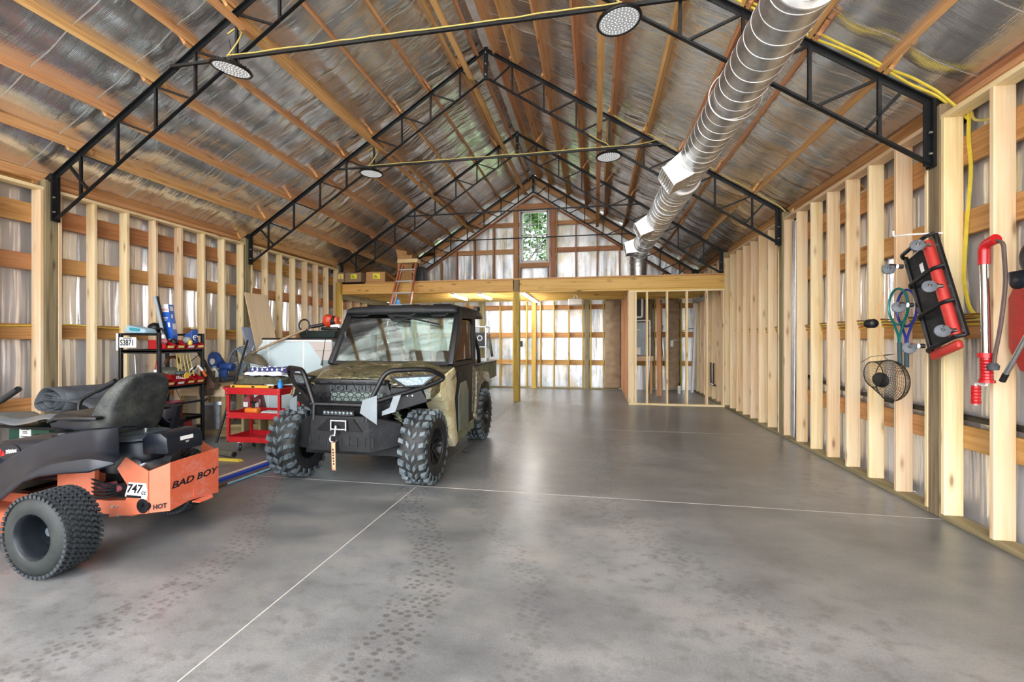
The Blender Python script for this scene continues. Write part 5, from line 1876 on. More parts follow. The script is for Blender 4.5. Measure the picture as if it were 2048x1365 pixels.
G().beam((-6.28, 5.08, .95), (-6.26, 5.09, .87), .04, .045).build('handle', plain('drill_yellow2', 'cdbd28', .4, 0, .1), dr, 30, .01, 2)
single(G().tube(fillet([(-6.15, 5.1, .88), (-6.12, 5.1, .965), (-6.05, 5.1, .985), (-6.0, 5.1, .94)], .04, 4), .018, 8), 'clamp', plain('clamp_orange', 'c25a26', .45, 0, .15), 'orange clamp beside the yellow drill on the rack', 'clamp')
single(G().beam((-6.0, 5.12, .885), (-5.86, 5.2, .95), .03, .02), 'pry_bar', plain('pry_yellow', 'c7a83a', .5, 0, .1), 'yellow and wood pry tool lying on the lower rack shelf', 'tool', ang=0)
# goods on the top shelf
pcase = thing('plastic_case', 'pale blue plastic case lying across the rack top', 'case', (-6.28, 5.2, 1.6))
(G().hexa([(-6.42, 5.08, 1.60), (-6.10, 5.12, 1.60), (-6.12, 5.32, 1.60), (-6.44, 5.3, 1.60)], [(-6.40, 5.1, 1.72), (-6.14, 5.14, 1.66), (-6.14, 5.30, 1.66), (-6.42, 5.28, 1.72)])).build('case_body', plain('ice_blue', '9fc0d0', .35, 0, .1), pcase, 30, .02, 2)
G().tube([(-6.32, 5.09, 1.66), (-6.20, 5.12, 1.64)], .02, 8).build('case_handle', plain('teal_print', '3aa0ad', .4, 0, .05), pcase)
cart = thing('tall_carton', 'tall blue and white tool carton leaning on the rack top', 'carton', (-6.1, 5.5, 1.38))
q0 = [(-6.17, 5.46, 1.365), (-6.03, 5.48, 1.365), (-6.06, 5.59, 1.365), (-6.20, 5.57, 1.365)]
tl = Vector((-.06, -.04, .66))
q1 = [tuple(Vector(p) + tl) for p in q0]
G().hexa(q0, q1).build('carton_body', plain('carton_blue', '1f5fc4', .4, 0, .06), cart, 0)
nf0 = (Vector(q0[1]) - Vector(q0[0])).normalized()


def on_carton(a, b, s0, s1, e=.0015):
    """quad on the door-side face; a..b across, s0..s1 up"""
    A, B = Vector(q0[0]), Vector(q0[1])
    o = Vector((.0, -1, 0)) * e
    return [A.lerp(B, a) + tl * s0 + o, A.lerp(B, b) + tl * s0 + o, A.lerp(B, b) + tl * s1 + o, A.lerp(B, a) + tl * s1 + o]


g = G()
for a, b, s0, s1 in ((0, 1, .83, 1.0), (0, 1, .0, .24), (.08, .8, .70, .715), (.08, .75, .67, .685), (.08, .65, .64, .655), (.70, .92, .50, .60), (.05, .2, .52, .57), (.05, .2, .44, .49), (.05, .2, .36, .41), (.2, .42, .29, .34)):
    g.add(on_carton(a, b, s0, s1), [(0, 1, 2, 3)])
g.build('carton_print', M_WHITE, cart, 0, 0, 2, .0008, fix=False)['kind'] = 'stuff'
c_ = Vector(q0[0]).lerp(Vector(q0[1]), .5) + tl * .88 + Vector((0, -.0025, 0))
text('lettering', 'LENOX', .038, plain('carton_red', 'c22a2a', .5, 0, .05), cart, frame(c_, nf0, tl), .0005, 0, .0006, .9)
ga, gb = Vector(q0[1]), Vector(q0[2])
g = G()
for a, b, s0, s1 in ((.2, .8, .86, .96), (.25, .6, .70, .78), (.3, .9, .45, .58), (.15, .7, .05, .2)):
    o = Vector((.0015, 0, 0))
    g.add([ga.lerp(gb, a) + tl * s0 + o, ga.lerp(gb, b) + tl * s0 + o, ga.lerp(gb, b) + tl * s1 + o, ga.lerp(gb, a) + tl * s1 + o], [(0, 1, 2, 3)])
g.build('carton_side_print', M_WHITE, cart, 0, 0, 2, .0008, fix=False)['kind'] = 'stuff'
g = G().beam((-6.10, 5.43, 1.37), (-6.20, 5.33, 2.13), .05, .012, (0, 1, 0))
gt = thing('angle_profile', 'grey and black angle profile standing up beside the blue carton', 'profile', (-6.05, 5.4, 1.38))
g.build('grey_face', M_LBLUE if 0 else plain('grey_profile', 'a7b0b4', .4, 0, .08), gt, 0)
G().beam((-6.07, 5.435, 1.37), (-6.165, 5.345, 2.13), .03, .012, (0, 1, 0)).build('black_face', M_BLK2, gt, 0)
single(G().lathe([(.0, .0), (.05, .0), (.05, .02), (.035, .16), (.02, .22), (.0, .22)], (-6.08, 5.36, 1.362), (0, 0, 1), 16), 'white_bottle', M_WHITE, 'white nozzle bottle at the foot of the grey profile', 'bottle')
cp = thing('peaked_hat', 'black peaked cap lying behind the grey profile on the rack', 'cap', (-6.36, 5.5, 1.62))
G().ell((-6.34, 5.46, 1.68), (.09, .09, .08)).build('crown', M_BLK2, cp)
single(G().tube(arc((-6.16, 5.38, 1.60), .07, 0, PI, 10, 'XZ'), .018, 8), 'earmuffs', M_BLK2, 'black headband arching over the rack rail', 'earmuffs')
pouch = thing('navy_pouch', 'navy pouch with a white emblem in the last upper bin', 'pouch', (-5.9, 5.66, 1.45))
G().hexa([(-5.98, 5.56, 1.45), (-5.82, 5.57, 1.45), (-5.82, 5.68, 1.45), (-5.98, 5.68, 1.45)], [(-5.96, 5.57, 1.58), (-5.86, 5.61, 1.66), (-5.84, 5.70, 1.67), (-5.96, 5.69, 1.60)]).build('bag', M_BLUE, pouch, 30, .015, 2)
G().tube(arc((-5.815, 5.625, 1.54), .035, .3, 4.6, 10, 'YZ'), .007, 6).build('emblem', M_WHITE, pouch)
G().ell((-5.815, 5.62, 1.545), (.006, .012, .012), 8, 6).build('emblem_dot', M_WHITE, pouch)
# hangings under the upper shelf
for k in range(5):
    y = 5.36 + .05 * k
    single(G().tube([(-5.86, y, 1.30), (-5.85 + .012 * k, y + .03, .98)], .007, 6), 'zip_lead', M_YELD, '%s of the thin yellow rods hanging under the upper rack shelf' % ('first', 'second', 'third', 'fourth', 'fifth')[k], 'rod', 'yellow rods under the shelf')
single(G().loft([[(-6.2, y, z) for y, z in ((5.2, .98), (5.7, .98), (5.65, 1.08 + .03), (5.3, 1.12))], [(-5.98, y, z) for y, z in ((5.25, .97), (5.68, .97), (5.6, 1.04), (5.35, 1.06))]]), 'rope_coil', plain('grey_mesh', '8c9080', .7, 0, .3, 25, .3), 'grey green netting heaped on the lower rack shelf', 'netting', bev=.02)
single(G().tube(arc((-6.02, 5.45, 1.14), .12, .2, 2.9, 10, 'YZ'), .022, 8), 'leather_strap', plain('leather', '6b3d22', .5, 0, .2), 'brown leather strap arching over the netting on the rack', 'strap')
# third shelf
bk = thing('red_pail', 'faded red pail on the low rack shelf', 'pail', (-5.985, 5.42, .38))
G().lathe([(.0, .0), (.105, .0), (.128, .22), (.135, .225), (.135, .24), (.125, .24), (.10, .01), (.0, .01)], (-5.985, 5.42, .38), (0, 0, 1), 28).build('pail_body', plain('faded_red', '93323c', .4, 0, .15), bk)
g = G()
for s in (-1, 1):
    g.tube([(-5.985, 5.42 + s * .13, .61), (-5.985, 5.42 + s * .05, .79)], .006, 6)
g.build('pail_handle', M_CRATE, bk)
single(G().bb(-6.1, 5.30, .0, -5.84, 5.60, .335), 'red_box', plain('red_case', '9c1c22', .35, 0, .1), 'red case on the floor below the faded pail', 'case', ang=30, bev=.01)
# ------------------------------------------------------------------ beside the mower: covers, mats, green box on a trestle
tr = thing('trestle', 'low black tube trestle under the draped grey cover', 'trestle', (-5.95, 3.9, 0))
for y in (3.72, 4.12):
    G().tube(fillet([(-6.42, y, 0), (-6.42, y, .57), (-5.45, y, .57), (-5.45, y, 0)], .06, 4), .018, 8).build('frame_tube', M_BLK, tr)
G().bb(-6.40, 3.72, .36, -5.47, 4.12, .38).build('low_tray', M_BLK, tr, 0)


def cov(a, v):
    x = -6.52 + 1.12 * a
    y = 3.62 + .6 * v
    z = .655 + .03 * math.sin(a * 9 + v * 4) + .03 * noise.noise(Vector((x * 4, y * 5, 1))) + .05 * a * a
    if v < .12 or v > .9:
        z -= .03
    return (x, y, z)


tag(G().grid(cov, 40, 16).build('grey_cover', muddy('stained_cover', '6f777c', '8f7f66', .45, .7, 5), None, 60, 0, 2, .015), 'stained blue grey cover draped over the trestle', 'cover')
rolls = thing('rolled_mat', 'loosely rolled dark grey rubber mat on the stained cover', 'mat', (-5.85, 3.85, .66))


def spiral(a, v):
    t = a * 2 * PI * 3.1
    r = .03 + .020 * t / PI * 1.15
    x = -5.72 + r * 1.35 * math.cos(t) + .35 * 0
    z = .80 + r * .95 * math.sin(t) + .012 * math.sin(t * 2.3 + v)
    return (x + .18 * (v - .5) + .012 * math.sin(t * 3), 3.82 + .5 * v, max(z + .045, .735))


G().grid(spiral, 120, 6).build('roll', M_GREYR, rolls, 60, 0, 2, .011)


def flap(a, v):
    x = -5.98 + .75 * a
    return (x + .05 * v, 3.80 + .5 * v, .75 + .17 * math.sin(PI * min(1, a * 1.1)) ** 2 + .07 * math.sin(a * 8 + 1.0) + .01 * math.sin(v * 7))


G().grid(flap, 50, 8).build('outer_fold', M_GREYR, rolls, 60, 0, 2, .011)
gb_ = thing('green_box', 'dark green metal box with a white label under the grey cover', 'box', (-6.1, 3.95, .38))
G().bb(-6.34, 3.80, .381, -5.78, 4.08, .56).build('box_body', plain('dark_green', '1f4a38', .4, 0, .12), gb_, 30, .01, 2)
G().bb(-6.18, 3.796, .43, -6.02, 3.80, .55).build('label', M_WHITE, gb_, 0)
g = G()
for z, w in ((.525, .11), (.50, .06), (.485, .07), (.45, .12)):
    g.bb(-6.10 - w / 2, 3.794, z, -6.10 + w / 2, 3.797, z + .008)
g.build('label_print', M_INK, gb_, 0)
G().beam((-5.96, 3.79, .47), (-5.80, 3.79, .48), .015, .03).build('latch', M_BLK, gb_, 0)
single(G().loft([[(x, 4.70 + .3 * v, .48 + .012 * k + .05 * v) for x, v in ((-5.9, 0), (-5.35, .1), (-5.3, .6), (-5.9, 1))] for k in (0, 14)]), 'black_tarp', plain('black_tarp', '2c2b2e', .5, 0, .3, 12, .3), 'folded black tarpaulin stacked behind the mower seat', 'tarpaulin', bev=.02)
tt = thing('storage_tote', 'dark blue grey tote standing behind the mower', 'tote', (-5.5, 4.95, 0))
G().hexa([(-5.85, 4.72, 0), (-5.42, 4.72, 0), (-5.42, 5.02, 0), (-5.85, 5.02, 0)], [(-5.9, 4.68, .44), (-5.36, 4.68, .44), (-5.36, 5.03, .44), (-5.9, 5.03, .44)]).build('tub_body', M_NAVY, tt, 30, .02, 2)
G().bb(-5.92, 4.66, .44, -5.34, 5.03, .475).build('lid', M_BLK2, tt, 30, .01, 2)
# ------------------------------------------------------------------ bench, saw, fan, tub, timbers
bn = thing('work_bench', 'rough plywood bench behind the red cart carrying the blue saw', 'bench', (-6.0, 6.3, 0))
board('bench_top', (-6.6, 6.33, .80), (-5.68, 6.33, .80), .66, .04, M_CRATE, bn)
board('apron', (-6.6, 6.02, .70), (-5.68, 6.02, .70), .03, .16, M_PLY, bn)
for x in (-6.5, -5.74):
    for y in (6.08, 6.6):
        board('leg', (x, y, 0), (x, y, .78), .07, .07, M_CRATE, bn, (0, 1, 0))
for k, (z, y) in enumerate(((.06, 6.78), (.06, 6.98), (.19, 6.86))):
    tag(board('timber', (-5.75, y, z + .01), (-4.2, y, z + .01), .19, .13, M_CRATE), ('bottom front landscape timber under the pale cabinet', 'bottom rear landscape timber under the pale cabinet', 'top landscape timber of the stack behind the red cart')[k], 'timber', 'stacked timbers')
# long skid of planks in front of the bench
tag(board('skid_plank', (-5.70, 5.95, .10), (-4.35, 6.25, .10), .05, .19, M_CRATE, None), 'pale plank on edge on the floor behind the red cart', 'plank')
tub = thing('washtub', 'galvanised washtub with ribbed sides and a drop handle under the bench', 'tub', (-6.0, 6.25, 0))
g = G().lathe([(.0, .09), (.185, .09), (.235, .46), (.245, .46), (.247, .475), (.232, .475), (.18, .10), (.0, .10)], (-6.02, 6.26, 0), (0, 0, 1), 40)
for z in (.19, .22, .33, .36):
    r = .185 + .05 * (z - .09) / .37
    g.lathe([(r, -.006), (r + .006, 0), (r, .006)], (-6.02, 6.26, z), (0, 0, 1), 40)
g.build('tub_body', M_GALV, tub)
G().tube(arc((-5.79, 6.20, .42), .05, -2.8, -.3, 8, 'YZ'), .007, 6).build('handle', M_ZINC, tub)
G().bb(-6.15, 6.1, .0, -5.85, 6.4, .09).build('foot_block', M_CRATE, tub, 0)
saw = thing('mitre_saw', 'blue chop saw with a round guard on the bench', 'saw', (-6.15, 6.45, .82))
G().bb(-6.36, 6.25, .82, -5.93, 6.56, .90).build('base', M_GREYR, saw, 30, .01, 2)
G().tube([(-6.2, 6.52, .90), (-6.18, 6.50, 1.10), (-6.2, 6.42, 1.22)], [.06, .05, .05], 12).build('arm', M_BLUE, saw)
G().lathe([(.0, -.04), (.13, -.04), (.14, -.02), (.14, .02), (.13, .04), (0, .04)], (-6.22, 6.38, 1.17), (.25, 1, 0), 28).build('blade_guard', M_BLUE, saw)
G().lathe([(.0, .0), (.05, 0), (.05, .02), (0, .02)], (-6.21, 6.335, 1.15), (-.25, -1, 0), 20).build('hub', M_WHITE, saw)
G().lathe([(.0, -.1), (.06, -.1), (.068, -.08), (.068, .08), (.06, .1), (0, .1)], (-6.02, 6.42, 1.06), (1, .2, 0), 20).build('motor', M_BLUE, saw)
G().bb(-6.12, 6.27, .86, -5.93, 6.36, 1.02).build('handle_box', M_BLUE, saw, 30, .03, 2)
fan = thing('drum_fan', 'round grey floor fan with a radial wire guard behind the black pole', 'fan', (-5.86, 6.75, .8))
fc = Vector((-5.96, 6.80, 1.14))
fa = Vector((.55, -.83, .05)).normalized()
G().lathe([(.265, -.09), (.275, -.09), (.28, .06), (.265, .06)], fc, fa, 40, True).build('drum', plain('fan_grey', '5d6870', .4, .2, .1), fan)
u1 = fa.orthogonal().normalized()
w1 = fa.cross(u1)
g = G()
for i in range(12):
    a = 2 * PI * i / 12
    d = u1 * math.cos(a) + w1 * math.sin(a)
    g.tube([fc + fa * .06 + d * .03, fc + fa * .065 + d * .27], .004, 5)
for r in [.06 + .03 * k for k in range(8)]:
    g.tube([fc + fa * .063 + (u1 * math.cos(2 * PI * i / 36) + w1 * math.sin(2 * PI * i / 36)) * r for i in range(36)], .0016, 4, True)
g.build('guard', plain('guard_wire', 'b9c2c8', .35, .5, .1), fan)
g = G()
for i in range(3):
    a = 2 * PI * i / 3
    d = u1 * math.cos(a) + w1 * math.sin(a)
    e = fa.cross(d)
    g.hexa([fc + d * .05 - e * .05 - fa * .03, fc + d * .05 + e * .05 + fa * .0, fc + d * .24 + e * .13 + fa * .02, fc + d * .24 - e * .05 - fa * .04],
           [fc + d * .05 - e * .05 - fa * .024, fc + d * .05 + e * .05 + fa * .006, fc + d * .24 + e * .13 + fa * .026, fc + d * .24 - e * .05 - fa * .034])
g.lathe([(.0, -.06), (.05, -.06), (.05, .04), (0, .05)], fc, fa, 20)
g.build('blades', plain('fan_blade', '79858c', .4, .2, .1), fan, 0)
g = G().tube(fillet([fc - u1 * .0 + w1 * .28, fc + w1 * .28 + Vector((0, .05, -.3)), fc - w1 * .28 + Vector((0, .05, -.3)), fc - w1 * .28], .05, 3), .012, 8)
g.build('stand', M_BLK, fan)
jg = thing('white_jug', 'slim white plastic bottle on the bench before the saw', 'bottle', (-5.99, 6.15, .82))
G().lathe([(.0, .0), (.055, .0), (.058, .02), (.055, .17), (.025, .22), (.025, .24), (0, .24)], (-5.99, 6.14, .82), (0, 0, 1), 20).build('bottle_body', plain('cream_plastic', 'e4e2cf', .4, 0, .04), jg)
G().lathe([(.0, .0), (.03, .0), (.03, .03), (0, .03)], (-5.99, 6.14, 1.055), (0, 0, 1), 14).build('cap', M_LBLUE, jg)
hs = thing('hand_saw', 'large hand saw hung blade down at the far end of the rack', 'saw', (-5.85, 5.82, 1.1))
G().prism([(-6.06, 1.42), (-5.98, 1.42), (-5.66, .90), (-5.70, .86)], 5.82, 5.826, 'Y').build('blade', plain('dark_blade', '3a332d', .45, .4, .2), hs, 0)
G().beam((-6.06, 5.823, 1.46), (-5.98, 5.823, 1.38), .03, .10, (0, 1, 0)).build('handle', plain('saw_handle', '5b3b23', .5, 0, .1), hs, 30, .01, 2)
lp = thing('tool_belt', 'brown leather tool belt hanging off the rack end', 'belt', (-5.83, 5.9, .8))
M_LEA = plain('tool_leather', '5a4232', .55, 0, .3, 12, .3)
for k, (x, z, s) in enumerate(((-5.86, .93, .11), (-5.78, .84, .10), (-5.88, .74, .10))):
    G().hexa([(x - s * .7, 5.84, z - s), (x + s * .7, 5.84, z - s * .8), (x + s * .6, 5.95, z - s * .8), (x - s * .6, 5.95, z - s)], [(x - s * .8, 5.83, z + s * .7), (x + s * .8, 5.83, z + s), (x + s * .8, 5.95, z + s), (x - s * .7, 5.95, z + s * .8)]).build('leather_pocket', M_LEA, lp, 30, .02, 2)
G().tube(fillet([(-5.90, 5.86, 1.02), (-5.98, 5.86, .7), (-5.92, 5.86, .55), (-5.82, 5.86, .62)], .08, 4), .018, 6).build('belt_strap', M_LEA, lp)
# sheets leaning on the wall
tag(board('plywood_sheet', (-6.02, 7.72, .04), (-6.60, 7.74, 2.42), .60, .014, M_PLY, None, (0, -1, 0) if 0 else (1, 0, .25)), 'tall pale plywood sheet leaning on the studs', 'plywood')
tag(board('blue_board', (-6.04, 7.50, .04), (-6.58, 7.50, 1.75), .30, .02, plain('foam_blue', 'a3aec4', .7, 0, .05), None, (1, 0, .3)), 'narrow pale blue board tucked beside the plywood sheet', 'board')
tag(G().tube([(-5.462, 5.63, .0), (-5.60, 6.13, .84), (-5.70, 6.5, 1.50)], .017, 8).build('black_pole', M_BLK), 'slim black pole leaning up from the floor in front of the fan', 'pole')
# ------------------------------------------------------------------ pale panelled cabinet with trimmer on top
cab = thing('pale_cabinet', 'pale mint panelled cabinet with a slanted corner and black lid behind the red cart', 'cabinet', (-4.9, 6.75, .27))
M_MINT = plain('pale_mint', 'c6d6d6', .45, 0, .05, 3)
M_PINKP = plain('pinkish_panel', 'c9bcb2', .5, 0, .05, 3)
Y0, Y1 = 6.50, 7.05
pf = [(-5.655, .275), (-4.15, .275), (-4.15, 1.50), (-5.40, 1.50), (-5.655, 1.22)]
G().prism(pf, Y0 + .02, Y1, 'Y').build('cabinet_body', M_MINT, cab, 0)
for a, b in ((-5.655, -5.305), (-5.295, -4.66), (-4.65, -4.15)):
    p = [(a, .29), (b, .29), (b, 1.48), (a, 1.48)] if a > -5.5 else [(a, .29), (b, .29), (b, 1.48), (-5.40, 1.48), (a, 1.21)]
    G().prism(p, Y0, Y0 + .022, 'Y').build('panel', M_MINT, cab, 30, .004, 1)
for x in (-5.30, -4.655):
    G().bb(x - .012, Y0 - .008, .29, x + .012, Y0 + .01, 1.48).build('joint_strip', M_WHITE, cab, 0)
G().bb(-5.40, Y0 - .02, 1.48, -4.15, Y1, 1.51).build('top_trim', M_WHITE, cab, 0)
G().bb(-5.41, Y0 - .03, 1.51, -4.14, Y1 + .02, 1.54).build('lid', M_BLK, cab, 30, .004, 1)
G().prism([(-4.56, 1.47), (-4.15, 1.47), (-4.15, 1.19), (-4.34, 1.19)], Y0 - .012, Y0, 'Y').build('gable_panel', M_PINKP, cab, 0)
G().prism([(-4.45, 1.335), (-4.15, 1.335), (-4.15, 1.33), (-4.45, 1.33)], Y0 - .016, Y0 - .01, 'Y').build('panel_joint', M_GREYR, cab, 0)
G().prism([(-4.33, 1.18), (-4.15, 1.18), (-4.15, .6), (-4.29, .9)], Y0 - .012, Y0, 'Y').build('grey_panel', plain('panel_grey', '8d9794', .5, 0, .05), cab, 0)
crt = thing('dark_crate', 'low dark green crate on top of the pale cabinet', 'crate', (-4.5, 6.8, 1.54))
G().hexa([(-4.80, 6.62, 1.54), (-4.18, 6.62, 1.54), (-4.18, 7.0, 1.54), (-4.80, 7.0, 1.54)], [(-4.85, 6.6, 1.66), (-4.15, 6.6, 1.66), (-4.15, 7.02, 1.66), (-4.85, 7.02, 1.66)]).build('crate_body', plain('crate_green', '15241f', .45, 0, .15), crt, 30, .01, 1)
trm = thing('string_trimmer', 'string trimmer with an orange engine lying across the crate, head hanging down', 'trimmer', (-4.6, 6.45, 1.7))
pA, pB = Vector((-5.40, 6.30, 1.32)), Vector((-4.56, 6.55, 1.72))
G().tube([pA, pB], .021, 10).build('shaft', plain('tan_shaft', '9c8466', .45, .2, .1), trm)
G().tube([pB, (-4.38, 6.62, 1.76)], .03, 10).build('clutch_tube', M_BLK2, trm)
g = G().lathe([(.0, -.10), (.05, -.095), (.095, -.05), (.105, .01), (.095, .07), (.06, .10), (.0, .105)], (-4.32, 6.68, 1.82), (.35, 0, 1), 20)
g.build('engine_cover', plain('engine_orange', 'c4401f', .35, 0, .12), trm)
G().lathe([(.0, -.03), (.085, -.03), (.09, .0), (.085, .06), (.05, .07), (.0, .07)], (-4.25, 6.69, 1.815), (1, 0, .15), 18).build('recoil_starter', M_BLK2, trm)
G().lathe([(.0, .06), (.075, .06), (.07, .10), (.03, .115), (.0, .115)], (-4.25, 6.69, 1.815), (1, 0, .15), 16).build('side_cover', plain('engine_orange2', 'c9502f', .3, 0, .12), trm)
G().bb(-4.27, 6.62, 1.70, -4.10, 6.74, 1.765).build('fuel_tank', M_WHITE, trm, 30, .025, 3)
G().bb(-4.42, 6.6, 1.665, -4.12, 6.75, 1.72).build('engine_base', M_BLK2, trm, 30, .015, 2)
g = G().tube(arc(Vector((-4.66, 6.52, 1.745)), .095, -.6, 4.0, 16, 'XZ'), .013, 8)
g.build('loop_handle', M_BLK2, trm)
G().tube([(-4.62, 6.53, 1.70), (-4.60, 6.5, 1.60)], .016, 8).build('trigger', M_BLK2, trm)
hd = pA + Vector((-.03, -.01, -.03))
M_CLAY = muddy('muddy_guard', '4a4436', '77694a', .4, .65, 9)
G().tube([pA + Vector((.03, .01, .015)), hd, hd + Vector((-.02, 0, -.05))], [.03, .045, .04], 12).build('gear_head', M_CLAY, trm)
G().lathe([(.0, .0), (.06, .0), (.075, -.03), (.07, -.06), (0, -.065)], hd + Vector((0, 0, -.03)), (-.2, -.2, 1), 20).build('spool', plain('spool_black', '3a362c', .6, 0, .2), trm)


def guard(a, v):
    an = -2.2 + 2.6 * a
    r = .05 + .20 * v
    return (hd.x + r * math.cos(an) * .95 + .06, hd.y - .02 + r * math.sin(an) * .5, hd.z - .01 - .13 * v * v - .05 * v * math.cos(an))


G().grid(guard, 12, 6).build('debris_guard', M_CLAY, trm, 50, 0, 2, .008)
# ------------------------------------------------------------------ red three-tier cart and its load
rc = thing('service_cart', 'red three tier service cart on chrome casters', 'cart', (-4.47, 5.41, 0))
CX0, CX1, CY0, CY1 = -4.87, -4.06, 5.18, 5.62
for x, y in ((CX0, CY0), (CX1 - .035, CY0), (CX0, CY1 - .035), (CX1 - .035, CY1 - .035)):
    G().bb(x, y, .13, x + .035, y + .035, .86).build('corner_post', M_RED, rc, 30, .003, 1)
for z0, z1 in ((.14, .215), (.455, .54), (.78, .865)):
    o = .0 if z1 < .8 else .012
    g = G().bb(CX0, CY0, z0, CX1, CY1, z0 + .012)
    for a in ((CX0 - o, CY0 - o, CX1 + o, CY0 + .008), (CX0 - o, CY1 - .008, CX1 + o, CY1 + o), (CX0 - o, CY0, CX0 + .008, CY1), (CX1 - .008, CY0, CX1 + o, CY1)):
        g.bb(a[0], a[1], z0, a[2], a[3], z1)
    t_ = g.build('tray', M_RED, rc, 30, .003, 1)
    for x in (CX0 + .018, CX1 - .018):
        for z in (z0 + .02, z1 - .015):
            G().cyl((x, CY0 - .016, z), (x, CY0, z), .007, 8).build('bolt', M_ZINC, t_)
for x, y in ((-4.74, 5.27), (-4.16, 5.27), (-4.74, 5.54), (-4.16, 5.54)):
    w_ = G().lathe([(.0, -.018), (.03, -.018), (.052, -.014), (.056, 0), (.052, .014), (.03, .018), (0, .018)], (x + .01, y - .02, .056), (1, .4, 0), 22).build('caster', M_GREYR, rc)
    G().beam((x, y, .14), (x + .008, y - .016, .06), .045, .03, (0, 1, 0)).build('fork', M_CHROME, w_, 0)
    G().lathe([(.0, -.021), (.028, -.021), (.03, 0), (.028, .021), (0, .021)], (x + .01, y - .02, .056), (1, .4, 0), 16).build('wheel_disc', M_CHROME, w_)
G().tube(fillet([(CX0, CY0 + .04, .82), (CX0 - .10, CY0 + .04, .86), (CX0 - .10, CY1 - .04, .86), (CX0, CY1 - .04, .82)], .04, 4), .013, 8).build('push_handle', M_RED, rc)
lv_ = thing('spirit_level', 'yellow level lying along the front lip of the red cart', 'level', (-4.5, 5.24, .866))
G().bb(-4.83, 5.20, .866, -4.20, 5.25, .90).build('level_body', plain('level_amber', 'd9a53a', .4, 0, .08), lv_, 30, .004, 1)
for x in (-4.80, -4.5, -4.24):
    G().bb(x, 5.197, .872, x + .04, 5.2, .894).build('vial', M_BLK, lv_, 0)
single(G().bb(-4.80, 5.26, .866, -4.40, 5.31, .905), 'dark_strip', M_BLK2, 'black patterned strip behind the yellow level on the cart', 'strip', ang=30, bev=.004)


def cloth(name, x0, x1, y0, y1, z0, z1, mat, seed, nu=26, nv=18, amp=.012):
    def top(a, v):
        x, y = x0 + (x1 - x0) * a, y0 + (y1 - y0) * v
        e = min(a, 1 - a, v, 1 - v)
        z = z1 + amp * noise.noise(Vector((x * 12, y * 12, seed))) * 2 - (.02 * (1 - e / .06) ** 2 if e < .06 else 0)
        return (x + .012 * noise.noise(Vector((x * 9, y * 9, seed + 3))), y + .012 * noise.noise(Vector((y * 9, x * 9, seed + 5))), max(z, z0 + .012))
    g = G().grid(top, nu, nv)
    n = nu + 1
    base = len(g.v)
    for i in range(base):
        p = g.v[i]
        g.v.append((p[0], p[1], z0 + .001))
    for i in range(nu):
        g.f.append((i, i + 1, base + i + 1, base + i)); g.mi.append(0)
        k = nv * n
        g.f.append((k + i, k + i + 1, base + k + i + 1, base + k + i)); g.mi.append(0)
    for j in range(nv):
        g.f.append((j * n, (j + 1) * n, base + (j + 1) * n, base + j * n)); g.mi.append(0)
        g.f.append((j * n + nu, (j + 1) * n + nu, base + (j + 1) * n + nu, base + j * n + nu)); g.mi.append(0)
    return g.build(name, mat, None, 50)


tag(cloth('folded_jacket', -4.74, -4.08, 5.27, 5.58, .908, 1.0, plain('olive_cloth', '4d4a37', .9, 0, .25, 20, .4), 2), 'folded olive work jacket under the flag on the cart', 'jacket')
fl_ = thing('folded_flag', 'folded blue flag with white stars on the olive jacket', 'flag', (-4.38, 5.42, 1.0))
f1 = cloth('white_fold', -4.68, -4.12, 5.28, 5.56, 1.03, 1.075, plain('white_cloth', 'dcdad6', .8, 0, .08, 20, .3), 7, amp=.014)
f1.parent = fl_
f1.location = -Vector(fl_.location)
f2 = cloth('blue_fold', -4.66, -4.06, 5.34, 5.57, 1.068, 1.125, plain('navy_cloth', '26306a', .8, 0, .15, 20, .3), 4, amp=.018)
f2.parent = fl_
f2.location = -Vector(fl_.location)
g = G()
rr = random.Random(5)
for k in range(16):
    cx, cy = -4.62 + .065 * (k % 8) + .02 * (k // 8), 5.38 + .10 * (k // 8)
    pts = []
    for i in range(10):
        r = .024 if i % 2 == 0 else .010
        a = PI / 2 + PI * i / 5
        pts.append((cx + r * math.cos(a), cy + r * math.sin(a)))
    zt = 1.125 + .036 * noise.noise(Vector((cx * 12, cy * 12, 4))) + .004
    g.prism(pts, zt - .014, zt + .003, 'Z')
g.build('star', M_WHITE, fl_, 0)['kind'] = 'stuff'
g = G()
for k in range(7):
    x = -4.60 + .075 * k
    pts = [(x + (.022 if i % 2 == 0 else .009) * math.cos(PI / 2 + PI * i / 5), 1.105 + (.022 if i % 2 == 0 else .009) * math.sin(PI / 2 + PI * i / 5)) for i in range(10)]
    g.prism(pts, 5.332, 5.338, 'Y')
g.build('front_star', M_WHITE, fl_, 0)['kind'] = 'stuff'
single(G().lathe([(.0, .0), (.03, .0), (.03, .07), (.012, .085), (.012, .12), (0, .12)], (-4.10, 5.24, .867), (0, 0, 1), 16), 'blue_spray', plain('bright_blue', '2b8fd6', .35, 0, .08), 'bright blue spray bottle at the corner of the red cart', 'bottle')
single(G().bb(-4.28, 5.21, .902, -4.18, 5.24, .912), 'paper_slip', M_WHITE, 'white slip on the end of the level', 'paper')
ob = thing('soap_bottle', 'orange pump bottle on the middle tray of the red cart', 'bottle', (-4.62, 5.36, .47))
G().bb(-4.73, 5.32, .468, -4.53, 5.42, .575).build('bottle_body', plain('soap_orange', 'e07a22', .35, 0, .08), ob, 30, .03, 3)
G().cyl((-4.62, 5.37, .575), (-4.62, 5.37, .635), .018, 10).build('neck', M_BLK2, ob)
G().bb(-4.66, 5.35, .635, -4.58, 5.39, .66).build('pump_head', M_BLK2, ob, 30, .006, 1)
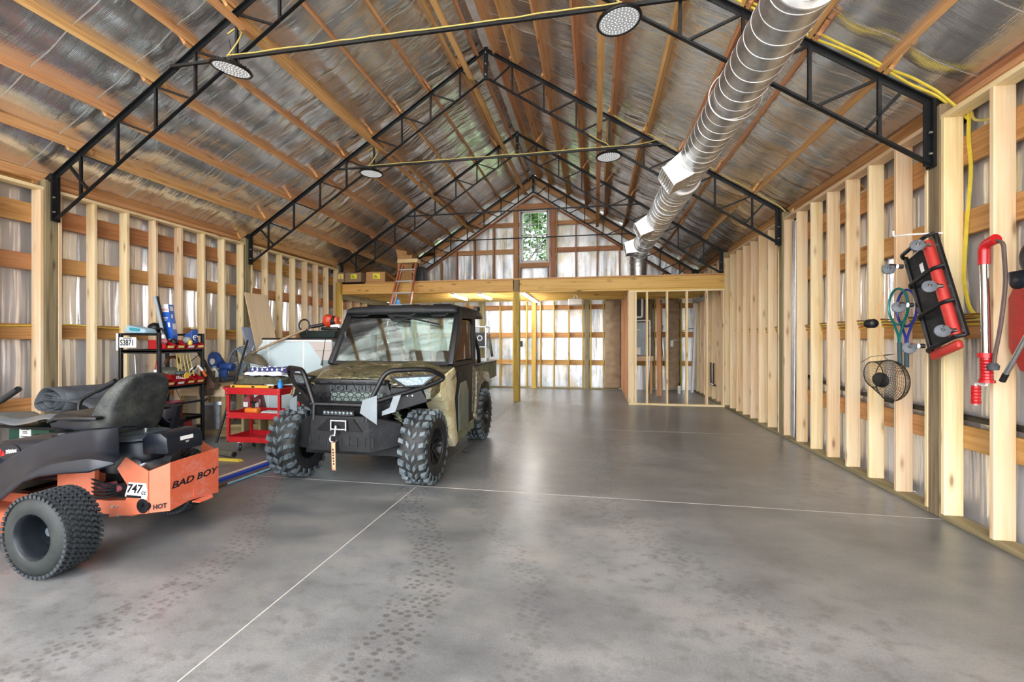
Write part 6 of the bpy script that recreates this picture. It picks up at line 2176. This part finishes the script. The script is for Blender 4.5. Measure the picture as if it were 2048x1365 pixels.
for k, x in enumerate((-5.01, -4.84)):
    jg = thing('coolant_jug', ('clear jug of pink coolant standing between the cart and the pole', 'second pink coolant jug, tucked behind the cart post')[k], 'jug', (x, 5.74, .0), 'pink coolant jugs')
    G().hexa([(x - .07, 5.68, .50), (x + .07, 5.68, .50), (x + .07, 5.82, .50), (x - .07, 5.82, .50)], [(x - .065, 5.69, .66), (x + .065, 5.69, .66), (x + .03, 5.80, .72), (x - .03, 5.80, .72)]).build('jug_body', plain('pink_fluid', '8f4a52', .2, 0, .2), jg, 30, .02, 2)
    G().cyl((x, 5.75, .71), (x, 5.75, .75), .022, 12).build('cap', M_WHITE, jg)
    G().bb(x - .04, 5.676, .53, x + .04, 5.68, .60).build('label', M_WHITE, jg, 0)
tag(board('jug_stool', (-5.1, 5.75, .485), (-4.74, 5.75, .485), .2, .03, M_CRATE), 'small board shelf carrying the pink jugs', 'shelf')
for k, x in enumerate((-5.06, -4.78)):
    tag(board('shelf_block', (x, 5.75, 0), (x, 5.75, .47), .16, .04, M_CRATE, None, (1, 0, 0)), ('upright board under the jug shelf, nearer the pole', 'upright board under the jug shelf, nearer the cart')[k], 'board')
single(G().hexa([(-4.5, 5.30, .468), (-4.15, 5.36, .468), (-4.15, 5.52, .468), (-4.5, 5.5, .468)], [(-4.47, 5.34, .535), (-4.2, 5.38, .52), (-4.2, 5.5, .52), (-4.47, 5.48, .535)]), 'wipe_pack', plain('wipes', 'b8c4bd', .4, 0, .2, 20), 'pale green wipes pack on the middle cart tray', 'packet', ang=30, bev=.015)
for k in range(3):
    x = -4.38 + .07 * k
    single(G().lathe([(.0, 0), (.025, 0), (.025, .07), (.01, .09), (.01, .11), (0, .11)], (x, 5.5, .153), (0, 0, 1), 12), 'small_can', M_BLK2 if k % 2 else M_GALV, '%s small can on the bottom tray of the red cart' % ('first silver', 'black', 'last silver')[k], 'can')
# ------------------------------------------------------------------ on the floor between mower and buggy
for k, (x0, y0, x1, y1, z, r, m, lb) in enumerate((
        (-3.98, 3.72, -3.92, 4.92, .028, .016, plain('cream_pole', 'd9c8b0', .5, 0, .06), 'cream pole on the floor, upper of the bundle beside the mower'),
        (-3.90, 3.70, -3.83, 4.95, .024, .024, plain('royal_blue', '2744a8', .4, 0, .1), 'thick royal blue pole lying on the floor beside the mower'),
        (-3.84, 3.74, -3.76, 4.90, .018, .016, M_BLUE, 'thinner blue pole beside the thick blue one on the floor'),
        (-3.79, 3.78, -3.74, 4.60, .018, .016, plain('rust_brown', '70503c', .7, 0, .2), 'rusty brown bar on the floor among the blue poles'),
        (-3.74, 4.0, -3.68, 4.86, .014, .012, plain('sky_pole', '8ab6c6', .4, 0, .1), 'pale blue thin rod on the floor nearest the room'))):
    tag(G().tube([(x0, y0, z), (x1, y1, z)], r, 10).build('floor_pole', m), lb, 'pole', 'poles on the floor')
jk = thing('floor_jack_handle', 'grey green rolled handle with a yellow end on the floor behind the mower', 'jack', (-4.6, 4.95, 0))
G().tube([(-5.0, 5.05, .045), (-4.52, 4.93, .045)], .042, 14).build('barrel', plain('jack_grey', '5b5a4c', .5, 0, .2), jk)
G().cyl((-4.53, 4.932, .045), (-4.515, 4.929, .045), .03, 12).build('end_cap', M_BLK2, jk)
G().hexa([(-4.72, 4.80, .0), (-4.32, 4.78, .0), (-4.30, 4.84, .0), (-4.70, 4.86, .0)], [(-4.70, 4.81, .02), (-4.34, 4.79, .03), (-4.33, 4.82, .03), (-4.70, 4.84, .02)]).build('yellow_bar', plain('jack_yellow', 'cdb23a', .5, 0, .1), jk, 0)
single(G().lathe([(.0, .0), (.055, .0), (.06, .004), (.05, .01), (.0, .008)], (-1.71, 5.79, .001), (0, 0, 1), 24), 'floor_disc', M_GALV, 'small round metal lid lying on the saw cut beside the buggy', 'lid')
# ------------------------------------------------------------------ ladder, cartons and shelf at the loft
lad = thing('step_ladder', 'tall orange fibreglass step ladder leaning folded against the loft beam', 'ladder', (-4.85, 9.9, 0))
M_FIB = plain('fibreglass', 'b4673f', .5, 0, .1)
M_ALU = plain('aluminium', 'b9c2c6', .35, .6, .08)


def lpt(side, z, dy=0):
    f = z / 3.5
    x = (-5.38 + .56 * f) if side < 0 else (-4.58 + .16 * f)
    return Vector((x, 9.78 + .80 * f + dy, z))


for s in (-1, 1):
    a, b = lpt(s, .0), lpt(s, 3.47)
    g = G().beam(a, b, .03, .075, (0, 1, 0))
    g.build('side_rail', M_FIB, lad, 0)
    a, b = lpt(s, .05, .10), lpt(s, 3.42, .09)
    a.x -= s * .06
    b.x -= s * .03
    G().beam(a, b, .025, .05, (0, 1, 0)).build('rear_rail', M_FIB, lad, 0)
    G().bb(lpt(s, 0).x - .03, lpt(s, 0).y - .06, 0, lpt(s, 0).x + .03, lpt(s, 0).y + .05, .04).build('foot', M_BLK2, lad, 0)
for k in range(1, 12):
    z = .30 * k - .02
    a, b = lpt(-1, z), lpt(1, z)
    g = G().beam(a, b, .08, .025)
    st_ = g.build('step', M_ALU, lad, 0)
    g = G().beam(a + Vector((.02, -.02, -.10)), a + Vector((.10, -.02, -.01)), .015, .012).beam(b + Vector((-.02, -.02, -.10)), b + Vector((-.10, -.02, -.01)), .015, .012)
    g.build('step_brace', M_ALU, st_, 0)
G().bb(-4.90, 10.5, 3.45, -4.36, 10.72, 3.55).build('top_cap', plain('cap_buff', 'd8bb85', .5, 0, .05), lad, 30, .012, 2)
M_STK = plain('yellow_sticker', 'e8e23c', .5, 0, .05)
for k, (x0, x1, z0, z1, rot, y0, lb) in enumerate(((-6.66, -6.46, 3.03, 3.28, 0, 10.66, 'narrow carton with a yellow label at the wall end of the loft'), (-6.44, -5.98, 3.03, 3.27, -.02, 10.68, 'flat carton with a lime sticker, second from the wall on the loft'), (-5.92, -5.40, 3.03, 3.29, .07, 10.78, 'open carton with a lime sticker beside the ladder on the loft'), (-5.36, -5.06, 2.99, 3.27, .0, 11.55, 'closed brown carton behind the ladder on the loft'))):
    t = thing('loft_carton', lb, 'carton', ((x0 + x1) / 2, y0 + .4, 3.03), 'cartons on the loft')
    M = Matrix.Translation(((x0 + x1) / 2, y0 + .35, 0)) @ Matrix.Rotation(rot, 4, 'Z') @ Matrix.Translation((-(x0 + x1) / 2, -y0 - .35, 0))
    G().bb(x0, y0, z0, x1, y0 + .7, z1).xf(M).build('carton_body', (M_STK if 0 else M_BOXD) if k != 2 else M_BOX, t, 30, .004, 1)
    if k < 3:
        w = x1 - x0
        G().bb(x0 + w * (.1 if k == 0 else .36), y0 - .003, z0 + .08, x1 - w * (.1 if k == 0 else .26), y0, z1 - .04).xf(M).build('sticker', M_STK if k else M_LBL, t, 0)
        g = G()
        for q in range(3):
            g.bb(x0 + w * (.42), y0 - .005, z0 + .10 + .03 * q, x0 + w * (.62 - .04 * q), y0 - .002, z0 + .112 + .03 * q)
        g.xf(M).build('sticker_print', M_INK if k else M_GREYR, t, 0)
    if k == 2:
        g = G().hexa([(x1, y0 + .02, z1 - .02), (x1 + .30, y0 - .0, 3.03), (x1 + .30, y0 + .2, 3.03), (x1, y0 + .25, z1 - .02)], [(x1, y0 + .02, z1 - .014), (x1 + .30, y0, 3.037), (x1 + .30, y0 + .2, 3.037), (x1, y0 + .25, z1 - .014)])
        g.xf(M).build('flap', M_BOX, t, 0)
tb = thing('tall_carton', 'tall narrow carton with torn flaps standing behind the ladder', 'carton', (-4.9, 11.3, 2.99))
G().bb(-5.22, 11.2, 2.99, -4.80, 11.5, 3.78).build('carton_body', M_BOX, tb, 30, .004, 1)
G().hexa([(-5.22, 11.2, 3.78), (-5.22, 11.21, 3.78), (-4.96, 11.21, 3.78), (-4.96, 11.2, 3.78)], [(-5.26, 11.16, 3.95), (-5.26, 11.17, 3.95), (-4.92, 11.15, 3.87), (-4.92, 11.14, 3.87)]).build('flap', M_BOX, tb, 0)
G().bb(-5.16, 11.195, 3.55, -4.92, 11.2, 3.60).build('tape', M_BLK2, tb, 0)
single(G().bb(-4.68, 11.12, 2.99, -4.45, 11.3, 3.45), 'dark_carton', M_BLK2, 'dark carton seen between the ladder rails', 'carton', ang=30, bev=.005)
jug = thing('water_jug', 'blue plastic water jug hung beneath the loft joists', 'jug', (-5.45, 11.6, 2.5))
g = G().lathe([(.0, .0), (.10, .0), (.115, .02), (.115, .09), (.108, .10), (.115, .11), (.115, .19), (.06, .25), (.04, .27), (.04, .30), (0, .30)], (-5.46, 11.6, 2.43), (0, 0, 1), 24)
g.build('jug_body', plain('water_blue', '4b87b8', .25, 0, .1), jug)
G().cyl((-5.46, 11.6, 2.72), (-5.46, 11.6, 2.78), .006, 6).build('hook', M_BLK, jug)
# ------------------------------------------------------------------ lights and door opener under the loft
M_TUBE_DIM = emis('tube_added_glow', 'f6f6f6', 45, 'dfe6da')  # glow added to the unlit third fixture, for the glare on the floor
M_TUBE = emis('tube_glow', 'f4f8ff', 80, 'eef0ec')
for k, (x, y0, y1) in enumerate(((-3.69, 11.23, 12.53), (-2.96, 11.23, 12.52), (-1.79, 11.05, 13.7))):
    t = thing('strip_light', ('white strip light under the loft nearest the ladder', 'second white strip light under the loft', 'long greenish strip light beside the loft post')[k], 'strip light', (x, y0, 2.74), 'strip lights under the loft')
    G().bb(x - .055, y0, 2.698, x + .055, y1, 2.738).build('housing', M_WHITE, t, 30, .004, 1)
    for s in (-1, 1):
        G().cyl((x + s * .03, y0 + .03, 2.682), (x + s * .03, y1 - .03, 2.682), .014, 10).build('tube', M_TUBE if k < 2 else M_TUBE_DIM, t)
op = thing('door_opener', 'white garage door opener hung on a steel strap under the loft', 'opener', (-.53, 12.3, 2.55))
G().bb(-.72, 12.1, 2.46, -.34, 12.5, 2.63).build('opener_case', M_WHITE, op, 30, .03, 2)
for s in (-1, 1):
    G().beam((-.53 + s * .06, 12.3, 2.63), (-.53 + s * .02, 12.3, 2.75), .03, .006, (0, 1, 0)).build('strap', M_GALV, op, 0)
# ------------------------------------------------------------------ steel shelving at the back wall
sh = thing('steel_shelving', 'grey steel shelving stacked with radio gear against the back wall', 'shelving', (-3.6, 13.35, 0))
M_SHG = plain('shelf_grey', 'aeb2b2', .45, .3, .08)
for x in (-4.15, -3.25):
    for y in (13.10, 13.55):
        G().bb(x - .02, y - .02, 0, x + .02, y + .02, 1.96).build('upright', M_SHG, sh, 0)
for z in (.12, .70, 1.32, 1.93):
    G().bb(-4.17, 13.08, z - .035, -3.23, 13.57, z).build('shelf', M_SHG, sh, 30, .004, 1)
for k, (x0, x1, z0, h, m, nm, ct, lb) in enumerate((
        (-3.98, -3.72, 1.321, .34, M_BLK2, 'stereo', 'stereo', 'black stereo with white front on the steel shelving'),
        (-3.60, -3.30, 1.321, .42, M_BLK2, 'loudspeaker', 'speaker', 'black loudspeaker with a ring cone on the steel shelving'),
        (-3.70, -3.42, .701, .14, M_WHITE, 'white_box', 'box', 'flat white box on the steel shelving'),
        (-3.42, -3.26, .86, .10, M_SHG, 'grey_case', 'case', 'small grey case on the white box of the shelving'),
        (-4.05, -3.80, .701, .35, M_CRATE, 'tan_crate', 'crate', 'tan crate on the steel shelving'),
        (-4.0, -3.4, .121, .34, plain('cream_box', 'd9cf9e', .5, 0, .06), 'cream_box', 'box', 'cream box on the bottom steel shelf'))):
    t = thing(nm, lb, ct, ((x0 + x1) / 2, 13.3, z0))
    G().bb(x0, 13.15, z0, x1, 13.5, z0 + h).build('case_body', m, t, 30, .006, 1)
    if k == 0:
        for q in range(3):
            G().bb(x0 + .02, 13.145, z0 + .05 + .09 * q, x1 - .03, 13.15, z0 + .11 + .09 * q).build('front_panel', M_WHITE if q != 1 else M_SHG, t, 0)
    if k == 1:
        G().lathe([(.06, 0), (.085, 0), (.085, .008), (.06, .008)], ((x0 + x1) / 2, 13.14, z0 + .25), (0, 1, 0), 24, True).build('cone_ring', M_SHG, t)
        G().lathe([(.0, .006), (.055, 0), (.0, 0)], ((x0 + x1) / 2, 13.14, z0 + .25), (0, 1, 0), 20).build('cone', M_RUB, t)
pot = thing('sheer_bag', 'clear greenish plastic bag draped on the corner of the steel shelving', 'bag', (-3.15, 13.3, 1.3))
G().grid(lambda a, v: (-3.20 + .10 * v * (1 + .2 * math.sin(a * 9)), 13.15 + .3 * a, 1.75 - .75 * v), 14, 12).build('bag_sheet', glass('bag_film', (.75, .85, .78, 1), .06, .2), pot, 60, 0, 2, .003)
# ------------------------------------------------------------------ paper-faced insulation batts
for k, (x0, x1, lb) in enumerate(((.29, .76, 'brown paper faced insulation batt in the back wall beside the partition'), (2.07, 2.44, 'brown paper faced insulation batt at the back of the furnace corner'))):
    def bat(a, v, x0=x0, x1=x1, k=k):
        x, z = x0 + (x1 - x0) * a, .05 + 2.68 * v
        up_ = max(0, (v - .62) / .38)
        d = .045 * math.sin(PI * a) + (.012 + .03 * up_) * noise.noise(Vector((x * 3.5, z * (9 if v > .6 else 5), k * 5))) * 2
        return (x, 13.87 - d, z)
    g = G().grid(bat, 16, 70)
    t = g.build('insulation_batt', M_KRAFT, None, 60, 0, 2, .03)
    tag(t, lb, 'insulation')
# ------------------------------------------------------------------ furnace corner
fu = thing('furnace', 'grey upright furnace on a pine shelf behind the partition studs', 'furnace', (1.25, 13.2, 1.06))
M_FUR = plain('furnace_grey', '6f757a', .4, .2, .08)
G().bb(1.06, 12.95, 1.06, 1.42, 13.55, 2.02).build('cabinet', M_FUR, fu, 30, .008, 1)
G().bb(1.08, 12.94, 1.55, 1.40, 12.952, 1.98).build('upper_door', plain('furnace_door', '7d848a', .35, .2, .06), fu, 0)
G().bb(1.08, 12.94, 1.08, 1.40, 12.952, 1.53).build('lower_door', plain('furnace_door2', '757c82', .35, .2, .06), fu, 0)
G().bb(1.12, 12.936, 1.10, 1.25, 12.942, 1.30).build('label', M_WHITE, fu, 0)
G().bb(1.12, 12.936, 1.78, 1.25, 12.942, 1.82).build('badge', M_WHITE, fu, 0)
G().bb(1.10, 12.98, 2.02, 1.40, 13.5, 2.66).build('plenum', plain('plenum_black', '3a3d3f', .5, .2, .1), fu, 0)
fs = thing('furnace_shelf', 'pine shelf frame carrying the furnace', 'shelf', (1.3, 13.2, .98))
board('front_rail', (.93, 12.93, .99), (1.60, 12.93, .99), .04, .13, M_PINE, fs)
board('deck', (.93, 13.28, 1.04), (1.56, 13.28, 1.04), .62, .03, M_PLY, fs)
board('leg', (1.54, 12.97, 0), (1.54, 12.97, 1.02), .06, .04, M_GABLE, fs, (0, 1, 0))
board('leg', (.95, 12.97, 0), (.95, 12.97, 1.02), .06, .04, M_GABLE, fs, (0, 1, 0))
g = G().tube(fillet([(1.30, 12.90, 2.66), (1.30, 12.90, 2.16), (1.02, 12.90, 2.14)], .05, 4), .03, 10)
tag(g.build('vent_pipe', M_WHITE), 'white plastic vent pipe running down to the furnace top', 'pipe')
g = G().tube(fillet([(1.05, 12.88, 2.05), (1.50, 12.88, 2.06), (1.50, 12.86, 1.10), (1.42, 12.84, .06)], .04, 4), .02, 8)
for z in (1.55, 1.85):
    g.lathe([(.02, -.03), (.027, -.02), (.027, .02), (.02, .03)], (1.50, 12.87, z), (0, 0, 1), 10)
tag(g.build('drain_pipe', M_WHITE), 'thin white drain pipe beside the furnace down to the floor', 'pipe')
tag(board('leaning_post', (1.70, 12.55, 0), (1.70, 12.72, 2.68), .11, .09, M_GABLE, None, (0, 1, 0)), 'brown post standing beside the white drain pipe', 'post')
tag(G().beam((2.70, 13.35, .02), (2.83, 13.55, 2.2), .05, .09, (0, 1, 0)).build('white_trim', M_WHITE, None, 0), 'length of white trim leaning in the furnace corner', 'trim')
tag(G().beam((2.76, 12.1, 2.58), (2.76, 13.4, 2.60), .06, .09).build('grey_gutter', M_SHG, None, 0), 'grey gutter length slung along the furnace corner ceiling', 'gutter')
can = thing('spray_can', 'white spray can with black cap on the furnace corner floor', 'can', (2.36, 13.3, 0))
G().lathe([(.0, .0), (.04, .0), (.042, .01), (.042, .20), (.03, .225), (0, .225)], (2.33, 13.2, 0), (0, 0, 1), 18).build('can_body', M_WHITE, can)
G().lathe([(.0, .225), (.03, .225), (.03, .30), (0, .30)], (2.33, 13.2, 0), (0, 0, 1), 14).build('cap', M_BLK2, can)
pb = thing('plumbing_stub', 'capped plumbing stubs and valves low on the furnace corner wall', 'plumbing', (2.8, 11.6, .6))
G().tube(fillet([(2.82, 11.35, .42), (2.82, 11.75, .44), (2.82, 11.78, .95)], .04, 3), .022, 8).build('black_pipe', M_BLK2, pb)
G().tube([(2.82, 11.5, .40), (2.82, 11.5, .95)], .018, 8).build('riser', M_BLK2, pb)
for y in (11.45, 11.62):
    G().ell((2.79, y, .44), (.03, .03, .03), 10, 8).build('valve', M_CHROME, pb)
single(G().bb(2.18, 13.74, 1.32, 2.26, 13.775, 1.50), 'outlet_box', M_WHITE, 'white switch box in front of the furnace corner batt', 'outlet', ang=30, bev=.004)
wire('wall_cable', [(2.18, 13.8, 1.48), (2.3, 13.76, 1.52), (2.5, 13.78, 1.50)], .006, M_WHITE, 'white cable from the switch box across the batt')
wire('wall_cable', [(1.98, 13.8, 1.95), (1.92, 13.78, 1.6), (1.97, 13.78, 1.1), (2.0, 13.8, .75)], .008, M_BLK2, 'black cable drooping on the furnace corner back wall')
wire('wall_cable', [(2.5, 13.8, 1.76), (2.7, 13.78, 1.85), (2.82, 13.75, 1.84)], .008, M_BLK2, 'short black cable near the leaning white trim')
bx_ = thing('junction_box', 'black junction box with a hanging wire on the back wall girt', 'outlet', (-2.25, 13.85, 1.45))
G().bb(-2.36, 13.80, 1.30, -2.24, 13.86, 1.48).build('box', M_BLK2, bx_, 30, .01, 1)
G().tube(fillet([(-2.34, 13.82, 1.30), (-2.38, 13.80, 1.1), (-2.5, 13.80, .9)], .1, 3), .006, 5).build('wire', M_BLK2, bx_)
